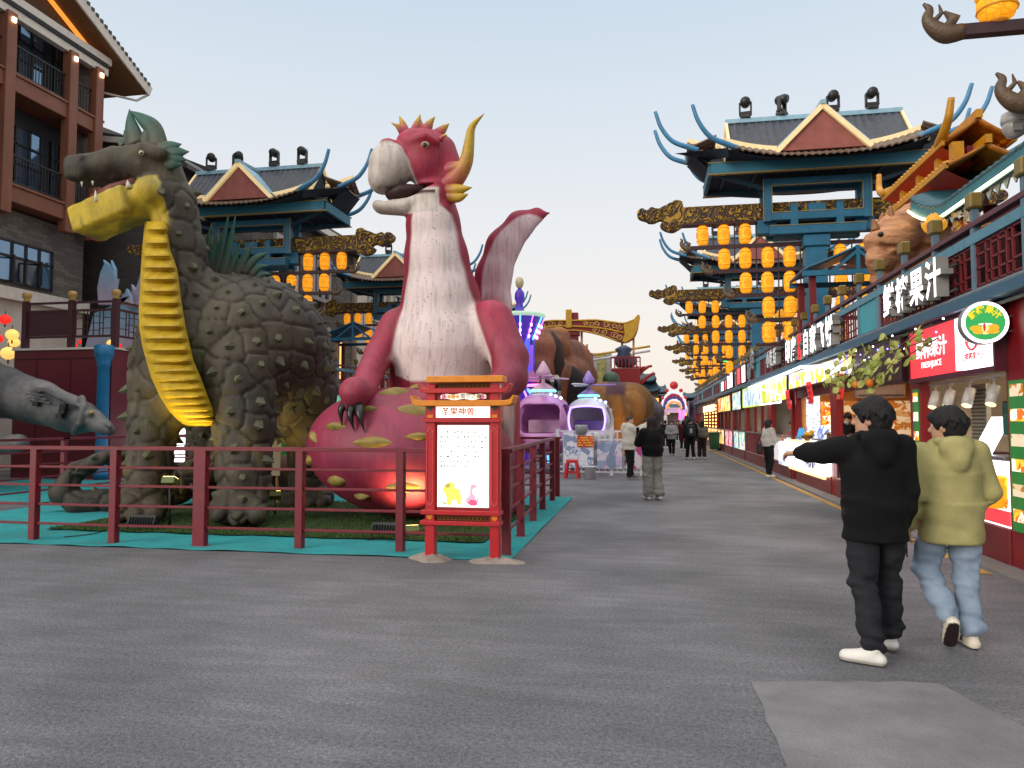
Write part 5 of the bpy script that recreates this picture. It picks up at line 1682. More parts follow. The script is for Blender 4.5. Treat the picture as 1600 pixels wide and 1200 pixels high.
# ================================================================ kiosk row on the right
XF = 3.85
kred = M('kiosk_red_paint', '7a1016', rough=.4, var=.15, scale=2, bump=.06, dirt=.15)
kdark = M('kiosk_maroon', '3c141c', rough=.5, var=.15)
plinth = M('plinth_dark_red', '6a151c', rough=.35, var=.3, scale=2, bump=.1, dirt=.35)
steel = M('counter_steel', '8f8f90', rough=.3, metal=.7, bump=0)
wallm = {'beige': M('interior_beige', 'a89a84', rough=.8, var=.12), 'orange': M('interior_orange', 'c98a48', rough=.7, var=.25, scale=1.5), 'grey': M('interior_grey', '8f8a84', rough=.8, var=.12), 'dark': M('interior_dark', '4a3a34', rough=.8, var=.3)}
lampw = M('ceiling_lamp_glow', 'fff4e0', emit='ffe6c4', es=26, bump=0)
def graphic(name, cols, sc, es, stretch=(1, 1, 1)):
    """printed light box: irregular patches of the poster's own inks"""
    if name in MATS: return MATS[name]
    m = M(name, 'ffffff', rough=.4, bump=0)
    N, L, b = nodes_of(m)
    tc = N.new('ShaderNodeTexCoord'); mp = N.new('ShaderNodeMapping'); mp.inputs['Scale'].default_value = stretch
    L.new(tc.outputs['Object'], mp.inputs[0])
    no = N.new('ShaderNodeTexNoise'); no.inputs['Scale'].default_value = sc; no.inputs['Detail'].default_value = 4; no.inputs['Roughness'].default_value = .7; no.inputs['Distortion'].default_value = .8
    L.new(mp.outputs[0], no.inputs['Vector'])
    vo = N.new('ShaderNodeTexVoronoi'); vo.inputs['Scale'].default_value = sc * 1.6
    L.new(mp.outputs[0], vo.inputs['Vector'])
    sp = N.new('ShaderNodeSeparateColor'); L.new(vo.outputs['Color'], sp.inputs[0])
    mxn = N.new('ShaderNodeMix'); mxn.data_type = 'FLOAT'; mxn.inputs[0].default_value = .45
    L.new(no.outputs[0], mxn.inputs[2]); L.new(sp.outputs[0], mxn.inputs[3])
    ra = N.new('ShaderNodeValToRGB'); ra.color_ramp.interpolation = 'CONSTANT'; e = ra.color_ramp.elements
    n_ = len(cols)
    for i, c in enumerate(cols):
        q = e[i] if i < 2 else e.new(.5)
        q.position = 0 if i == 0 else .3 + .42 * (i - .5) / n_
        q.color = (*lin(c), 1)
    L.new(mxn.outputs[0], ra.inputs[0]); L.new(ra.outputs[0], b.inputs['Base Color']); L.new(ra.outputs[0], b.inputs['Emission Color'])
    b.inputs['Emission Strength'].default_value = es
    return m
white_lit = M('white_light_box', 'f6f2f4', rough=.4, emit='fff8fa', es=2.0, bump=0, var=.02)
red_lit = M('red_light_box', 'd8303a', rough=.4, emit='f03c44', es=.85, bump=0, var=.03)
g_fruit = graphic('light_box_fruit', ['ffffff', 'f0e0c0', 'ffffff', 'e8c830', 'ffffff', '9888d8', '7aa828'], 3.2, .85)
g_lime = graphic('light_box_lime', ['f0f060', 'd8e020', '60c020', 'f8f8d0', 'e8e030', '309030'], 3.2, .8)
g_sky = graphic('light_box_sky', ['e8f4f8', 'b8d8e8', 'd8ecf0', '88a8b8', 'f0f8f0', '708898'], 2.6, .7)
g_teal = graphic('light_box_teal', ['40c8c0', 'e0f4f0', '3098c8', 'f8e8c0'], 2.5, .7)
g_yel = graphic('light_box_yellow', ['f8d020', 'f8c818', 'e83020', 'fff0b0'], 1.6, .8)
g_pink = graphic('light_box_pink', ['e83050', 'f0e0e0', 'd82848', 'f8a0b0'], 3, .8)
g_juice = graphic('poster_juice', ['f09020', 'f8b030', 'e86018', 'fff0d0', '583010'], 5, .9)
g_purple = graphic('poster_purple', ['f4f0f8', '7868a8', '303050', 'e8e4f4', 'd04050'], 4.5, .9, (1, 1.2, .6))
g_text = graphic('price_sheet', ['f8f8fc', 'f4f4f8', 'f8f8fc', '98a8c8', 'f8f8fc', '6080a0'], 8, 1.0, (1, .6, 1.6))
g_wood = graphic('poster_orange_wall', ['d8a868', 'b87838', 'e8d0a0', 'c87828', 'f0dcb8', '8a5a28'], 2.4, .3, (1, .5, 1.4))
green_strip = M('green_strip', '2a7a34', rough=.4, emit='2a7a34', es=.25, bump=0)

TR = terrace('r', 'maroon and blue terrace railing over the kiosk row on the right', 3.8, -1, 5.8, 62, 1.2, 'llllllsllls')
TD = thing('terrace_deck', 'blue edged terrace deck roofing the whole kiosk row on the right', 'terrace', (3.85, 30, 3))
MB().box(3.86, 9.5, 5, 62, 2.92, 3.04).build('deck', deck, TD)
MB().box(3.62, 3.85, 5, 62, 2.90, 3.035).build('edge_beam', fasc, TD, bevel=.01)
m = MB(); m.cyl((3.74, 5, 2.86), (3.74, 62, 2.86), .022, n=8); m.cyl((3.70, 5, 3.07), (3.70, 62, 3.07), .018, n=8)
m.build('conduit', M('grey_pipe', '6f7274', rough=.5), TD)

def kiosk(label, Y0, Y1, inner, opening=(0.3, 0.25), counter=None, header=None, depth=2.6, posts=(), ends=(1, 1), ctop=1.15):
    t = thing('food_kiosk', label, 'kiosk', (XF, Y0, 0), 'food kiosks along the right side')
    w_ = wallm[inner]
    MB().box(XF + depth, XF + depth + .1, Y0, Y1, 0, 2.9).build('back_wall', w_, t)
    for q, ya in zip(ends, (Y0, Y1 - .06)):
        if q: MB().box(XF + .14, XF + depth, ya, ya + .06, 0, 2.9).build('side_wall', w_, t)
    MB().box(XF + .1, XF + depth, Y0 + .06, Y1 - .06, .02, .12).build('floor', kdark, t)
    MB().box(XF + .05, XF + depth, Y0 + .06, Y1 - .06, 2.78, 2.84).build('ceiling', w_, t)
    a, b_ = opening
    MB().box(XF, XF + .14, Y0, Y0 + a, .0, 2.9).build('pillar', kred, t, bevel=.01)
    MB().box(XF, XF + .14, Y1 - b_, Y1, .0, 2.9).build('pillar', kred, t, bevel=.01)
    for p in posts: MB().box(XF + .01, XF + .10, p - .09, p + .09, .45, 2.9).build('pillar', kred, t, bevel=.01)
    MB().box(XF - .02, XF + .3, Y0 + a, Y1 - b_, 0, .42).build('plinth', plinth, t, bevel=.015)
    MB().box(XF + .03, XF + .2, Y0 + a, Y1 - b_, 2.2, 2.9).build('header', header or kdark, t)
    MB().box(XF + .02, XF + .12, Y0 + a, Y1 - b_, .42, ctop).build('counter_front', counter or kred, t)
    MB().box(XF - .04, XF + .5, Y0 + a, Y1 - b_, ctop, ctop + .045).build('counter_top', steel, t, bevel=.006)
    n_ = max(1, int((Y1 - Y0) / 2.2))
    for k in range(n_):
        y = Y0 + (Y1 - Y0) * (k + .5) / n_
        MB().box(XF + 1.15, XF + 1.35, y - .5, y + .5, 2.74, 2.775).build('tube_lamp', lampw, t)
    return t
def sign(name, label, mat, Y0, Y1, z0, z1, x=XF, th=.12, frame=None, group='light box signs along the kiosk row'):
    t = thing(name, label, 'sign', (x, Y0, z0), group)
    MB().box(x - th, x, Y0, Y1, z0, z1).build('lit_face', mat, t, bevel=.006)
    m = MB()
    f = .03
    for a in ((Y0 - f, Y1 + f, z1, z1 + f), (Y0 - f, Y1 + f, z0 - f, z0)): m.box(x - th - .012, x, a[0], a[1], a[2], a[3])
    for a in ((Y0 - f, Y0), (Y1, Y1 + f)): m.box(x - th - .012, x, a[0], a[1], z0, z1)
    m.build('frame', frame or kdark, t)
    return t
side_g = M('letter_side_grey', '8a8784', rough=.6, bump=0)
def letters(label, chars, yc, z, size, pitch, x=3.72, th=.15, red_at=None, face=None):
    t = thing('sign_lettering', label, 'sign', (x, yc, z), 'big block letters on the terrace railing')
    n_ = len(chars)
    for i, ch in enumerate(chars):
        y = yc + pitch * (n_ - 1) / 2 - pitch * i
        m = MB()
        for j, c in enumerate(ch.split('/')):
            k = len(ch.split('/'))
            m.text(c, (x, y, z + (size * .5 * (.5 - j) if k > 1 else 0)), (0, -1, 0), (0, 0, 1), size / (1.9 if k > 1 else 1), th, 0, bold=.026, wide=1.0 if k == 1 else 1.4)
        o = m.build('letter', [(M('letter_red', 'e01828', emit='ff2030', es=.9, bump=0) if i == red_at else (face or M('letter_white', 'ffffff', emit='ffffff', es=1.5, bump=0))), side_g], t)
        for p in o.data.polygons: p.material_index = 0 if p.normal.x < -.9 else 1
    m = MB()
    for dz in (-.3, .3): m.box(x + .005, x + .035, yc - pitch * n_ / 2, yc + pitch * n_ / 2, z + dz * size - .015, z + dz * size + .015)
    m.build('rail', M('letter_rail', '55585c', metal=.6, rough=.4, bump=0), t)
    return t

# --- nearest kiosk: fresh juice
K1 = kiosk('nearest red kiosk selling juice, with white drink panel and red corner pillar', 8.25, 11.75, 'beige', (.62, .28), white_lit)
MB().box(3.80, 3.9, 6.3, 8.24, 0, 2.95).build('end_wall', kred, K1)
m = MB()
for i, z in enumerate((2.0, 1.72, 1.44, 1.16, .88, .60)):
    pass
gs = MB().box(3.828, 3.846, 8.42, 8.78, .42, 2.02).build('green_strip', green_strip, K1)
for i in range(6):
    z = 1.98 - .265 * i
    MB().box(3.822, 3.829, 8.46, 8.74, z - .13, z).build('drink_photo', g_juice if i % 2 else g_wood, gs)
gs = MB().box(3.835, 3.848, 11.5, 11.72, .9, 2.05).build('green_strip', green_strip, K1)
for i in range(4):
    z = 2.0 - .28 * i
    MB().box(3.829, 3.836, 11.52, 11.70, z - .13, z).build('drink_photo', g_juice, gs)
MB().box(3.852, 3.868, 8.95, 9.55, .62, .98).build('juice_picture', g_juice, K1)
MB().box(3.852, 3.868, 9.57, 9.75, .62, .98).build('dark_drink_picture', g_purple, K1)
MB().box(3.850, 3.869, 8.9, 11.4, .44, .60).build('red_strip', red_lit, K1)
m = MB(); m.lathe([(.10, .62), (.13, .95), (.135, .955)], (3.845, 9.12, 0), 12)
m.lathe([(.07, .62), (.095, .84)], (3.845, 9.42, 0), 12)
m.build('printed_glasses', M('juice_orange', 'f09018', emit='f8a020', es=.7, bump=0), K1)
# its inside
m = MB(); m.box(5.9, 6.4, 10.2, 11.1, .7, 2.05); K1a = m.build('air_cooler', M('appliance_white', 'c8c4be', rough=.4), K1, bevel=.02)
m = MB(); m.box(5.88, 5.9, 10.28, 11.02, 1.5, 1.95)
for k in range(9): m.box(5.86, 5.88, 10.28, 11.02, 1.52 + .048 * k, 1.535 + .048 * k, 1)
m.build('grille', [M('grille_black', '1c1c1e'), M('grille_grey', '77777a')], K1a)
m = MB(); m.box(4.5, 4.56, 10.95, 11.4, 1.2, 2.1)
for k in range(16): m.box(4.48, 4.5, 10.97, 11.38, 1.25 + .05 * k, 1.275 + .05 * k, 1)
m.build('louvre', [M('louvre_cream', 'b8b2a4'), M('louvre_shade', '6a665e')], K1)
MB().box(6.3, 6.44, 8.95, 10.1, 1.75, 1.80).build('shelf', kdark, K1)
MB().box(6.2, 6.4, 9.5, 10.0, 1.80, 2.25).build('leaf_print_bag', graphic('bag_print', ['d8d4c8', '4a6a3a', 'e0dcd0', '2a4028'], 6, 0), K1)
tb_ = thing('menu_stand', 'lit slanted menu stand on the juice kiosk counter', 'menu', (4.1, 9.75, 1.2))
m = MB(); m.prism([(3.95, 9.62, 1.20), (4.0, 9.62, 1.20), (4.22, 9.62, 1.62), (4.18, 9.62, 1.64)], (0, .42, 0)); m.build('lit_face', white_lit, tb_)
MB().box(4.0, 4.28, 9.7, 9.98, 1.196, 1.215).build('foot', kdark, tb_)
mo = thing('screen', 'dark order screen on the juice kiosk counter', 'screen', (4.1, 9.2, 1.2))
MB().obox((4.1, 9.25, 1.62), (.02, .004, 0), (-.03, .2, 0), (0, 0, .2)).build('bezel', M('screen_bezel', '101214', rough=.3), mo, bevel=.01)
MB().obox((4.077, 9.247, 1.62), (.004, .0005, 0), (-.028, .185, 0), (0, 0, .185)).build('panel', graphic('screen_green', ['1c4038', '204a40', '34685c'], 2, .25), mo)
m = MB(); m.box(4.05, 4.2, 9.15, 9.35, 1.196, 1.21); m.cyl((4.12, 9.25, 1.2), (4.12, 9.25, 1.45), .02); m.build('stand', M('screen_bezel'), mo)
for i, y in enumerate((11.05, 10.55, 9.95, 9.3)):
    t = thing('track_spotlight', ['white track spotlight under the juice sign, farthest from the camera', 'white track spotlight under the juice sign, second farthest', 'white track spotlight under the juice sign, second nearest', 'lit white track spotlight under the juice sign, nearest the camera'][i], 'spotlight', (4.0, y, 2.1), 'white track spotlights under the juice sign')
    a_, b_ = Vector((3.92, y, 1.98)), Vector((3.84, y - .07, 1.78))
    MB().cyl(a_, b_, .06, .062, 16).build('barrel', M('spot_white', 'b8b2aa', rough=.4), t)
    MB().cyl(b_ - (a_ - b_) * .004, b_ - (a_ - b_) * .03, .054, .054, 16).build('lens', M('spot_lens', 'ffe0b0', emit='ffdca0', es=5 if i == 3 else 1.5, bump=0), t)
    m = MB(); m.cyl((3.92, y + .02, 1.92), (3.92, y + .02, 2.07), .012, n=6); m.box(3.9, 3.94, y - .04, y + .08, 2.06, 2.09); m.build('stem', M('spot_white'), t)
m = MB(); m.box(3.905, 3.94, 9.0, 11.3, 2.09, 2.115); tag(m.build('spotlight_track', M('spot_white')), 'white spotlight track under the juice sign', 'track')
S1 = thing('light_box_sign', 'red and white lit juice sign over the nearest kiosk', 'sign', (3.8, 9.9, 2.5), 'light box signs along the kiosk row')
MB().box(3.73, 3.84, 9.87, 11.45, 2.19, 2.85).build('red_face', red_lit, S1)
MB().box(3.73, 3.84, 8.85, 9.865, 2.21, 2.85).build('white_face', white_lit, S1)
m = MB()
for a in ((8.8, 11.5, 2.85, 2.9), (8.8, 11.5, 2.13, 2.19)): m.box(3.715, 3.85, *a)
m.box(3.72, 3.85, 8.8, 8.85, 2.19, 2.85); m.box(3.72, 3.85, 11.45, 11.5, 2.19, 2.85)
m.build('frame', M('sign_frame_maroon', '4a1020', rough=.4), S1)
m = MB()
m.text('鲜榨果汁', (3.728, 10.66, 2.55), (0, -1, 0), (0, 0, 1), .27, .004, bold=.02)
m.text('FRESHJUICE', (3.728, 10.66, 2.35), (0, -1, 0), (0, 0, 1), .115, .004, wide=1.2)
m.build('lettering', M('sign_white_ink', 'ffffff', emit='ffffff', es=.9, bump=0), S1)
m = MB()
m.text('鲜榨果汁', (3.728, 9.38, 2.34), (0, -1, 0), (0, 0, 1), .10, .004, bold=.02)
for dy in (-.24, .24):
    for dz in (-.03, 0, .03): m.box(3.724, 3.728, 9.38 + dy - .04, 9.38 + dy + .04, 2.34 + dz - .006, 2.34 + dz + .006)
m.tube([Vector((3.726, 9.38 + .13 * math.cos(a), 2.53 + .11 * math.sin(a))) for a in [math.pi + math.pi * i / 12 for i in range(13)]], .016, 6)
m.tube([Vector((3.726, 9.38 + .18 * math.cos(a), 2.55 + .13 * math.sin(a))) for a in [math.pi + math.pi * i / 12 for i in range(13)]], .009, 6)
m.build('cup_emblem', M('sign_red_ink2', 'd04a50', emit='d04a50', es=.5, bump=0), S1)
letters('large white block letters spelling fresh juice above the nearest kiosk', ['鲜', '榨', '果', '汁'], 10.95, 3.36, .52, .58)
# round blade sign
bc = P(1536, 505, 8.7)
BS = thing('round_blade_sign', 'round green sign with yellow characters jutting out by the corner pillar', 'sign', bc)
ax = Vector((.10, 1, 0)).normalized()
ux = Vector((ax.y, -ax.x, 0))
def dial(r, off, n=40): return [bc + ux * (r * math.cos(2 * math.pi * i / n)) + Vector((0, 0, r * math.sin(2 * math.pi * i / n))) + ax * off for i in range(n)]
m = MB(); m.prism(dial(.235, -.06), ax * .12); m.build('rim', M('blade_rim', '8c8c8e', rough=.4, metal=.5), BS, bevel=.01)
m = MB(); m.prism(dial(.225, -.066), ax * .004); m.build('white_ring', white_lit, BS)
m = MB(); m.prism(dial(.19, -.070), ax * .003); m.build('green_disc', M('blade_green', '2a9048', emit='34a858', es=.55, bump=0), BS)
m = MB()
for i, ch in enumerate('鲜榨果汁'):
    a = math.radians(146 - 37.5 * i)
    c = bc + ux * (.135 * math.cos(a)) + Vector((0, 0, .125 * math.sin(a) + .01)) - ax * .071
    r_ = a - math.pi / 2
    m.text(ch, c, ux * math.cos(r_ * .6) + Vector((0, 0, math.sin(r_ * .6))), -ux * math.sin(r_ * .6) + Vector((0, 0, math.cos(r_ * .6))), .085, .003, bold=.03)
m.build('lettering', M('blade_yellow', 'e8c820', emit='f0d020', es=.6, bump=0), BS)
m = MB()
for cx_, cz, rx_, rz_, mi in ((0, -.08, .055, .05, 0), (-.09, -.06, .06, .03, 1), (-.07, -.1, .05, .025, 1), (.08, -.06, .05, .04, 1), (.07, -.1, .06, .025, 1), (.0, -.02, .07, .012, 2), (-.01, -.05, .012, .045, 3)):
    m.prism([bc + ux * (cx_ + rx_ * math.cos(a)) + Vector((0, 0, cz + rz_ * math.sin(a))) - ax * (.0712 + .0006 * mi) for a in [2 * math.pi * i / 18 for i in range(18)]], ax * .002, mi)
m.build('fruit_picture', [M('fr_cup', 'f0d890', emit='f0d890', es=.5, bump=0), M('fr_orange', 'd8a828', emit='d8a828', es=.5, bump=0), M('fr_white', 'e8e8e0', emit='e8e8e0', es=.5, bump=0), M('fr_red', 'c02828', emit='c02828', es=.5, bump=0)], BS)
m = MB()
for dz in (.07, -.09): m.bar(bc + ux * .16 + Vector((0, 0, dz)), Vector((3.82, bc.y, bc.z + dz)) + Vector((.05, .0, 0)), .022)
m.build('bracket', M('bracket_grey', '606066', rough=.4, metal=.4), BS)

# --- second kiosk with orange interior, third with lit counter
K2 = kiosk('orange walled kiosk with vines over its opening beside the juice kiosk', 11.76, 16.55, 'orange', (.12, .24), kdark, depth=2.9, ends=(1, 0))
ac = thing('air_conditioner', 'white wall air conditioner inside the orange kiosk', 'appliance', (5.9, 20.4, 2.3))
MB().box(5.3, 6.5, 20.3, 20.54, 2.2, 2.58).build('casing', M('appliance_white'), ac, bevel=.03)
MB().box(5.35, 6.45, 20.285, 20.3, 2.23, 2.28).build('vent', M('grille_grey'), ac)
K3 = kiosk('kiosk with glowing white counter and red pillars behind the pointing hand', 16.56, 20.62, 'orange', (.22, .12), white_lit, depth=2.9, ends=(0, 1))
MB().box(4.5, 4.95, 20.5, 20.55, 1.1, 2.1).build('wall_poster', g_juice, K3)
MB().box(4.12, 4.45, 20.5, 20.55, 1.1, 2.3).build('menu_poster', g_text, K3)
MB().box(5.05, 6.7, 20.51, 20.55, .9, 2.12).build('wall_poster', g_wood, K3)
MB().box(4.98, 5.02, 20.5, 20.54, .2, 2.7).build('wall_trim', kdark, K3)
m = MB(); m.box(3.72, 3.87, 16.8, 20.75, .40, 1.06); cw = m.build('lit_counter', white_lit, K3, bevel=.01)
m = MB(); m.box(3.69, 4.1, 16.78, 20.78, 1.065, 1.11); m.box(3.69, 3.74, 16.78, 20.78, .34, .395); m.build('counter_trim', M('warm_trim', 'e8c890', emit='ffdca0', es=1.0, bump=0), cw)
MB().box(3.708, 3.722, 17.4, 18.9, .5, .92).build('counter_poster', g_purple, cw)
sg_ = sign('light_box_sign', 'wide white lit sign printed with fruit over the glowing counter', g_fruit, 14.5, 20.75, 2.45, 2.86)
sign('light_box_sign', 'plain maroon sign panel behind the vine leaves', M('maroon_sign_panel', '4a2430', rough=.4, var=.25, scale=2), 11.8, 14.42, 2.2, 2.86)
RF = ['rightmost red paper flag under the fruit sign', 'middle red paper flag under the fruit sign', 'leftmost red paper flag under the fruit sign']
for i, (y, z) in enumerate(((15.3, 2.22), (18.0, 2.2), (20.6, 2.12))):
    t = thing('paper_flag', RF[i], 'flag', (3.7, y, z), 'red paper flags hanging under the fruit sign')
    m = MB(); m.grid(lambda u, v_: (3.68 + .03 * math.sin(3 * v_ + i), y - .26 + .52 * u, z - .2 + .5 * v_), 6, 6, 0, True, (.01, 0, 0)); m.build('sheet', M('flag_red', 'd82a28', rough=.8, emit='e83830', es=.35, bump=0), t)
    m = MB()
    for q in range(3): m.box(3.655, 3.665, y - .18, y + .18, z - .1 + .13 * q, z - .06 + .13 * q)
    m.build('print', M('flag_print', '981818', bump=0), t)
letters('white block letters with a small red pair above the fruit sign', ['印', '度', '特/色', '自', '家', '飞', '饼'], 17.75, 3.35, .62, .74, red_at=2)
# awning edge picked out in white light
led = M('white_led_tube', 'ffffff', emit='ffffff', es=4, bump=0)
m = MB()
pts = [Vector((3.55, 30, 2.78)), Vector((3.45, 24, 2.80)), Vector((3.3, 18.4, 2.86)), Vector((3.5, 16.2, 2.74)), Vector((3.3, 18.4, 2.86))]
m.tube([Vector((3.58, 27.5, 2.80)), Vector((3.58, 24, 2.81)), Vector((3.56, 18.2, 2.87))], .035, 8)
m.tube([Vector((3.56, 18.2, 2.87)), Vector((3.56, 14.6, 2.62))], .03, 8)
m.tube([Vector((3.62, 25.2, 2.14)), Vector((3.60, 21.3, 2.12)), Vector((3.58, 21.1, 2.3)), Vector((3.58, 24.6, 2.62))], .022, 8)
tag(m.build('led_tube', led), 'white light tube along the awning edge over the fruit sign', 'light')
# farther kiosks
K4 = kiosk('grey walled kiosk behind the waiting woman in the white sweater', 21.05, 25.0, 'grey', (.2, .5), graphic('counter_white_poster', ['f0ece8', 'e8e4e0', 'c03028', 'f0ece8'], 1.5, .35))
MB().box(3.74, 3.86, 20.98, 22.6, .36, 1.02).build('price_sheet', g_text, K4)
sign('light_box_sign', 'yellow and green lit sign over the grey kiosk', g_lime, 21.05, 25.0, 2.2, 2.84)
letters('pale short lettering on the railing above the yellow green sign', ['小', '吃', '街'], 22.6, 3.42, .5, .62, face=M('letter_dim', 'c8ccd0', emit='d0d4d8', es=.5, bump=0))
K5 = kiosk('kiosk under a pale blue picture sign with several red posts', 25.02, 30.8, 'grey', (.3, .3), kred, posts=(26.7, 28.4))
sign('light_box_sign', 'pale blue lit picture sign with lime border', g_sky, 25.4, 30.5, 2.16, 2.84, frame=M('lime_frame', 'b8d040', emit='c8e050', es=.7, bump=0))
t = thing('neon_sign', 'tall grey outlined character sign on the railing past the short lettering', 'sign', (3.7, 27.5, 3.4))
m = MB(); m.text('食', (3.7, 27.3, 3.75), (0, -1, 0), (0, 0, 1), .8, .06); m.text('尚', (3.7, 28.2, 3.4), (0, -1, 0), (0, 0, 1), .6, .06)
m.build('letter', M('letter_grey', '8a9094', rough=.4), t)
K6 = kiosk('kiosk with a teal poster counter beyond the pale blue sign', 30.82, 35.4, 'grey', (.3, .3), g_teal, posts=(33.2,))
sign('light_box_sign', 'narrow teal lit sign beyond the pale blue one', g_teal, 31.2, 34.2, 2.1, 2.84)
K7 = kiosk('kiosk with a pink poster counter near the green bin', 35.42, 39.2, 'beige', (.3, .3), g_pink, posts=(37.3,))
sign('light_box_sign', 'yellow and red lit sign over the pink poster counter', g_yel, 35.0, 41.2, 2.1, 2.8)
K8 = kiosk('kiosk with a bright yellow poster counter just past the pink one', 39.22, 43.4, 'dark', (.3, .3), g_yel, posts=(41.2,))
K9 = kiosk('far kiosk whose pillars are wound with warm string lights', 43.42, 52, 'orange', (.3, .3), g_juice, posts=(45.5, 47.7, 49.9))
K10 = kiosk('farthest kiosk at the end of the right hand row', 52.02, 62, 'beige', (.3, .3), g_pink, posts=(54.5, 57, 59.5))
for y0, y1, mt, lab in ((30.4, 31.6, red_lit, 'red box sign on the railing past the outlined character'), (28.9, 30.0, white_lit, 'white box sign on the railing beside the red box'), (33.2, 35.4, white_lit, 'white box sign on the railing over the teal kiosk'), (37, 38.2, white_lit, 'small white box sign far along the railing'), (35.8, 36.6, red_lit, 'small red box sign far along the railing')):
    sign('box_sign', lab, mt, y0, y1, 3.1, 3.75 if y0 < 34 else 3.55, 3.74, .1, group='box signs standing on the railing')
m = MB()
g = np.random.default_rng(2)
bulb = M('string_bulb', 'ffd090', emit='ffb860', es=5, bump=0)
for y in (43.6, 45.5, 47.7, 49.9, 51.8):
    for k in range(11):
        m.ball((3.82, y + g.uniform(-.12, .12), .5 + .2 * k), .045, 6, 4)
o = m.build('string_lights', bulb); tag(o, 'warm string lights wound round the far kiosk pillars', 'lights', kind='stuff')
tag(MB().box(3.72, 3.76, 43.5, 51.9, 2.2, 2.6).build('lit_band', M('warm_band', 'f0d0a0', emit='ffd8a0', es=1.6, bump=0)), 'warm glowing band over the far string lit kiosk', 'sign')
# vine over the second kiosk
leafA, leafB = M('vine_leaf', '86923a', rough=.6, var=.3), M('vine_leaf_pale', 'b0b060', rough=.6, var=.3)
VN = thing('vine', 'green vine with broad leaves trailing over the second kiosk opening', 'plant', (3.6, 13, 2.6))
m = MB(); ml_ = MB()
g = np.random.default_rng(9)
for k in range(5):
    pts = []
    y, z, x = 9.9 + k * .1, 2.62 + .08 * k, 3.60
    n_ = 16
    yend = g.uniform(13.2, 16)
    for i in range(n_):
        u = i / (n_ - 1)
        pts.append(Vector((x - .1 * math.sin(3 * u + k) - .05, y + (yend - y) * u, z - .45 * u * (1 if k % 2 else .75) - .1 * math.sin(5 * u + 2 * k) - (.14 if k == 2 else 0))))
    m.tube(pts, .009, 5)
    for i in range(26):
        u = g.uniform(.0, 1) ** .8
        j = min(n_ - 2, int(u * (n_ - 1)))
        p = pts[j].lerp(pts[j + 1], u * (n_ - 1) - j) + Vector((g.uniform(-.12, .04), g.uniform(-.1, .1), g.uniform(-.2, .06)))
        s_ = g.uniform(.045, .085)
        n0 = Vector((-1, g.uniform(-1.0, .3), g.uniform(-.5, .8))).normalized()
        a_ = n0.cross(Vector((0, 0, 1))).normalized(); b_ = a_.cross(n0)
        rot = g.uniform(0, 6.28)
        a_, b_ = a_ * math.cos(rot) + b_ * math.sin(rot), b_ * math.cos(rot) - a_ * math.sin(rot)
        o_ = [(0, -1), (.7, -.75), (.95, -.1), (.6, .5), (0, 1.15), (-.6, .5), (-.95, -.1), (-.7, -.75)]
        vs = [p + n0 * (.012)] + [p + a_ * (q[0] * s_) + b_ * (q[1] * s_) - n0 * (.012 * abs(q[0])) for q in o_]
        ml_.add(vs, [(0, 1 + i_, 1 + (i_ + 1) % 8) for i_ in range(8)], int(g.uniform() < .45))
m.build('stem', M('vine_stem', '5a4a2a'), VN)
o = ml_.build('leaves', [leafA, leafB], VN); o['kind'] = 'stuff'
for k in range(2): MB().ball((3.5, 12.6 + .8 * k, 2.2 + .06 * math.sin(3 * k)), .07, 10, 7).build('orange_fruit', M('hanging_fruit', 'd07818', rough=.5), VN)
g = np.random.default_rng(12)
m = MB()
for k in range(26): m.ball((3.58, 9.8 + k * .24, 2.86 - .25 * abs(math.sin(k * .8)) + g.uniform(-.03, .03)), .013, 6, 4, k % 2)
o = m.build('fairy_lights', [M('fairy_white', 'ffffff', emit='ffffff', es=6, bump=0), M('fairy_blue', '8080ff', emit='7070ff', es=6, bump=0)]); tag(o, 'tiny white and blue fairy lights strung among the vine leaves', 'lights', kind='stuff')
# things on the glowing counter
t = thing('tabletop_sign', 'blue and white price stand on the glowing counter', 'sign', (3.9, 17.9, 1.11))
m = MB(); m.prism([(3.8, 17.3, 1.115), (4.0, 17.3, 1.115), (3.9, 17.3, 1.5)], (0, 1.1, 0)); m.build('board', graphic('price_blue', ['5070b8', 'e0e4f4', '6080c8', 'f0f0f8'], 4, .6), t)
t = thing('tabletop_sign', 'small bright blue card stand at the far end of the glowing counter', 'sign', (3.9, 20.1, 1.11))
m = MB(); m.prism([(3.82, 19.8, 1.115), (3.98, 19.8, 1.115), (3.9, 19.8, 1.42)], (0, .6, 0)); m.build('board', M('card_blue', '3890d0', emit='48a0e0', es=.5, bump=0), t)
t = thing('fruit_basket', 'basket of yellow mangoes on the glowing counter', 'basket', (3.95, 19.1, 1.11))
MB().lathe([(.16, 1.115), (.26, 1.23), (.27, 1.24), (.24, 1.235)], (3.95, 19.1, 0), 16).build('basket', M('wicker', '6a4a24', rough=.9, bump=.6, bscale=80), t)
for k in range(6):
    a = k * 1.05
    MB().ball((3.95 + .13 * math.cos(a) * (k > 0), 19.1 + .13 * math.sin(a) * (k > 0), 1.27 + .05 * (k == 0)), (.07, .09, .06), 10, 7).build('mango', M('mango_skin', 'd8a820', rough=.4), t)
t = thing('cardboard_box', 'brown carton at the near end of the glowing counter', 'box', (4.0, 16.95, 1.11))
MB().box(3.85, 4.15, 16.8, 17.15, 1.115, 1.32).build('carton', M('cardboard', '8a6238', rough=.85), t)
m = MB(); m.obox((3.83, 16.97, 1.33), (.07, 0, .02), (0, .17, 0), (0, 0, .004)); m.build('flap', M('cardboard'), t)
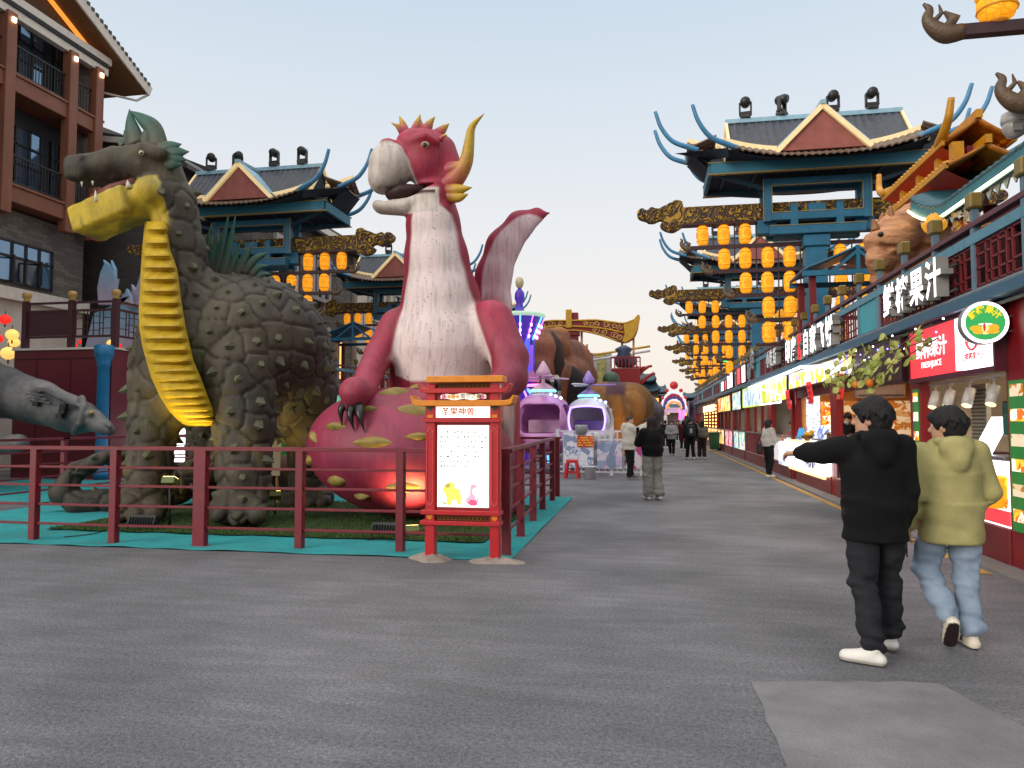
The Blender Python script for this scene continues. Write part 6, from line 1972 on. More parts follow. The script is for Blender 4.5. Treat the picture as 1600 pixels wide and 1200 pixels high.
# bin
t = thing('wheelie_bin', 'dark green wheelie bin by the yellow poster kiosk', 'bin', (3.55, 41.3, 0))
bg_ = M('bin_green', '1c5038', rough=.5)
m = MB(); m.add([(3.3, 41, .1), (3.75, 41, .1), (3.75, 41.5, .1), (3.3, 41.5, .1), (3.22, 40.9, .95), (3.8, 40.9, .95), (3.8, 41.6, .95), (3.22, 41.6, .95)], [(3, 2, 1, 0), (0, 1, 5, 4), (1, 2, 6, 5), (2, 3, 7, 6), (3, 0, 4, 7), (4, 5, 6, 7)]); m.build('tub', bg_, t, bevel=.02)
m = MB(); m.box(3.18, 3.84, 40.86, 41.64, .955, 1.02); m.build('lid', bg_, t, bevel=.02)
for y in (41.05, 41.45): MB().cyl((3.76, y - .04, .1), (3.76, y + .04, .1), .1).build('wheel', M('tyre_black', '151515'), t)

# ---------------------------------------------------------------- on the terrace
RV = thing('terrace_restaurant', 'dark terrace pavilion under a teal eave edged with white light', 'building', (7, 9, 3.04))
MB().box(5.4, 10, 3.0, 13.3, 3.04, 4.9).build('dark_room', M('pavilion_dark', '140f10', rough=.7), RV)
m = MB()
def te(u, v_):
    y = 2.5 + 11.4 * u
    up = .5 * max(0, (y - 12.4) / 1.5) ** 1.8
    return (4.6 + 2.2 * v_, y, 5.02 + up + 1.1 * v_ ** 1.3 + .035 * abs(math.sin(math.pi * y / .2)))
m.grid(te, 170, 5, 0, True, (0, 0, -.06)); tro = m.build('teal_roof', M('teal_roof', '1f5560', rough=.45, var=.25), RV)
m = MB(); m.grid(lambda u, v_: (4.58 + .02, 2.5 + 11.4 * u, 4.78 + .5 * max(0, (2.5 + 11.4 * u - 12.4) / 1.5) ** 1.8 + .2 * v_), 60, 1, 0, False, (.03, 0, 0)); m.build('eave_board', M('teal_eave', '2a6a78', rough=.5), tro)
m = MB()
for k in range(44):
    y = 2.7 + .25 * k
    up = .5 * max(0, (y - 12.4) / 1.5) ** 1.8
    m.prism([(4.66, y, 4.77 + up), (4.66, y + .2, 4.77 + up), (4.66, y + .1, 4.64 + up)], (.02, 0, 0))
m.build('drip_tiles', M('drip_pale', '8a9a9c', rough=.5), tro)
m = MB(); m.tube([Vector((4.56, 2.5 + 11.4 * i / 40, 4.80 + .5 * max(0, (2.5 + 11.4 * i / 40 - 12.4) / 1.5) ** 1.8)) for i in range(41)], .022, 6); m.build('light_strip', M('strip_warm', 'fff0c0', emit='fff0b8', es=3.5, bump=0), tro)
for y in (5.0, 8.6, 11.8): MB().cyl((5.0, y, 3.04), (5.0, y, 4.75), .1).build('post', M('pavilion_red', '5a1218', rough=.5), RV)
m = MB(); m.bar((5.0, 3, 4.55), (5.0, 13.2, 4.55), .14, .2); m.build('lintel', M('pavilion_red'), RV)
gold = M('pailou_gold', 'c98a18', rough=.4, var=.2, scale=6)
vred = M('pailou_vermilion', 'c0341a', rough=.5, var=.15)
PV = thing('ornate_archway', 'red and gold two tier archway roof standing on the terrace at the right', 'archway', (5.4, 15, 3.04))
def tier(z, y0, y1, xh, rise, horn):
    m, g_ = MB(), MB()
    for sx in (-1, 1):
        m.grid(lambda u, v_: (5.45 + sx * xh * (1 - v_), y0 + (y1 - y0) * u, z + rise * v_ ** 1.2 + .03 * abs(math.sin(math.pi * (y0 + (y1 - y0) * u) / .16))), 60, 4, 0, True, (0, 0, -.05))
        m.grid(lambda u, v_: (5.45 + sx * xh * (1 - .9 * v_), y0 + .1 + (y1 - y0 - .2) * u, z - .06 - .3 * v_), 4, 3, 1, True)
        g_.bar((5.45 + sx * xh, y0, z - .02), (5.45 + sx * xh, y1, z - .02), .05, .09)
        n_ = int((y1 - y0) / .16)
        for k in range(n_):
            y = y0 + .16 * (k + .5)
            g_.cyl((5.45 + sx * (xh + .02), y, z + .02), (5.45 + sx * (xh - .1), y, z + .05), .05, n=8)
        if horn:
            for ye, dy in ((y0, -1), (y1, 1)):
                c = curve_pts([Vector((5.45 + sx * xh * .9, ye - dy * .3, z + .05)), Vector((5.45 + sx * xh, ye, z + .1)), Vector((5.45 + sx * xh, ye + dy * .24, z + .28)), Vector((5.45 + sx * xh * .95, ye + dy * .32, z + .6))], 6)
                g_.tube([Vector(p) for p in c], [.10 - .05 * i / len(c) for i in range(len(c))], 8)
    m.box(5.40, 5.5, y0 - .05, y1 + .05, z + rise, z + rise + .14, 2)
    rf = m.build('roof', [M('pailou_tile', 'b8701a', rough=.5, var=.3, bump=.3), vred, gold], PV)
    g_.build('gilded_eave', gold, rf)
tier(6.27, 13.2, 16.4, .55, .35, True)
tier(5.78, 12.9, 16.9, .62, .3, False)
m = MB(); m.box(5.2, 5.7, 13.5, 16.2, 5.2, 5.6); m.box(5.3, 5.6, 13.3, 16.4, 6.02, 6.2); m.build('red_beam', M('pailou_crimson', '701828', rough=.45), PV)
for y in (13.8, 15.9): MB().cyl((5.45, y, 3.04), (5.45, y, 5.3), .16).build('column', M('pailou_crimson'), PV)
m = MB()
for y in (13.05, 13.7, 14.6, 15.5): m.box(4.98, 5.16, y, y + .14, 5.9, 6.2)
m.build('gold_bracket', gold, PV)
# carved wooden ox headed dragon
B = Body(.035)
D0 = 14.2
def ox(x, y, d=0): return q3(x, y, D0 + d)
B.limb([ox(1452, 345, 1.0), ox(1440, 400, .9), ox(1420, 470, .6), ox(1408, 560, .5)], [.55, .62, .55, .5], k=.15)
B.limb([ox(1424, 352, .4), ox(1398, 368, .1), ox(1378, 385, -.1), ox(1371, 402, -.1)], [.38, .36, .28, .22], k=.12)
B.ell(ox(1370, 372, -.1), (.24, .26, .10), k=.06)
B.ell(ox(1385, 395, .0), (.30, .28, .26), k=.12)
B.limb([ox(1372, 405, -.05), ox(1376, 432, .1), ox(1392, 450, .3)], [.17, .15, .22], k=.1)
B.limb([ox(1425, 345, .3), ox(1432, 330, .5), ox(1448, 334, .9)], [.22, .2, .2], k=.12)
g = np.random.default_rng(4)
for k in range(16):
    a = g.uniform(0, 1)
    x0_, y0_ = 1392 + 30 * a + g.normal(0, 4), 395 + g.normal(0, 12)
    B.limb([ox(x0_, y0_, -.15 + .5 * a), ox(x0_ + g.uniform(-6, 10), y0_ + 45, .1 + .4 * a), ox(x0_ + g.uniform(-4, 22), y0_ + 110, .1 + .5 * a)], [.06, .075, .04], k=.05)
for k in range(9):
    B.limb([ox(1425 + 3 * k, 352 + 3 * k, .2), ox(1442 + 5 * k, 340 + 6 * k, .5), ox(1466 + 4 * k, 352 + 7 * k, .9)], [.08, .09, .04], k=.05)
B.limb([ox(1352, 388, -.1), ox(1356, 376, -.2), ox(1362, 372, -.25)], [.05, .06, .05], k=.03)
OX = thing('carved_ox_dragon', 'carved brown wooden horned beast head rearing over the railing', 'sculpture', (P(1420, 400, 14.5).x, 14.5, 3.04))
B.limb([ox(1353, 382, -.35), ox(1372, 379, -.38), ox(1388, 387, -.3)], .04, k=.02, op='-')
wood = M('carved_wood', 'bc8660', rough=.7, var=.35, scale=2.2, bump=.9, bscale=9, stretch=(1, 1, 5), dirt=.1)
B.warp(lambda X: .05 * wob(X * np.array([1, 1, 2.6]), 5, 2) + .03 * wob(X * np.array([.7, 1, 2.2]), 15, 6) + .015 * wob(X * np.array([.6, 1, 3]), 30, 9))
skin('body', B, wood, OX, relax=1)
for pts in (((1395, 352, -.05), (1393, 338, -.05), (1391, 322, 0)), ((1368, 360, -.2), (1366, 350, -.2), (1364, 343, -.2)), ((1378, 360, .3), (1377, 345, .3), (1380, 333, .3))):
    m = MB()
    P3 = [Vector(ox(*p)) for p in pts]
    c = curve_pts(P3, 6)
    m.tube([Vector(p) for p in c], [.075 * (1 - .75 * i / len(c)) + .012 * (i % 2) for i in range(len(c))], 8); m.build('horn', M('horn_wood', '9a6a48', rough=.7, var=.3), OX)
MB().ball(ox(1376, 366, -.38), .05, 10, 7).build('eye', M('eye_dark_wood', '1c100a', rough=.3), OX)
# lotus lamps on the railing posts
def lotus(x, y, D, s_, label):
    p = P(x, y, D)
    t = thing('lotus_lamp', label, 'lamp', p, 'yellow lotus lamps along the terrace railing')
    pm = M('lotus_petal', 'c98a20', rough=.5, emit='f0a830', es=.45, bump=.1, var=.25)
    for ring, (n_, r_, h_, w_) in enumerate(((7, .55, .55, .24), (6, .34, .8, .24), (4, .15, .9, .2))):
        m = MB()
        for k in range(n_):
            a = 2 * math.pi * (k + .5 * ring) / n_
            d, u = Vector((math.cos(a), math.sin(a), 0)), Vector((-math.sin(a), math.cos(a), 0))
            def fn(q, v_):
                wv = w_ * math.sin(math.pi * min(1, v_ * .9 + .08)) ** .7 * (2 * q - 1)
                return p + (d * (r_ * (.25 + .75 * math.sin(v_ * 1.9)) * .9 - .1 * (2 * q - 1) ** 2 * d.length * w_) * 1 + u * wv + Vector((0, 0, h_ * v_ ** 1.1 - .1))) * s_ if True else None
            m.grid(fn, 4, 6, 0, True, tuple(d * -.02 * s_))
        m.build('petals', pm, t)
    MB().lathe([(.3, -.12), (.34, -.02), (.1, .05)], (0, 0, 0), 12).build('cup', gold, None) if False else None
    m = MB(); m.lathe([(.05 * s_, -.5 * s_), (.08 * s_, -.45 * s_), (.04 * s_, -.2 * s_), (.22 * s_, -.1 * s_), (.2 * s_, -.02 * s_)], p, 10); m.build('stem', M('lotus_stem', '8a6a28', rough=.4, metal=.3), t)
lotus(1460, 362, 11.6, .34, 'largest yellow lotus lamp beside the carved beast neck')
lotus(1247, 484, 21.5, .40, 'yellow lotus lamp low beside the nearest gate column')
lotus(1221, 500, 23.5, .42, 'yellow lotus lamp between orange lanterns left of the blue canopy')
fl = thing('flower_arrangement', 'orange and yellow artificial flowers on the terrace under the teal eave', 'flowers', P(1525, 360, 10.6))
g = np.random.default_rng(8)
m = MB()
for k in range(110):
    c = P(1505 + g.uniform(-16, 42), 362 - g.uniform(0, 26), 10.6 + g.uniform(-.3, .3))
    mi = int(g.integers(0, 4)); r_ = g.uniform(.025, .05)
    for q in range(5):
        a = q * 1.257 + g.uniform(0, .5)
        d = Vector((math.cos(a), -.5, math.sin(a)))
        m.add([c, c + d * r_ + Vector((0, 0, .01)), c + Vector((math.cos(a + .9), -.5, math.sin(a + .9))) * r_], [(0, 1, 2)], mi)
o = m.build('blooms', [M('bloom_orange', 'e07820', rough=.7), M('bloom_yellow', 'd8b048', rough=.7), M('bloom_cream', 'd8ccb0', rough=.7), M('bloom_red', 'b84018', rough=.7)], fl); o['kind'] = 'stuff'
pb_ = P(1522, 372, 10.7); MB().box(pb_.x - .4, pb_.x + .4, pb_.y - .3, pb_.y + .3, 3.04, pb_.z).build('planter', kdark, fl)
# flame bulb candle
t = thing('candle_lamp', 'small flame bulb candle lamp on the railing below the largest lotus', 'lamp', P(1463, 395, 11.6))
cp = P(1463, 395, 11.6); MB().cyl(cp, cp + Vector((0, 0, .13)), .035).build('candle', M('candle_cream', 'a89060', rough=.5), t)
MB().lathe([(.01, .13), (.03, .17), (.022, .21), (.003, .26)], cp, 8).build('flame', M('flame_glow', 'ffe090', emit='ffc860', es=8, bump=0), t)
# EXIT boxes, dome camera, canopy roofs
def exit_box(x, y, D, label):
    p = P(x, y, D)
    t = thing('exit_sign', label, 'sign', p, 'small black exit signs hung over the walkway')
    MB().box(p.x - .42, p.x + .42, p.y - .05, p.y + .05, p.z - .13, p.z + .13).build('housing', M('exit_black', '08090a', rough=.4), t)
    MB().box(p.x - .1, p.x + .14, p.y - .056, p.y - .049, p.z - .09, p.z + .09).build('green_panel', M('exit_green', '28c060', emit='30e070', es=1.6, bump=0), t)
    m = MB(); m.ball((p.x + .02, p.y - .058, p.z + .055), (.016, .003, .016), 8, 6); m.bar((p.x + .02, p.y - .058, p.z + .04), (p.x, p.y - .058, p.z - .02), .03, .004); m.bar((p.x, p.y - .058, p.z - .02), (p.x + .04, p.y - .058, p.z - .08), .02, .004); m.bar((p.x, p.y - .058, p.z - .02), (p.x - .05, p.y - .058, p.z - .06), .02, .004); m.bar((p.x - .04, p.y - .058, p.z + .02), (p.x + .07, p.y - .058, p.z + .03), .018, .004)
    m.build('running_figure', M('exit_white', 'e8fff0', emit='ffffff', es=1.2, bump=0), t)
    m = MB(); m.bar((p.x + .2, p.y - .058, p.z - .06), (p.x + .2, p.y - .058, p.z + .03), .03, .004); m.prism([(p.x + .16, p.y - .058, p.z + .03), (p.x + .24, p.y - .058, p.z + .03), (p.x + .2, p.y - .058, p.z + .08)], (0, .004, 0)); m.build('arrow', M('exit_green'), t)
    MB().cyl((p.x, p.y, p.z + .13), (p.x, p.y, p.z + .5), .015, n=6).build('hanger', rack, t)
exit_box(1199, 497.5, 25, 'nearer black exit sign with green running figure')
exit_box(1133, 563, 38, 'farther and smaller black exit sign along the walkway')
cc = P(1585, 188, 7.25)
t = thing('dome_camera', 'white dome camera hanging from the dragon tipped beam at the right edge', 'camera', cc)
wh = M('camera_white', 'b8b4b0', rough=.35, bump=0)
MB().lathe([(.05, .17), (.055, .15), (.035, .13), (.04, .09), (.10, .06), (.112, .0), (.105, -.03)], cc, 20).build('housing', wh, t)
MB().lathe([(.1, -.03), (.098, -.08), (.07, -.14), (.02, -.17)], cc, 20).build('ball', M('camera_ball', '9a9692', rough=.2, bump=0), t)
MB().obox(cc + Vector((-.02, -.10, -.09)), (.035, 0, 0), (0, .012, 0), (0, 0, .04)).build('window', M('camera_pane', '6a6664', rough=.1), t)
canopy(4.75, 18.6, 1.2, .8, 5.0, .62, 'blue gabled canopy roof in front of the nearest gate column')
# ================================================================ rides and figures in the middle distance
def neon(name, c, es=4): return M('neon_' + name, c, emit=c, es=es, bump=0)
pinkp = M('ride_pink', 'b878b0', rough=.35, var=.1, coat=.3)
lilac = M('ride_lilac', '8a70b8', rough=.35, var=.1, coat=.3)
whitep = M('ride_white', 'c8c4cc', rough=.35, var=.06, coat=.2)
def pxy(x, y, D): return P(x, y, D)
def heli(cx, D, r, body, trim, tube_c, label, yaw):
    c = P(cx, 660, D)
    t = thing('helicopter_ride', label, 'ride', (c.x, c.y, 0), 'helicopter cabins of the children ride')
    cz = 1.55
    B = Body(.045)
    B.ell((c.x, c.y, cz), (r, r * 1.25, r * 1.0), k=.1)
    B.ell((c.x, c.y, cz - .5 * r), (r * 1.02, r * 1.3, r * .55), k=.1)
    B.ell((c.x, c.y, cz + .02), (r * .84, r * 1.1, r * .84), k=.02, op='-')
    ca, sa = math.cos(yaw), math.sin(yaw)
    R_ = np.array(Matrix.Rotation(yaw, 3, 'Z'))
    B.bx((c.x, c.y - r * 1.1, cz + .12 * r), (r * .62, r * .7, r * .44), k=.04, op='-', rnd=.2)
    for s in (-1, 1): B.bx((c.x + s * r, c.y - .1, cz + .15 * r), (r * .5, r * .48, r * .42), k=.04, op='-', rnd=.2)
    for s in (-1, 1):
        for y_ in (-.55, .55): B.limb([(c.x + s * r * .8, c.y + y_ * r, .1), (c.x + s * r * .7, c.y + y_ * r, .9)], .07, k=.05)
        B.limb([(c.x + s * r * .82, c.y - r * .9, .1), (c.x + s * r * .82, c.y + r * .9, .1)], .08, k=.03)
    skin('cabin', B, body, t)
    m = MB(); m.lathe([(r * .42, cz + r * .92), (r * .38, cz + r * 1.1), (r * .2, cz + r * 1.22), (.06, cz + r * 1.3), (.06, cz + r * 1.5), (r * .2, cz + r * 1.52), (r * .23, cz + r * 1.66), (r * .14, cz + r * 1.82), (.03, cz + r * 2.0)], (c.x, c.y, 0), 16); m.build('mast', trim, t)
    m = MB(); m.lathe([(r * .40, cz + r * .98), (r * .43, cz + r * 1.02), (r * .40, cz + r * 1.06)], (c.x, c.y, 0), 18); m.build('light_ring', neon('mint', '60f0d0', 3), t)
    for k in range(3):
        a = yaw + .35 + k * 2 * math.pi / 3
        d = Vector((math.cos(a), math.sin(a), 0)); u = Vector((-d.y, d.x, 0))
        o_ = [Vector((c.x, c.y, cz + r * 1.42)) + d * (r * q[0]) + u * (r * q[1]) for q in ((.1, .07), (.5, .17), (.9, .18), (1.05, .1), (1.05, -.1), (.9, -.18), (.5, -.17), (.1, -.07))]
        MB().prism(o_, (0, 0, .05)).build('rotor_blade', body if k else trim, t, bevel=.015)
    if tube_c:
        pts = []
        for i in range(25):
            a = 2 * math.pi * i / 24
            q = 1 / max(abs(math.cos(a)), abs(math.sin(a))) ** .6
            pts.append(Vector((c.x + r * .68 * q * math.cos(a), c.y - r * 1.16 + .2 * r * abs(math.cos(a)), cz + .12 * r + r * .50 * q * math.sin(a))))
        MB().tube(pts, .03, 6, 0, False).build('neon_tube', neon(tube_c[0], tube_c[1], 3.2), t)
    m = MB(); m.box(c.x - r * .55, c.x + r * .55, c.y - .1, c.y + r * .5, cz - r * .55, cz - r * .35); m.box(c.x - r * .55, c.x + r * .55, c.y + r * .35, c.y + r * .55, cz - r * .35, cz + r * .1); m.build('seat', trim, t, bevel=.04)
    for s in (-1, 0, 1): MB().ball((c.x + .16 * s + r * .5, c.y - r * .75, cz + r * .83 - .06 * s), .045, 8, 6).build('lamp', neon('ice', 'a0c0ff', 5), t)
    return t
heli(849, 23.6, 1.0, pinkp, M('ride_pale_pink', 'c8a0b8', rough=.4), None, 'pink helicopter cabin of the ride, the left of the two', .5)
heli(920, 24.4, .86, whitep, lilac, ('violet', '9878ff'), 'white and violet helicopter cabin of the ride with neon edge', -.3)
# neon tower of the same ride
tcx = P(812, 660, 27.0)
TW = thing('neon_ride_tower', 'purple neon lit carousel tower behind the pink helicopter', 'ride', (tcx.x, tcx.y, 0))
pur = M('tower_purple', '34206c', rough=.35, emit='4a28b0', es=.5, var=.1)
m = MB(); m.lathe([(.55, 0), (.55, 2.9), (.9, 3.1), (1.0, 3.3), (.5, 3.5), (.45, 4.3), (.8, 4.6), (1.25, 5.2), (1.45, 5.5), (1.4, 5.6), (.3, 5.7), (.18, 6.0), (.3, 6.2), (.28, 6.4), (.08, 6.6)], (tcx.x, tcx.y, 0), 20); m.build('core', pur, TW)
MB().lathe([(1.42, 5.44), (1.52, 5.5), (1.5, 5.58), (1.4, 5.6)], (tcx.x, tcx.y, 0), 24).build('rim', M('tower_rim', 'a8a890', rough=.4, emit='c0ffe0', es=.4), TW)
m = MB(); m.lathe([(.05, 6.55), (.2, 6.65), (.26, 6.8), (.2, 6.95), (.05, 7.02)], (tcx.x, tcx.y, 0), 14); m.build('ball_finial', M('tower_ball', 'c8b890', rough=.4), TW)
for k in range(12):
    a = 2 * math.pi * k / 12 + .2
    d = Vector((math.cos(a), math.sin(a), 0))
    c0 = Vector((tcx.x, tcx.y, 0))
    MB().cyl(c0 + d * .86 + Vector((0, 0, 4.62)), c0 + d * 1.44 + Vector((0, 0, 5.42)), .03, n=6).build('neon_tube', neon('aqua', '50d8f0', 3) if k % 2 else neon('magenta', 'd060ff', 3), TW)
    if d.y < .3:
        for q in range(3): MB().ball(c0 + d * (1.02 + .13 * q) + Vector((0, 0, 4.72 + .2 * q)), .07, 8, 6).build('bulb', neon('pink', 'f090ff', 4), TW)
for k in range(9):
    a = math.pi + math.pi * k / 8
    d = Vector((math.cos(a), math.sin(a), 0)); c0 = Vector((tcx.x, tcx.y, 0))
    h_ = [3.0, 2.0, 2.6, 1.6, 2.8, 1.9, 3.1, 2.2, 2.7][k]
    m = MB(); p = c0 + d * .75; m.cyl(p + Vector((0, 0, 3.2)), p + Vector((0, 0, 3.2 + h_ * .55)), .16, n=10)
    m.build('organ_pipe', [M('pipe_blue', '3040a8', rough=.3, emit='4858ff', es=.9, bump=0), M('pipe_violet', '6a3a98', rough=.3, emit='8048d0', es=.7, bump=0), M('pipe_indigo', '2a2468', rough=.3, emit='3830a0', es=.5, bump=0)][k % 3], TW)
for k in range(6):
    a = math.pi * 1.05 + math.pi * .9 * k / 5
    d = Vector((math.cos(a), math.sin(a), 0)); c0 = Vector((tcx.x, tcx.y, 0))
    u = Vector((-d.y, d.x, 0))
    m = MB(); p = c0 + d * 1.05
    o_ = [p + u * (.34 * math.cos(b_)) + Vector((0, 0, 3.05 + .42 * math.sin(b_))) for b_ in [math.pi * i / 10 for i in range(11)]]
    m.prism(o_, d * .06); m.build('shell_panel', pinkp, TW)
c0 = Vector((tcx.x, tcx.y, 0))
MB().tube([c0 + Vector((1.5 * math.cos(a), 1.5 * math.sin(a), 2.95 - .12 * math.sin(a * .5))) for a in [math.pi * .95 + math.pi * 1.1 * i / 20 for i in range(21)]], .05, 6).build('neon_ring', neon('rose', 'ff60c8', 3.5), TW)
for k in range(7):
    a = math.pi * .95 + math.pi * 1.1 * k / 6
    d = Vector((math.cos(a), math.sin(a), 0))
    c = curve_pts([c0 + d * .5 + Vector((0, 0, 2.8)), c0 + d * 1.2 + Vector((0, 0, 2.3)), c0 + d * 1.75 + Vector((0, 0, 1.3)), c0 + d * 1.95 + Vector((0, 0, .1))], 5)
    MB().tube([Vector(p) for p in c], .06, 6).build('neon_arm', neon('ice_blue', '58a8ff', 1.6) if k % 2 else neon('lilac', 'b080ff', 1.4), TW)
TW.scale = (.64, .64, 1)
# mammoth and golden elephant
def fur(name, a): return M(name, attr=True, rough=.75, var=.35, scale=4, bump=.6, bscale=18, stretch=(1, 1, .35))
base = P(870, 690, 31); base.z = 0
MM = thing('mammoth_statue', 'tall brown mammoth statue with white banded tusks behind the helicopters', 'statue', base, 'elephant statues beside the rides')
B = Body(.07)
B.limb(chain((862, 562, 31.8), (884, 572, 32.5)), [1.0, 1.25], k=.2)
B.limb(chain((852, 530, 30.3), (850, 548, 30.0), (850, 575, 29.8)), [.5, .66, .5], k=.08)
B.limb(chain((872, 530, 31.5), (868, 540, 31.3)), [.55, .7], k=.2)
B.limb(chain((846, 575, 29.6), (838, 620, 29.3), (832, 660, 29.3), (840, 685, 29.2)), [.45, .32, .24, .16], k=.12)
for x, D in ((868, 30.5), (894, 31.5), (850, 32.6), (905, 33.4)): B.limb(chain((x, 590, D), (x, 640, D), (x + 1, 690, D)), [.85, .62, .52], k=.2)
for s, D in ((-1, 30.2),): B.limb(chain((862, 545, 30.0), (866, 575, 29.8), (862, 600, 29.8)), [.35, .4, .1], k=.08, sq=((0, 1, 0), .35))
V, F = B.mesh()
def mam(V, nr):
    c = blend(lin('8a5034'), lin('5c3626'), .5 + .7 * wob(V * np.array([1, 1, .4]), 3, 4))
    c = blend(c, lin('a06830'), sstep(P(870, 522, 31).z, P(870, 512, 31).z, V[:, 2]) * .8)
    return blend(c, lin('2c2420'), sstep(.3, .8, wob(V * np.array([1.5, 1.5, .3]), 2.2, 14)) * .5)
skin('body', (V, F), fur('mammoth_fur', 1), MM, mam)
m = MB(); m.tube(chain((858, 522, 30.2), (868, 540, 29.9), (872, 570, 29.8), (868, 605, 29.8)), [.22, .3, .28, .12], 10); m.build('mane', M('mane_dark', '33261f', rough=.9, var=.5, scale=8, bump=.8, stretch=(2, 2, .2)), MM)
tk = M('tusk_ivory', 'b8ac98', rough=.4); tkd = M('tusk_black', '1c1a1c', rough=.4)
for pts, r in ((((853, 585, 29.5), (860, 592, 29.2), (862, 612, 29.0), (858, 640, 29.0)), .17), (((868, 590, 29.5), (873, 600, 29.2), (873, 615, 29.1), (872, 640, 29.1)), .15), (((834, 590, 29.5), (829, 610, 29.2), (828, 640, 29.1), (826, 660, 29.1)), .15)):
    c = curve_pts([Vector(P(*p)) for p in pts], 5)
    o = MB().tube([Vector(p) for p in c], [r * (1 - .6 * i / len(c)) for i in range(len(c))], 8).build('tusk', [tk, tkd], MM)
    for p in o.data.polygons:
        z = p.center.z + ORG[MM.name].z
        if math.sin(z * 5.2 + r * 30) > .25: p.material_index = 1
m = MB(); c = curve_pts([Vector(P(*p)) for p in ((890, 575, 30.4), (897, 595, 30.2), (900, 620, 30.2), (893, 652, 30.2))], 6); m.tube([Vector(p) for p in c], [.12 + .42 * math.sin(math.pi * min(1, i / len(c) * .95 + .05)) for i in range(len(c))], 10, flat=((0, 1, 0), .5)); m.build('shaggy_tail', M('tail_black', '241e1c', rough=.9, var=.5, scale=9, bump=.8, stretch=(2, 2, .2)), MM)
base = P(960, 700, 28.5); base.z = 0
GE = thing('elephant_statue', 'golden brown elephant statue lit from below beside the white jacket man', 'statue', base, 'elephant statues beside the rides')
B = Body(.06)
B.limb(chain((945, 630, 29), (985, 634, 30)), [.85, .95], k=.3)
B.ell(q3(934, 622, 28.2), (.55, .5, .55), k=.2)
B.limb(chain((930, 630, 27.7), (926, 660, 27.5), (928, 692, 27.4)), [.30, .2, .12], k=.12)
for x, D in ((945, 28.4), (968, 28.4), (985, 30), (1000, 30)): B.limb(chain((x, 650, D), (x, 675, D), (x, 702, D)), [.5, .36, .3], k=.15)
B.ell(q3(955, 635, 27.75), (.55, .12, .62), k=.06)
B.ell(q3(990, 640, 28.8), (.5, .3, .7), k=.15)
V, F = B.mesh()
skin('body', (V, F), fur('elephant_fur', 1), GE, lambda V, nr: blend(blend(lin('8a5a20'), lin('5c3c1c'), .5 + .7 * wob(V, 3, 6)), lin('4a2230'), sstep(.45, .25, np.abs(V[:, 0] - P(962, 610, 28.4).x)) * sstep(P(960, 622, 28.4).z, P(960, 614, 28.4).z, V[:, 2])))
for pts in (((952, 640, 27.5), (953, 660, 27.3), (950, 680, 27.2)), ((938, 648, 27.4), (938, 668, 27.2), (935, 686, 27.1))):
    c = curve_pts([Vector(P(*p)) for p in pts], 5); MB().tube([Vector(p) for p in c], [.11 * (1 - .7 * i / len(c)) for i in range(len(c))], 8).build('tusk', tk, GE)
l = bpy.data.lights.new('elephant_uplight', 'SPOT'); l.energy, l.color, l.spot_size, l.spot_blend = 160, (1, .62, .2), 2.0, .8
lo = bpy.data.objects.new('elephant_uplight', l); COL.objects.link(lo); p = P(962, 702, 26.6); lo.location = (p.x, p.y, .25); lo.rotation_euler = (Vector(q3(962, 640, 28.4)) - lo.location).to_track_quat('-Z', 'Y').to_euler()
t = thing('melon_ball', 'dark green striped ball above the golden elephant', 'ball', P(955, 594, 31))
bc_ = P(955, 594, 31); MB().ball(bc_, .36, 18, 12).build('rind', M('melon_green', '2f4a34', rough=.5, var=.5, scale=7, stretch=(3, 3, .3)), t)
MB().cyl((bc_.x, bc_.y, 0), (bc_.x, bc_.y, bc_.z - .3), .06).build('pole', M('melon_pole', '3a3a34'), t)
# swinging ship frame with painted banner beam
PS = thing('swing_ride', 'red and gold swing ride with a painted dragon boat beam on a maroon mast', 'ride', (P(898, 660, 40).x, 40, 0))
mr_ = M('ride_maroon', '84181e', rough=.45, var=.15); gy = M('ride_gold', 'c89820', rough=.4, var=.15)
m = MB(); p0, p1 = P(898, 660, 40), P(898, 489, 40); m.box(p0.x - .22, p0.x + .22, 39.8, 40.2, 0, p1.z); m.box(p0.x - .3, p0.x + .3, 39.7, 40.3, P(898, 525, 40).z, P(898, 518, 40).z); m.box(p0.x - 1.0, p0.x + 1.0, 39.6, 40.4, P(898, 560, 40).z, P(898, 553, 40).z); m.build('mast', mr_, PS, bevel=.02)
m = MB(); a_ = P(889, 484, 39.8); b_ = P(889, 513, 39.8); m.box(a_.x - .16, a_.x + .16, 39.6, 39.8, b_.z, a_.z); m.build('gold_hook', gy, PS, bevel=.03)
top = [(800, 512), (830, 506), (860, 501), (893, 501), (930, 500), (955, 503), (975, 505), (990, 500), (997, 492), (1000, 494)]
bot = [(998, 505), (996, 516), (990, 528), (978, 535), (965, 533), (940, 524), (915, 518), (890, 516), (860, 519), (830, 528), (800, 536)]
m = MB()
o_ = [Vector(p) for p in curve_pts([P(x, y, 39.7) for x, y in top], 3)] + [Vector(p) for p in curve_pts([P(x, y, 39.7) for x, y in bot], 3)]
m.prism(o_, (0, .5, 0)); bm_ = m.build('banner_beam', mr_, PS)
m = MB(); o_ = [P(x, y, 39.64) for x, y in ((974, 505), (990, 499), (997, 491), (1000, 494), (998, 506), (995, 517), (989, 528), (978, 535), (972, 534), (976, 522))]; m.prism(o_, (0, .62, 0)); m.build('gold_tail', gy, bm_)
m = MB()
for ln in (top[:-2], bot[4:]): 
    c = [Vector(p) for p in curve_pts([P(x, y, 39.66) for x, y in ln], 4)]; m.tube(c, .05, 5)
c = [Vector(p) for p in curve_pts([P(x, y, 39.66) for x, y in ((800, 524), (830, 516), (860, 510), (900, 510), (940, 513), (975, 520))], 4)]; m.tube(c, .05, 5)
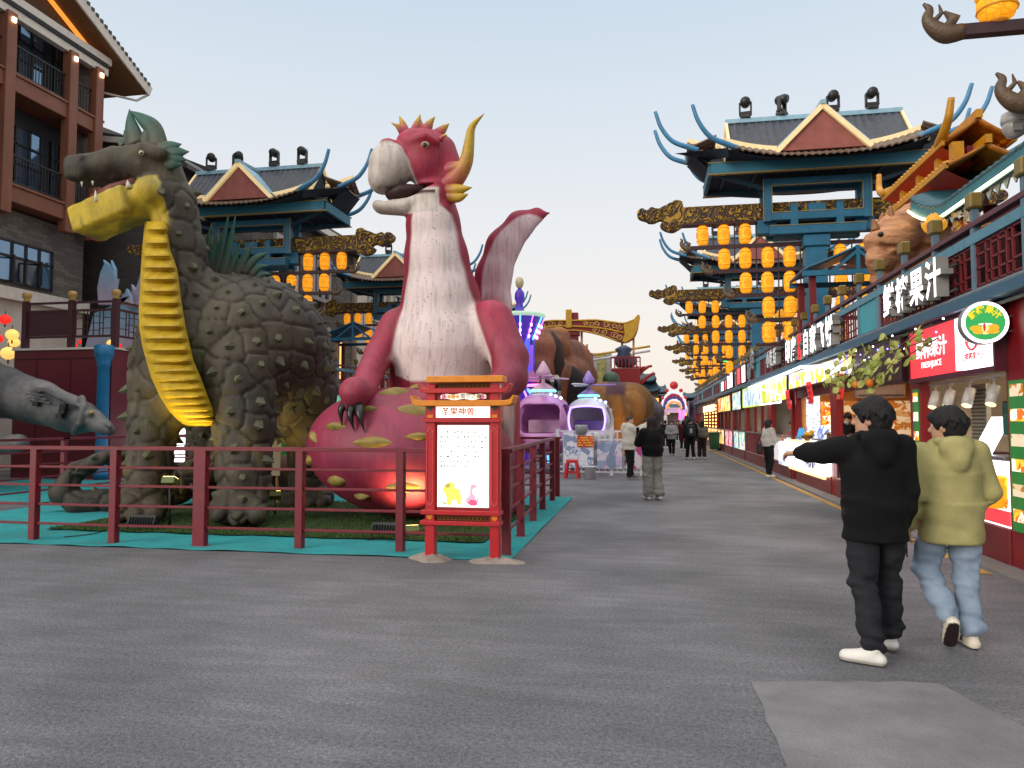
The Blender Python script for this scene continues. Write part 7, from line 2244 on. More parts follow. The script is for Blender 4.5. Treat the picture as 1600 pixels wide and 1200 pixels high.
m.build('gold_piping', gy, bm_)
m = MB()
AX, AZ = Vector((1, 0, 0)), Vector((0, 0, 1))
g = np.random.default_rng(3)
for x, y in ((838, 512), (850, 509), (862, 506), (874, 505), (912, 505), (922, 506), (934, 506), (946, 508), (958, 510), (968, 512), (846, 519), (860, 515), (930, 516), (945, 519), (958, 524), (968, 527)):
    c = P(x, y, 39.66)
    for q in range(2): m.tube([pp_ for pp_ in spiral(c + Vector((g.uniform(-.1, .1), 0, 0)), g.uniform(.12, .2), 1.1, .03, AX, AZ, g.uniform(0, 6), 1 if q else -1)], .022, 5)
m.build('scroll_painting', M('scroll_cream', 'd8a860', rough=.5), bm_)
for x, y0, y1 in ((909, 503, 590), (972, 534, 590), (990, 528, 580), (917, 538, 590)):
    a_, b_ = P(x, y0, 40), P(x, y1, 40); m = MB(); m.cyl(a_, b_, .06, n=8); m.build('gold_rod', gy, PS)
t = thing('rail_track', 'long twin gold and white rails slanting over the white wall', 'track', P(960, 545, 46))
for dy in (0, 8): MB().cyl(P(918, 556 + dy, 46), P(1016, 541 + dy * .9, 46), .07, n=8).build('rail', gy if not dy else whitep, t)
t = thing('white_wall', 'tall white panel wall with a gold pattern strip behind the rides', 'wall', P(930, 660, 47))
a_, b_ = P(902, 552, 47), P(956, 640, 47)
MB().box(a_.x, b_.x, 47, 47.3, 0, a_.z).build('panel', M('wall_white_panel', 'a8a8a8', rough=.7, var=.1, scale=1, stretch=(6, 1, .3)), t)
MB().box(b_.x - .9, b_.x - .35, 46.95, 47, .5, a_.z - .1).build('gold_strip', M('wall_gold_strip', 'a8a060', rough=.6, var=.4, scale=4), t)
t = thing('red_ship_deck', 'red dragon ship deck with upturned oars beyond the golden elephant', 'ride', P(980, 660, 36))
a_, b_ = P(955, 575, 36), P(1001, 655, 36)
MB().box(a_.x, b_.x, 36, 38, 0, a_.z).build('hull', M('ship_red', '8a1016', rough=.4, var=.15), t, bevel=.05)
m = MB()
for k in range(9): x = a_.x + (b_.x - a_.x) * k / 8; m.box(x - .03, x + .03, 35.93, 36, a_.z, a_.z + .5)
m.box(a_.x, b_.x, 35.92, 36, a_.z + .46, a_.z + .54); m.build('rail', M('ship_red'), t)
for x, y in ((985, 590), (995, 588), (1000, 600), (975, 590)):
    c = curve_pts([P(x, y, 36.3), P(x + 8, y - 8, 36.3), P(x + 18, y - 15, 36.3), P(x + 24, y - 16, 36.3)], 4); MB().tube([Vector(p) for p in c], [.1 - .05 * i / len(c) for i in range(len(c))], 8).build('oar', M('oar_red', 'a02018', rough=.4), t)
m = MB(); m.lathe([(.35, 0), (.5, .3), (.3, .7), (.45, .9), (.1, 1.1)], P(975, 574, 36.6), 10); m.build('blue_figure', M('figure_blue', '3c4a64', rough=.5), t)
m = MB(); c = P(984, 565, 36.8); m.ball(c, .32, 12, 8)
for k in range(12):
    a = k * .52; m.tube([c, c + Vector((.5 * math.cos(a), -.1, .5 * math.sin(a)))], [.05, .01], 5)
m.build('spiked_ball', M('figure_dark', '3a3c50', rough=.4), t)
# white fence with posters, stools, bucket
WF = thing('white_fence', 'low white ride fence hung with posters in front of the helicopters', 'fence', P(930, 745, 22.0))
x0, x1 = P(871, 740, 21.9).x, P(1003, 740, 21.9).x
m = MB()
for z in (.1, .25, 1.05, 1.3): m.box(x0, x1, 21.98, 22.02, z - .025, z + .025)
n_ = 14
for k in range(n_ + 1): x = x0 + (x1 - x0) * k / n_; m.box(x - .02, x + .02, 21.975, 22.025, .1, 1.3)
for k in (0, 5, 9, 14): x = x0 + (x1 - x0) * k / n_; m.box(x - .05, x + .05, 21.95, 22.05, 0, 1.36)
m.build('bars', whitep, WF)
MB().box(P(881, 700, 21.9).x, P(927, 700, 21.9).x, 21.9, 21.94, .22, 1.26).build('notice_board', graphic('notice_white', ['d8d8e4', 'ccd0e0', 'd8d8e4', '8090b0', 'd8d8e0', 'd0b0c8'], 3.5, 0), WF)
MB().box(P(902, 690, 21.9).x, P(927, 690, 21.9).x, 21.86, 21.9, P(900, 698, 21.9).z, P(900, 681, 21.9).z).build('orange_notice', M('notice_orange', 'c83818', rough=.6), WF)
m = MB(); nz0, nz1 = P(900, 698, 21.9).z, P(900, 681, 21.9).z
for q in range(4):
    for i in range(9):
        if (i * 7 + q * 5) % 6 == 0: continue
        x = P(902, 690, 21.9).x + .04 + .049 * i; z = nz1 - .05 - q * .075
        m.box(x, x + .035, 21.85, 21.862, z - .022, z + .02)
m.build('notice_characters', M('notice_yellow', 'e8b840', bump=0), WF)
MB().box(P(933, 700, 21.9).x, P(972, 700, 21.9).x, 21.9, 21.94, .2, 1.0).build('poster', graphic('ride_poster', ['b8a8c8', '8898b8', 'c8c0d0', 'a890b0', '7888a0', 'b8c0a8'], 2.2, 0), WF)
MB().box(P(978, 700, 21.9).x, P(1002, 700, 21.9).x, 21.9, 21.94, .2, 1.0).build('poster', graphic('ride_poster_rose', ['b8b0b8', 'a83878', 'c8c0c8', 'a0a0b0'], 1.6, 0), WF)
MB().lathe([(.16, 0), (.2, .25), (.18, .28)], P(908, 668, 21.95) - Vector((0, 0, .2)), 14).build('speaker_dome', M('dome_grey', '8a8c90', rough=.3), WF)
def stool(x, y):
    p = G(x, y)
    t = thing('plastic_stool', 'stack of red plastic stools in front of the white fence', 'stool', p)
    rd = M('stool_red', 'c01c20', rough=.4, var=.05)
    m = MB()
    for q in range(2):
        z = .47 + .05 * q
        m.add([(p.x + a * r_, p.y + b_ * r_, zz) for zz, r_ in ((z - .04, .17), (z, .155)) for a, b_ in ((-1, -1), (1, -1), (1, 1), (-1, 1))], [(0, 1, 5, 4), (1, 2, 6, 5), (2, 3, 7, 6), (3, 0, 4, 7), (4, 5, 6, 7)])
    m.build('seat', rd, t, bevel=.01)
    for a in (-1, 1):
        for b_ in (-1, 1):
            m = MB()
            m.add([(p.x + a * .16, p.y + b_ * .16, .45), (p.x + a * .09, p.y + b_ * .16, .45), (p.x + a * .16, p.y + b_ * .09, .45), (p.x + a * .22, p.y + b_ * .22, 0), (p.x + a * .15, p.y + b_ * .22, 0), (p.x + a * .22, p.y + b_ * .15, 0)], [(0, 1, 4, 3), (0, 3, 5, 2), (1, 2, 5, 4), (0, 2, 1), (3, 4, 5)]); m.build('leg', rd, t)
    m = MB()
    for q in ((0, -1), (0, 1), (-1, 0), (1, 0)): m.bar((p.x + q[0] * .19 - abs(q[1]) * .18, p.y + q[1] * .19 - abs(q[0]) * .18, .17), (p.x + q[0] * .19 + abs(q[1]) * .18, p.y + q[1] * .19 + abs(q[0]) * .18, .17), .03, .04)
    m.build('stretcher', rd, t)
stool(894, 747)
p = G(922, 749); t = thing('bucket', 'white plastic bucket beside the red stools', 'bucket', p)
MB().lathe([(.13, 0), (.16, .33), (.175, .335), (.175, .36), (.15, .36), (.12, .05)], p, 16).build('tub', whitep, t)
m = MB(); m.tube([p + Vector((.17 * math.cos(a), -.03, .34 - .12 * math.sin(a))) for a in [math.pi * i / 10 for i in range(11)]], .008, 5); m.build('handle', M('grey_pipe'), t)
p = P(800, 715, 22.5); t = thing('orange_ride_car', 'small orange ride car behind the road side railing', 'ride', (p.x, p.y, 0))
B = Body(.05); B.ell((p.x, p.y, .65), (.35, .6, .55), k=.1); B.ell((p.x, p.y - .2, 1.1), (.28, .3, .3), k=.1); skin('body', B, M('ride_orange', 'c05a18', rough=.4, var=.15), t)
for s in (-1, 1): MB().cyl((p.x + s * .3, p.y - .35, .18), (p.x + s * .38, p.y - .35, .18), .18).build('wheel', M('tyre_black'), t)
# bits seen under and between the dragons
t = thing('easel_sign', 'small easel sign with a yellow warning triangle under the scaly dragon', 'sign', G(418, 788))
p = G(418, 788); pine = M('pine_wood', '9a6c34', rough=.7)
for dx in (-.2, .2): MB().bar((p.x + dx, p.y, 0), (p.x + dx * .5, p.y + .12, 1.3), .035, .035).build('leg', pine, t)
MB().bar((p.x, p.y + .5, 0), (p.x, p.y + .12, 1.2), .03).build('leg', pine, t)
bd = MB().obox((p.x, p.y + .02, .88), (.25, 0, 0), (0, .01, .0), (0, .03, .33)).build('board', M('easel_board', 'a89a80', rough=.7, var=.15), t)
MB().prism([(p.x - .1, p.y - .015, .85), (p.x + .1, p.y - .012, .85), (p.x, p.y - .0, 1.03)], (0, .012, 0)).build('warning_triangle', M('warning_yellow', 'c8a818', rough=.6), t)
t = thing('litter_bin', 'bright green litter bin seen behind the scaly dragon flank', 'bin', P(437, 715, 19))
p = P(437, 715, 19); m = MB(); m.lathe([(.32, 0), (.36, 1.0), (.38, 1.05), (.3, 1.2), (.1, 1.28)], (p.x, p.y, 0), 16); m.build('tub', M('bin_bright_green', '1c8a3c', rough=.45), t)
MB().obox((p.x, p.y - .37, .6), (.14, 0, 0), (0, .012, 0), (0, 0, .14)).build('white_emblem', whitep, t)
t = thing('stone_lump', 'rounded brown rock prop behind the easel sign', 'rock', G(442, 776))
p = G(442, 776); B = Body(.05); B.ell((p.x, p.y, .38), (.42, .4, .48), k=.1); B.warp(lambda X: .04 * wob(X, 6, 3)); skin('rock', B, M('rock_brown', '5c3a28', rough=.85, var=.3, bump=.6, bscale=14), t)
for x0_, x1_, y0_, y1_, c_, lab in ((262, 288, 655, 722, 'ffffff', 'white lit vending panel seen under the belly of the scaly dragon'), (462, 474, 664, 700, 'ff6040', 'red lit panel seen right of the green litter bin'), (203, 206, 600, 690, 'fff0d8', 'thin vertical warm light beside the left leg of the scaly dragon')):
    a_, b_ = P(x0_, y0_, 20), P(x1_, y1_, 20)
    t = thing('street_light_box', lab, 'light box', (a_.x, 20, 0))
    MB().box(a_.x, b_.x, 20, 20.25, max(.1, b_.z), a_.z).build('lit_face', M('panel_glow_' + c_, c_, emit=c_, es=1.8, bump=0, var=.1), t)
    MB().box(a_.x - .05, b_.x + .05, 20.02, 20.4, 0, a_.z + .05).build('casing', kdark, t)
# ---------------------------------------------------------------- end of the street
AR = thing('festival_arch', 'colourful lantern festival arch with a red ball on top at the street end', 'arch', (P(1053, 660, 78).x, 78, 0))
def ap(x, y, d=0): return P(x, y, 78 + d)
g = np.random.default_rng(21)
cols_ = [M('arch_red', 'a01c24', rough=.4, emit='c02028', es=.3), M('arch_white', 'd0ccd0', rough=.4, emit='f0f0ff', es=.5), M('arch_navy', '28305c', rough=.4, emit='3040a0', es=.3), M('arch_peach', 'c88a58', rough=.4, emit='f0a868', es=.5)]
for i, (x, y, r) in enumerate(((1053, 602, 6.3), (1042, 610, 3), (1064, 610, 3), (1033, 632, 3.4), (1073, 632, 3.4), (1036, 622, 3.2), (1070, 622, 3.2))):
    MB().ball(ap(x, y), r * 78 / 1150, 14, 9).build('red_ball', cols_[0], AR)
for n_, (rx, ry), mi in ((30, (19, 25), 1), (26, (15, 17), 2), (20, (11, 10), 3), (30, (17, 21), 0), (22, (13, 13), 1)):
    m = MB()
    for k in range(n_):
        a = math.pi * k / (n_ - 1)
        c = ap(1053 + rx * math.cos(a), 638 - ry * math.sin(a), -.1 * mi)
        m.ball(c, g.uniform(.10, .17), 7, 5)
    m.build('bulb_row', cols_[mi], AR)
m = MB()
for s in (-1, 1):
    m.prism([ap(1053 + s * 19, 640), ap(1053 + s * 14, 640), ap(1053 + s * 12, 628), ap(1053 + s * 6, 620), ap(1053, 617), ap(1053, 612), ap(1053 + s * 9, 614), ap(1053 + s * 17, 626)], (0, .6, 0))
m.build('arch_panel', M('arch_panel_mix', attr=False, c='6a4060', rough=.5, var=.6, scale=2.5), AR)
a_, b_ = ap(1030, 637), ap(1079, 645)
MB().box(a_.x, b_.x, 77.8, 78.4, b_.z, a_.z).build('band', M('arch_band', 'b090a8', rough=.5, emit='e0b8d8', es=.35), AR)
for x in (1031, 1040, 1066, 1078): p = ap(x, 645); MB().cyl((p.x, 78, 0), (p.x, 78, p.z), .18, n=10).build('post', whitep, AR)
t = thing('neon_sign', 'slanted magenta neon sign in front of the festival arch', 'sign', ap(1066, 648, -3))
m = MB(); m.tube([ap(1062, 656, -3), ap(1062, 639, -3), ap(1069, 652, -3), ap(1069, 641, -3)], .09, 6); m.build('neon_tube', neon('hot_pink', 'ff50d0', 3), t)
m = MB(); p = ap(1062, 656, -3); m.cyl((p.x, p.y, 0), p, .05); m.build('post', M('grey_pipe'), t)
t = thing('net_tent', 'lilac and dark net tent on the right before the festival arch', 'tent', (P(1085, 660, 62).x, 62, 0))
def tp(x, y, d=0): return P(x, y, 62 + d)
m = MB(); m.grid(lambda u, v_: tp(1075 + 24 * u + 2 * math.sin(6 * v_), 622 + 36 * v_ + 5 * abs(2 * u - 1) * (1 - v_) + 2 * math.sin(7 * u), .5 * math.sin(5 * u)), 14, 10, 0, True, (0, .06, 0)); m.build('net', M('net_lilac', '6c5a78', rough=.8, var=.6, scale=2), t)
for x in (1076, 1098): p = tp(x, 626); MB().cyl((p.x, 62, 0), p, .05).build('pole', M('grey_pipe'), t)
t = thing('palm_lights', 'small green lit palm decoration above the far tent', 'decoration', P(1095, 632, 66))
for k in range(7):
    a = math.pi * k / 6
    MB().tube([P(1095, 640, 66), P(1095 + 8 * math.cos(a), 632 - 5 * math.sin(a), 66)], [.1, .03], 6).build('frond', M('palm_green_glow', '50a078', rough=.5, emit='60d0a0', es=.5), t)
p = P(1095, 640, 66); MB().cyl((p.x, 66, 0), p, .12).build('trunk', M('pine_wood'), t)
def pagoda(x, D, w_, ytop, yeave, label, tiers=2):
    b_ = P(x, 660, D)
    t = thing('pagoda_building', label, 'building', (b_.x, D, 0), 'pagoda roofed buildings at the end of the street')
    zt, ze = P(x, ytop, D).z, P(x, yeave, D).z
    W_ = w_ * D / 1150
    MB().box(b_.x - W_ * .42, b_.x + W_ * .42, D, D + 6, 0, ze).build('wall', M('far_wall', '5c4a40', rough=.8, var=.3, scale=.6), t)
    for q in range(tiers):
        z0 = ze + (zt - ze) * q / tiers
        ww = W_ * .5 * (1 - .3 * q)
        m = MB()
        m.grid(lambda u, v_: (b_.x - ww + 2 * ww * u + (1 - 2 * u) * v_ * ww * .35, D - 1 + 2 * v_, z0 + .25 * abs(2 * u - 1) ** 3 * (zt - ze) * .5 + (zt - ze) / tiers * .8 * v_), 16, 4, 0, True, (0, 4, -.15))
        m.build('roof', M('far_roof', '2c4450', rough=.6, var=.3), t)
    for k in range(4):
        x_ = b_.x - W_ * .32 + W_ * .21 * k
        MB().box(x_ - .35, x_ + .35, D - .05, D, ze * .6, ze * .85).build('lit_window', M('far_window', 'e0a050', emit='ffb050', es=1.1, bump=0), t)
pagoda(1012, 88, 40, 580, 612, 'dark roofed pagoda building behind the golden elephant')
pagoda(985, 96, 44, 570, 600, 'tall far pagoda building left of the festival arch', 3)
pagoda(1034, 104, 26, 600, 628, 'small pagoda building beside the left foot of the festival arch')
pagoda(1078, 112, 34, 612, 632, 'low far pagoda building right of the festival arch')
pagoda(940, 80, 60, 590, 620, 'wide low pagoda building behind the white wall')
pagoda(1050, 128, 130, 628, 643, 'long low building closing the end of the street behind the arch', 1)
pagoda(1110, 118, 46, 615, 636, 'farthest low building closing the street on the right', 1)
t = thing('whale_figure', 'grey and cream curved whale like figure right of the golden elephant', 'statue', P(1008, 660, 40))
B = Body(.07); B.limb([q3(1001, 640, 40), q3(1012, 632, 40), q3(1020, 645, 40), q3(1018, 670, 40)], [.3, .5, .6, .4], k=.2); skin('body', B, M('whale_grey', '4c4c58', rough=.4, var=.3), t)
B = Body(.07); B.ell(q3(1016, 630, 40.2), (.38, .3, .42)); skin('belly', B, M('whale_cream', 'a89060', rough=.5), t)
# ================================================================ people
skin_m = M('skin', attr=True, rough=.5, var=.06, bump=.04)
def cloth(name, c, var=.15, bump=.35, bs=140, sc=6, dirt=0): return M('cloth_' + name, c, rough=.9, var=var, bump=bump, bscale=bs, scale=sc, dirt=dirt, spec=.25)
shoe_m = M('shoe', attr=True, rough=.55, var=.08, bump=.1)
BASEJ = dict(pel=(0, 0, .95), chest=(0, 0, 1.28), neck=(0, -.01, 1.46), head=(0, .02, 1.60),
             shL=(-.18, 0, 1.40), elL=(-.24, -.03, 1.12), wrL=(-.23, .06, .88), shR=(.18, 0, 1.40), elR=(.24, -.03, 1.12), wrR=(.23, .06, .88),
             hipL=(-.09, 0, .90), knL=(-.10, .02, .49), anL=(-.10, -.02, .09), hipR=(.09, 0, .90), knR=(.10, .02, .49), anR=(.10, -.02, .09))
def person(label, loc, head_deg, tall=1.72, pose=None, look=0, tilt=0, top=('tee', 'black', '141416'), hem=.88, tw=1., low=('trousers', 'black', '17171a'), lw=1., shoes=('e0dcd4', 'e8e4dc'), hair=('short', '120e0d'), vox=.02, hands=None, group=None, skin_c='c09478', toes=None, extra=None, fold=1.):
    t = thing('person', label, 'person', (loc[0], loc[1], 0), group)
    h = math.radians(head_deg)
    S = tall / 1.72
    R_ = np.array(Matrix.Rotation(h, 3, 'Z'))
    O_ = np.array((loc[0], loc[1], loc[2] if len(loc) > 2 else 0.))
    J = dict(BASEJ); J.update(pose or {})
    def W(p): return O_ + R_ @ (np.array(p, float) * S)
    J = {k: W(v) for k, v in J.items()}
    X_, Y_, Z_ = R_ @ (1, 0, 0), R_ @ (0, 1, 0), np.array((0, 0, 1.))
    Hr = R_ @ np.array(Matrix.Rotation(math.radians(look), 3, 'Z') @ Matrix.Rotation(math.radians(tilt), 3, 'X'))
    hx, hy, hz = Hr[:, 0], Hr[:, 1], Hr[:, 2]
    hc = J['head']
    def Hd(x, y, z): return hc + (hx * x + hy * y + hz * z) * S
    fine = vox < .012
    B = Body(vox)
    B.limb([J['pel'], J['chest'], J['neck'] - .06 * Z_], [.125 * S, .13 * S, .09 * S], k=.05, sq=(X_, 1.25))
    B.limb([J['neck'] - .05 * Z_, Hd(0, -.015, -.07)], [.058 * S, .052 * S], k=.03)
    B.ell(Hd(0, -.012, .018), (.077 * S, .096 * S, .098 * S), k=.02, rot=Hr)
    B.ell(Hd(0, .028, -.055), (.056 * S, .062 * S, .068 * S), k=.03, rot=Hr)
    B.limb([Hd(0, .085, .005), Hd(0, .105, -.03)], [.012 * S, .017 * S], k=.012)
    B.limb([Hd(-.03, .078, .03), Hd(.03, .078, .03)], .016 * S, k=.02)
    if fine:
        B.ell(Hd(0, .084, -.063), (.022, .012, .009), k=.008, rot=Hr)
        B.ell(Hd(0, .078, -.098), (.02, .016, .014), k=.015, rot=Hr)
        for s in (-1, 1): B.ell(Hd(s * .032, .086, .012), (.016, .012, .010), k=.008, rot=Hr, op='-')
    for s in (-1, 1): B.ell(Hd(s * .078, -.012, -.012), (.012 * S, .022 * S, .033 * S), k=.012, rot=Hr)
    for s in 'LR':
        B.limb([J['sh' + s], J['el' + s], J['wr' + s]], [.055 * S, .04 * S, .028 * S], k=.02)
        B.limb([J['hip' + s], J['kn' + s], J['an' + s]], [.085 * S, .055 * S, .04 * S], k=.03)
        hd = (hands or {}).get(s, {})
        d = J['wr' + s] - J['el' + s]; d = d / np.linalg.norm(d)
        if 'dir' in hd: d = R_ @ (np.array(hd['dir'], float) / np.linalg.norm(hd['dir']))
        n_ = np.array(hd.get('palm', (1 if s == 'L' else -1, 0, 0)), float); n_ = R_ @ n_
        n_ = n_ - d * (n_ @ d); n_ = n_ / np.linalg.norm(n_)
        sd_ = np.cross(n_, d) * (1 if s == 'L' else -1)          # towards the thumb side
        if 'thumb' in hd: sd_ = sd_ * hd['thumb']
        w0 = J['wr' + s]
        B.limb([w0, w0 + d * .05 * S, w0 + d * .085 * S], [.026 * S, .034 * S, .034 * S], k=.015, sq=(n_, .55))
        cl = hd.get('curl', (.5, .55, .6, .65))
        if vox < .022:
            fr = max(.0085 * S, vox * .62)
            for i, (off, ln) in enumerate(((.026, .078), (.009, .086), (-.009, .08), (-.026, .064))):
                a = w0 + d * (.085 * S) + sd_ * (off * S)
                ang, p = 0, a
                pts = [a - d * .02 * S, a]
                for q in (.45, .32, .23):
                    ang += cl[i] * (1.0 if q != .45 else .7)
                    p = p + (d * math.cos(ang) + n_ * math.sin(ang)) * ln * q * S
                    pts.append(p)
                B.limb(pts, [fr * 1.1, fr * 1.1, fr * 1.05, fr * .95, fr * .8], k=.004)
            a = w0 + d * .03 * S + sd_ * .026 * S
            tdir = d * .62 + sd_ * .62 + n_ * .45; tdir = tdir / np.linalg.norm(tdir)
            B.limb([a, a + tdir * .035 * S, a + tdir * .055 * S + d * .02 * S], [fr * 1.5, fr * 1.2, fr * .9], k=.006)
    sk, lip, eyew, dark = lin(skin_c), lin('9c5a4e'), lin('d8d0c8'), lin('1a1210')
    def paint(V, nr):
        L_ = (V - hc) @ Hr / S
        c = np.tile(np.array(sk), (len(V), 1))
        c = blend(c, lip, sstep(1.3, .8, np.sqrt((L_[:, 0] / .022) ** 2 + ((L_[:, 2] + .063) / .010) ** 2)) * (L_[:, 1] > .05) * .7)
        c = blend(c, dark, sstep(1.3, .8, np.sqrt(((np.abs(L_[:, 0]) - .032) / .022) ** 2 + ((L_[:, 2] - .036) / .006) ** 2)) * (L_[:, 1] > .05) * .8)
        if not fine: c = blend(c, dark, sstep(1.4, .7, np.sqrt(((np.abs(L_[:, 0]) - .032) / .015) ** 2 + ((L_[:, 2] - .014) / .008) ** 2)) * (L_[:, 1] > .05))
        return c
    bo = skin('body', B, skin_m, t, paint, relax=1)
    if fine:
        for s in (-1, 1):
            e_ = MB().ball(Hd(s * .032, .074, .012), .0125, 12, 8).build('eye', M('eye_white', 'd8d0c8', rough=.15, bump=0), t)
            MB().ball(Hd(s * .032, .0835, .012), (.006, .005, .006), 8, 6).build('iris', M('iris_dark', '1c100c', rough=.1, bump=0), e_)
    # hair
    kind, hcx = hair
    hm = M('hair_' + hcx, hcx, rough=.75, var=.4, scale=40, bump=.7, bscale=90, stretch=(1, 1, .25))
    hv = max(vox, .009)
    B = Body(hv)
    if kind == 'buzz':
        B.ell(Hd(0, -.016, .028), (.080 * S, .099 * S, .097 * S), rot=Hr)
        B.ell(Hd(0, .10, -.035), (.11 * S, .085 * S, .095 * S), rot=Hr, op='-', k=.01)
        B.ell(Hd(0, -.02, -.12), (.12 * S, .12 * S, .06 * S), rot=Hr, op='-', k=.01)
    else:
        up = .016 if kind == 'short' else .006
        hb = 1.1 if fine else 1
        B.ell(Hd(0, -.022, .03 + up), (.093 * S * hb, .113 * S * hb, .104 * S * hb), rot=Hr)
        B.ell(Hd(0, -.055, -.02), (.084 * S * hb, .08 * S * hb, .085 * S * hb), k=.03, rot=Hr)
        B.limb([Hd(-.05, .07, .075), Hd(0, .092, .07), Hd(.055, .068, .078)], [.03 * S, .032 * S, .03 * S], k=.03)
        B.ell(Hd(0, .125, -.045), (.085 * S, .10 * S, .10 * S), rot=Hr, op='-', k=.015)
        for s in (-1, 1):
            if kind == 'short': B.ell(Hd(s * .1, .005, -.045), (.035 * S, .035 * S, .055 * S), rot=Hr, op='-', k=.015)
        if kind == 'long':
            B.limb([Hd(0, -.06, -.02), Hd(0, -.09, -.16), Hd(.01, -.10, -.32), Hd(.015, -.09, -.47)], [.09 * S, .095 * S, .085 * S, .03 * S], k=.05, sq=(hy, .55))
            for s in (-1, 1): B.limb([Hd(s * .07, -.02, 0), Hd(s * .085, -.03, -.14), Hd(s * .08, -.03, -.28)], [.035 * S, .035 * S, .015 * S], k=.03)
        if kind == 'bob':
            B.limb([Hd(-.07, -.03, -.02), Hd(-.075, -.04, -.13)], [.045 * S, .04 * S], k=.03); B.limb([Hd(.07, -.03, -.02), Hd(.075, -.04, -.13)], [.045 * S, .04 * S], k=.03)
            B.limb([Hd(0, -.08, -.02), Hd(0, -.085, -.14)], [.07 * S, .06 * S], k=.03, sq=(hy, .6))
        if kind == 'tail': B.limb([Hd(0, -.11, .03), Hd(0, -.16, -.08), Hd(0, -.14, -.28)], [.035 * S, .045 * S, .015 * S], k=.02)
        if fine:
            g = np.random.default_rng(int(abs(loc[0]) * 100))
            for i in range(150):                               # locks
                th, ph = g.uniform(0, 6.28), g.uniform(.15, 1.75)
                v = np.array((math.sin(ph) * math.cos(th), math.sin(ph) * math.sin(th), math.cos(ph)))
                if v[1] > .55 and v[2] < .45: continue
                a = Hd(v[0] * .096, -.022 + v[1] * .115, .045 + v[2] * .110)
                dn = Hd(v[0] * .112 + g.normal(0, .014), -.022 + v[1] * .130 + g.normal(0, .014), .045 + v[2] * .112 - .05)
                B.limb([a, (a + dn) / 2 + (hx * v[0] + hy * v[1] + hz * v[2]) * .006, dn], [.012, .010, .004], k=.006)
    amp = .004 if fine else .008
    if kind != 'buzz': B.warp(lambda X: amp * wob(((X - hc) @ Hr) * np.array([1, 1, .45]), 130, 5))
    skin('hair', B, hm, t, relax=1)
    # top
    style, cn, cc = top
    tm = cloth(cn, cc)
    B = Body(max(vox, .011))
    hz_ = hem * S + O_[2]
    pel = J['pel'].copy(); pel[2] = hz_ - .05
    B.limb([pel, (pel + J['chest']) / 2, J['chest'], J['neck'] - Z_ * .10 * S], [.165 * S * tw, .17 * S * tw, .17 * S * tw, .10 * S], k=.06, sq=(X_, 1.22))
    B.limb([J['shL'] + Z_ * .0, J['neck'] - Z_ * .06 * S, J['shR']], [.078 * S * tw, .085 * S, .078 * S * tw], k=.05)
    for s in 'LR':
        a, b_, c_ = J['sh' + s], J['el' + s], J['wr' + s]
        if style == 'tee': B.limb([a, a + (b_ - a) * .62], [.078 * S * tw, .075 * S * tw], k=.03)
        else:
            f = (c_ - b_)
            B.limb([a, b_, b_ + f * .55, b_ + f * .86], [.085 * S * tw, .076 * S * tw, .068 * S * tw, .06 * S * tw], k=.035)
            B.limb([b_ + f * .84, b_ + f * .97], [.05 * S * tw, .044 * S * tw], k=.01)
    if style == 'hoodie':
        nb = J['neck'] + Z_ * .035 * S
        B.limb([nb + (-X_ * .085 + Y_ * .05) * S - Z_ * .02, nb + (-X_ * .095 - Y_ * .04) * S + Z_ * .0, nb + (-X_ * .05 - Y_ * .11) * S - Z_ * .01, nb + (X_ * .05 - Y_ * .11) * S - Z_ * .01, nb + (X_ * .095 - Y_ * .04) * S, nb + (X_ * .085 + Y_ * .05) * S - Z_ * .02], .042 * S, k=.03)
        B.limb([nb + (-X_ * .06 - Y_ * .125) * S - Z_ * .05, nb + (-Y_ * .155) * S - Z_ * .12, nb + (X_ * .06 - Y_ * .125) * S - Z_ * .05], [.055 * S, .065 * S, .055 * S], k=.05)
        B.limb([nb - Y_ * .14 * S - Z_ * .02, nb - Y_ * .165 * S - Z_ * .17], [.05 * S, .028 * S], k=.05)
    Fw = fold * .011
    def folds(X):
        L_ = (X - O_) @ R_
        z = L_[..., 2]
        r = Fw * (wob(L_ * np.array([1, 1, .5]), 17, 3) + .8 * wob(L_ * np.array([.6, .6, 1.5]), 26, 8) * (z < (hem + .3) * S + O_[2]))
        return r - .012 * fold * np.exp(-((z - (hz_ - O_[2] + .075)) / .018) ** 2) * 0
    B.warp(folds)
    if style in ('hoodie', 'sweater'): B.limb([pel - Z_ * 0 + Z_ * .04, pel + Z_ * .085], [.158 * S * tw, .158 * S * tw], k=.012, sq=(X_, 1.22))
    B.cut((0, 0, hz_), (0, 0, -1))
    skin('hoodie' if style == 'hoodie' else 'top', B, tm, t, relax=1)
    # trousers
    ls, lcn, lcc = low
    B = Body(max(vox, .011))
    B.limb([J['hipL'] + Z_ * .06 * S, J['hipR'] + Z_ * .06 * S], .125 * S, k=.03)
    B.limb([J['pel'] + Z_ * .02 * S, J['pel'] + Z_ * .06 * S], .13 * S, k=.03, sq=(X_, 1.2))
    for s in 'LR':
        a, b_, c_ = J['hip' + s], J['kn' + s], J['an' + s]
        B.limb([a, a + (b_ - a) * .5, b_, b_ + (c_ - b_) * .55, c_ - (c_ - b_) * .13], [.108 * S * lw ** .4, .096 * S * lw ** .6, .078 * S * lw, .072 * S * lw, .070 * S * lw], k=.012)
    def lf(X):
        L_ = (X - O_) @ R_
        z = L_[..., 2] / S
        amp_ = .006 + .010 * np.exp(-((z - .48) / .12) ** 2) + .016 * np.exp(-((z - .14) / .11) ** 2)
        return fold * amp_ * (wob(L_ * np.array([.8, .8, 1.9]), 27, 13) + .5 * wob(L_, 40, 17))
    B.warp(lf)
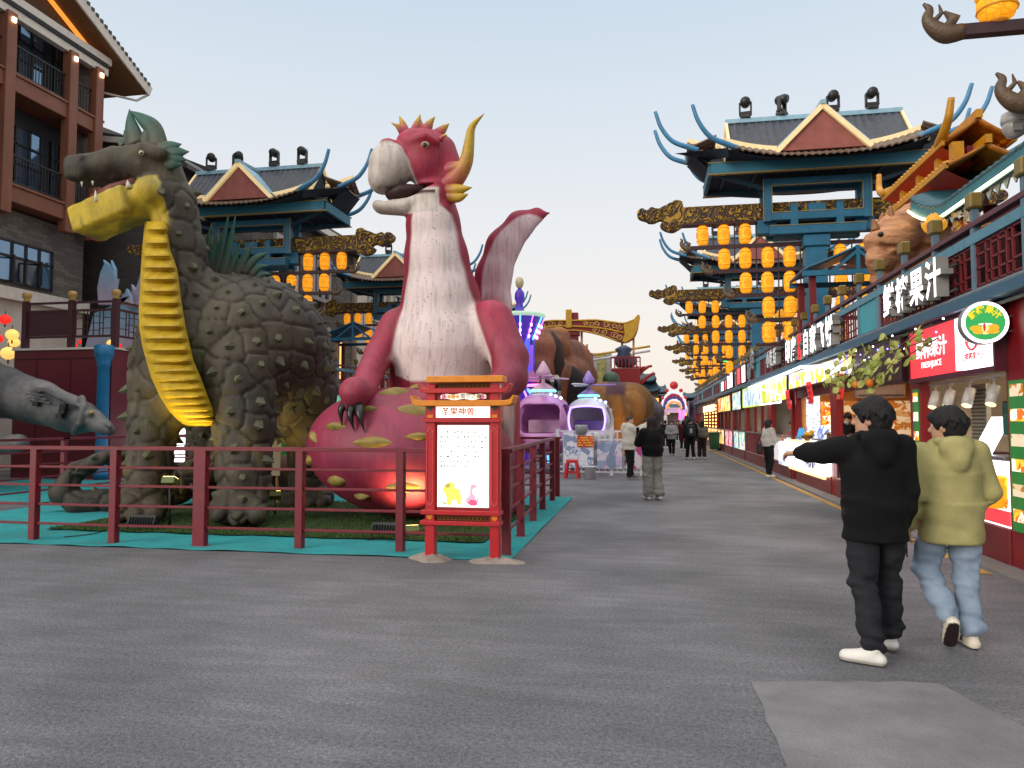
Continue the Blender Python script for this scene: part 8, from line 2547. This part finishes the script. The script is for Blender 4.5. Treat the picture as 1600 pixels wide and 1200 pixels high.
    skin('skirt' if ls == 'skirt' else 'trousers', B, cloth(lcn, lcc, .25 if 'denim' in lcn else .15, .4, 160, 4, .0), t, relax=1)
    # shoes
    for s in 'LR':
        an = J['an' + s]
        td = np.array((toes or {}).get(s, (0, 1, -.32)), float); td = R_ @ (td / np.linalg.norm(td))
        up = np.array((0, 0, 1.)); sdv = np.cross(td, up); sdv = sdv / np.linalg.norm(sdv)
        upv = np.cross(sdv, td)
        f0 = np.cross(up, sdv) if abs(td[2]) < .5 else td
        if s not in (toes or {}): td = R_ @ np.array((0, 1., 0)); sdv = np.cross(td, up); upv = up
        heel = an - td * .035 * S - upv * .055 * S
        toe = heel + td * .205 * S
        B = Body(max(vox * .8, .007))
        B.limb([heel + upv * .008, heel + td * .1 * S + upv * .008, toe], [.043 * S, .046 * S, .044 * S], k=.02, sq=(sdv, 1.05))
        B.limb([an + upv * .015 * S, an - upv * .03 * S + td * .02 * S], [.044 * S, .042 * S], k=.03)
        B.limb([an - upv * .015 * S + td * .03 * S, toe - td * .03 * S - upv * .0], [.04 * S, .034 * S], k=.03)
        sole = heel - upv * .024 * S
        B.cut(sole, -upv)
        ca, cb = lin(shoes[0]), lin(shoes[1])
        def sp_(V, nr, sole=sole, upv=upv, td=td, an=an):
            z = (V - sole) @ upv
            y = (V - sole) @ td / S
            c = blend(np.tile(np.array(cb), (len(V), 1)), ca, sstep(.024, .028, z))
            if len(shoes) > 2: c = blend(c, lin(shoes[2]), (((y > .055) & (y < .1) & (z > .035)) | (z > .085) | (z < .008)).astype(float))
            return c
        skin('shoe', B, shoe_m, t, sp_, relax=1)
    if extra: extra(t, J, W, Hd, S)
    return t
def phone(p, n_, u, t, label=None):
    n_, u = Vector(n_).normalized(), Vector(u).normalized()
    s_ = n_.cross(u)
    o = thing('phone', label, 'phone', p)
    MB().obox(p, s_ * .036, u * .075, n_ * .004).build('body', M('phone_black', '101114', rough=.2), o, bevel=.003)
    MB().obox(Vector(p) + n_ * .0045, s_ * .033, u * .07, n_ * .0006).build('screen', M('phone_glass', '1c2026', rough=.05), o)

# --- the two walking in front
pA = (1.52, 5.44)
def specs(t, J, W, Hd, S):
    m = MB()
    for s in (-1, 1):
        m.tube([Vector(Hd(s * .034 + .02 * math.cos(a), .098, .010 + .017 * math.sin(a))) for a in [2 * math.pi * i / 16 for i in range(17)]], .0016, 5)
        m.tube([Vector(Hd(s * .054, .097, .014)), Vector(Hd(s * .074, .05, .012)), Vector(Hd(s * .079, -.01, .006))], .0016, 5)
    m.tube([Vector(Hd(-.014, .1, .014)), Vector(Hd(.014, .1, .014))], .0016, 5)
    m.build('glasses', M('glasses_frame', '3a3a3e', rough=.3, metal=.6, bump=0), t)
    p = W((-.4, .44, 1.35))
    MB().lathe([(.030, -.012), (.033, -.008), (.033, .008), (.030, .012)], W((-.375, .395, 1.352)), 14).build('watch', M('watch_black', '0c0c0e', rough=.3), t)
person('man in a black hoodie and washed black jeans pointing left with his arm out', pA, 4, 1.715,
       dict(shL=(-.185, .01, 1.40), elL=(-.285, .20, 1.365), wrL=(-.395, .43, 1.35), shR=(.185, 0, 1.40), elR=(.215, -.02, 1.12), wrR=(.205, .06, .87),
            hipL=(-.09, 0, .90), knL=(-.10, -.06, .49), anL=(-.105, -.22, .085), hipR=(.09, 0, .90), knR=(.105, .09, .49), anR=(.115, .10, .10), head=(-.005, .03, 1.60)),
       look=58, tilt=4, toes={'L': (-.85, .5, 0)}, top=('hoodie', 'black_fleece', '0b0b0c'), hem=.775, tw=1.04, low=('trousers', 'washed_black_denim', '232428'), lw=1.1, shoes=('d8d4cc', 'b4aea4'), hair=('short', '0b0908'), vox=.0085,
       hands={'L': dict(dir=(-.42, .86, -.1), palm=(-.1, -.25, -1), curl=(.12, .45, .6, .7)), 'R': dict(palm=(-1, .2, 0))}, fold=1.8, extra=specs)
pB = (2.13, 5.80)
def held(t, J, W, Hd, S):
    c = Vector(W((-.295, .065, .70)))
    phone(c, Vector(W((-1, .2, 0))) - Vector(W((0, 0, 0))), (Vector(W((.1, .25, -1))) - Vector(W((0, 0, 0)))), t, 'dark phone held low in the left hand of the man in the olive hoodie')
    B = Body(.011); 
    for s in 'LR': B.limb([J['an' + s], J['an' + s] + (J['kn' + s] - J['an' + s]) * .2], [.044, .046], k=.01)
    skin('socks', B, cloth('black_sock', '0c0c0d'), t)
person('man in an olive hoodie and pale blue jeans walking away in mid stride', pB, 2, 1.66,
       dict(shL=(-.185, .0, 1.40), elL=(-.285, -.05, 1.11), wrL=(-.29, .04, .85), shR=(.185, 0, 1.40), elR=(.275, .0, 1.12), wrR=(.2, .2, 1.0),
            hipL=(-.09, 0, .90), knL=(-.15, .12, .53), anL=(-.09, -.17, .215), hipR=(.09, 0, .90), knR=(.095, .02, .49), anR=(.085, -.07, .085), head=(-.01, .03, 1.60)),
       look=52, top=('hoodie', 'olive_fleece', 'a59c68'), hem=.745, tw=1.07, low=('trousers', 'pale_denim', '8f9fb2'), lw=1.12, shoes=('cfc4b0', 'd8cfba', '2a1a1a'), hair=('short', '100c0b'), vox=.0085,
       toes={'L': (.12, .62, -.75)}, hands={'L': dict(dir=(.05, .2, -1), palm=(1, .2, 0), curl=(.7, .75, .8, .8)), 'R': dict(palm=(-1, 0, 0))}, fold=1.9, extra=held)
# --- down the street
p = G(1020, 781)
person('long haired woman in a black top and loose grey trousers holding up a phone', p, 22, 1.68,
       dict(elL=(-.27, .10, 1.17), wrL=(-.17, .30, 1.33), elR=(.22, .14, 1.18), wrR=(.02, .34, 1.34), knL=(-.09, .02, .49), anL=(-.09, -.02, .09), knR=(.11, .08, .49), anR=(.13, -.06, .09)),
       top=('sweater', 'black_knit', '0d0d0e'), hem=.90, tw=1.08, low=('trousers', 'loose_grey', '878780'), lw=1.5, shoes=('b8b4ac', 'd0ccc4'), hair=('long', '1c100c'), vox=.013, fold=1.2,
       extra=lambda t, J, W, Hd, S: phone(Vector(W((-.16, .40, 1.42))), Vector(W((0, 1, 0))) - Vector(W((0, 0, 0))), (0, 0, 1), t, 'phone held up by the long haired woman in black'))
p = G(984, 749)
person('man with cropped hair in a white hooded jacket taking a picture', p, -72, 1.74,
       dict(elL=(-.20, .20, 1.28), wrL=(-.10, .42, 1.46), elR=(.20, .2, 1.28), wrR=(.08, .42, 1.46), anL=(-.12, .08, .09), anR=(.12, -.06, .09)),
       top=('hoodie', 'white_jacket', 'b8b2a8'), hem=.80, tw=1.15, low=('trousers', 'black', '101012'), lw=1.05, shoes=('3a3a3c', 'c8c4bc'), hair=('buzz', '3a3230'), vox=.016,
       extra=lambda t, J, W, Hd, S: phone(Vector(W((0, .5, 1.55))), Vector(W((0, 1, 0))) - Vector(W((0, 0, 0))), Vector(W((1, 0, 0))) - Vector(W((0, 0, 0))), t, 'phone raised in both hands of the white jacket man'))
p = P(1009, 700, 26); p.z = 0
person('person facing the camera in a black shirt with a white square print', p, 180, 1.66, dict(elL=(-.24, .05, 1.15), wrL=(-.14, .22, 1.0)), top=('tee', 'black', '121214'), hair=('short', '14100e'), vox=.022,
       extra=lambda t, J, W, Hd, S: MB().obox(W((0, .175, 1.24)), Vector((.08, 0, 0)), Vector((0, .012, 0)), Vector((0, 0, .08))).build('chest_print', M('print_white', 'c8c8cc', bump=0), t))
p = G(1050, 712)
person('woman in a pale grey jacket and black trousers walking towards the camera', p, 176, 1.64, dict(knL=(-.08, .1, .49), anL=(-.08, .16, .09), anR=(.08, -.18, .12), elL=(-.26, .06, 1.12), wrL=(-.08, .2, 1.08), elR=(.26, .06, 1.12), wrR=(.08, .22, 1.06)), top=('jacket', 'pale_grey', '8f8d8c'), hem=.80, tw=1.15, low=('trousers', 'black', '101012'), shoes=('6a4a3c', '8a7a6a'), hair=('tail', '1a1210'), vox=.024,
       extra=lambda t, J, W, Hd, S: MB().tube([Vector(W((-.15, .1, 1.40))), Vector(W((.05, .2, 1.2))), Vector(W((.16, .18, 1.0)))], .012, 5).build('bag_strap', M('strap_brown', '3a2420', bump=0), t))
p = G(1068, 704)
person('person in a long maroon coat walking away in the crowd', p, -4, 1.66, top=('coat', 'maroon_wool', '4c1a1e'), hem=.52, tw=1.12, low=('trousers', 'black', '101012'), hair=('bob', '20140f'), vox=.026)
def pack(t, J, W, Hd, S):
    B = Body(.02); B.bx(W((0, -.24, 1.18)), (.16, .1, .24), k=.03, rnd=.06); skin('backpack', B, M('backpack_black', '121318', rough=.7, var=.2), t)
    MB().obox(W((-.03, -.345, 1.18)), Vector((.05, 0, 0)), Vector((0, .004, 0)), Vector((0, 0, .09))).build('backpack_print', M('print_grey', '8a8c94', bump=0), t)
p = G(1079, 718)
person('person in a dark jacket with a black backpack walking away', p, 8, 1.76, dict(anL=(-.12, .08, .09), anR=(.12, -.08, .09)), look=-40, top=('jacket', 'dark_navy', '121318'), hem=.84, tw=1.12, low=('trousers', 'black', '101012'), shoes=('c0bcb4', 'd0ccc4'), hair=('short', '120d0b'), vox=.022, extra=pack)
p = G(1097, 717)
person('woman in a beige vest and brown trousers with a dark ponytail walking away', p, -2, 1.63, top=('sweater', 'beige_dark_sleeve', '6a6252'), hem=.95, low=('trousers', 'brown', '2c2420'), lw=1.2, shoes=('c8c0b4', 'c8c0b4'), hair=('long', '140f0d'), vox=.022)
for x, y, hd, c_, lab in ((1040, 700, 0, '16161a', 'small figure in black left of the maroon coat'), (1060, 690, 170, '4a3c3a', 'small distant figure in brown facing the camera'), (1074, 694, 10, '2c3444', 'small distant figure in slate blue'), (1030, 694, -10, '25252a', 'small dark distant figure left of the arch'), (1022, 700, 160, '3a2a2c', 'small distant figure in dark brown by the rides'), (1090, 692, -5, '504a48', 'small distant figure in grey near the net tent')):
    p = G(x, y)
    person(lab + ' in the street crowd', p, hd, 1.66, top=('jacket', 'crowd_' + c_, c_), hem=.78, hair=(('short', 'bob')[x % 2], '120d0b'), vox=.04, fold=.6, group='distant people in the street')
# --- at the kiosks
p = (3.36, 21.9)
def bag(t, J, W, Hd, S):
    b_ = thing('handbag', 'black tote bag hanging from the waiting woman at the kiosk', 'bag', W((-.22, -.18, .85)))
    B = Body(.02); B.bx(W((-.24, -.16, .86)), (.07, .15, .16), k=.02, rot=None, rnd=.03); skin('tote', B, M('bag_black', '0e0e10', rough=.6), b_)
    MB().tube([Vector(W((-.24, -.26, 1.0))), Vector(W((-.2, -.12, 1.3))), Vector(W((-.19, -.02, 1.43))), Vector(W((-.24, -.06, 1.0)))], .012, 6).build('strap', M('bag_black'), b_)
person('woman in a white sweater and black trousers waiting at the grey kiosk', p, -68, 1.64, dict(elR=(.23, .06, 1.13), wrR=(.16, .26, 1.14), anL=(-.08, .03, .09), anR=(.08, -.05, .09)), top=('sweater', 'white_knit', 'a8a29c'), hem=.92, tw=1.05, low=('trousers', 'black', '0e0e10'), shoes=('c8beac', 'd0c8b8'), hair=('bob', '120d0b'), vox=.016, extra=bag)
def mask(t, J, W, Hd, S):
    B = Body(.012); B.ell(Hd(0, .055, -.06), (.058, .058, .05), k=.01); skin('face_mask', B, M('mask_blue', '9ab0bc', rough=.8), t)
person('kiosk worker in a black shirt and face mask bending over the orange kiosk counter', (4.50, 17.9, .12), 150, 1.66, dict(elL=(-.26, .12, 1.16), wrL=(-.18, .34, 1.14), elR=(.26, .12, 1.16), wrR=(.18, .34, 1.14), head=(0, .08, 1.58)), tilt=-18, top=('tee', 'black_uniform', '141010'), hair=('short', '0e0b0a'), vox=.017, extra=mask)
person('kiosk worker in a black shirt standing back to back in the orange kiosk', (4.62, 17.2, .12), 40, 1.72, dict(elL=(-.26, .12, 1.16), wrL=(-.12, .3, 1.12), elR=(.24, .1, 1.14), wrR=(.12, .3, 1.1)), look=30, tilt=-12, top=('tee', 'black_uniform', '141010'), hair=('buzz', '0e0b0a'), vox=.017)
person('vendor in a pink flowered blouse leaning over the grey kiosk counter', (4.35, 22.3, .12), 95, 1.58, dict(chest=(0, .1, 1.24), neck=(0, .2, 1.38), head=(0, .27, 1.5), shL=(-.17, .16, 1.34), shR=(.17, .16, 1.34), elL=(-.24, .36, 1.16), wrL=(-.14, .58, 1.12), elR=(.24, .36, 1.16), wrR=(.14, .58, 1.12)), tilt=-15, top=('sweater', 'pink_flowered', '9a5a58'), hair=('bob', '2a1e1a'), vox=.02)
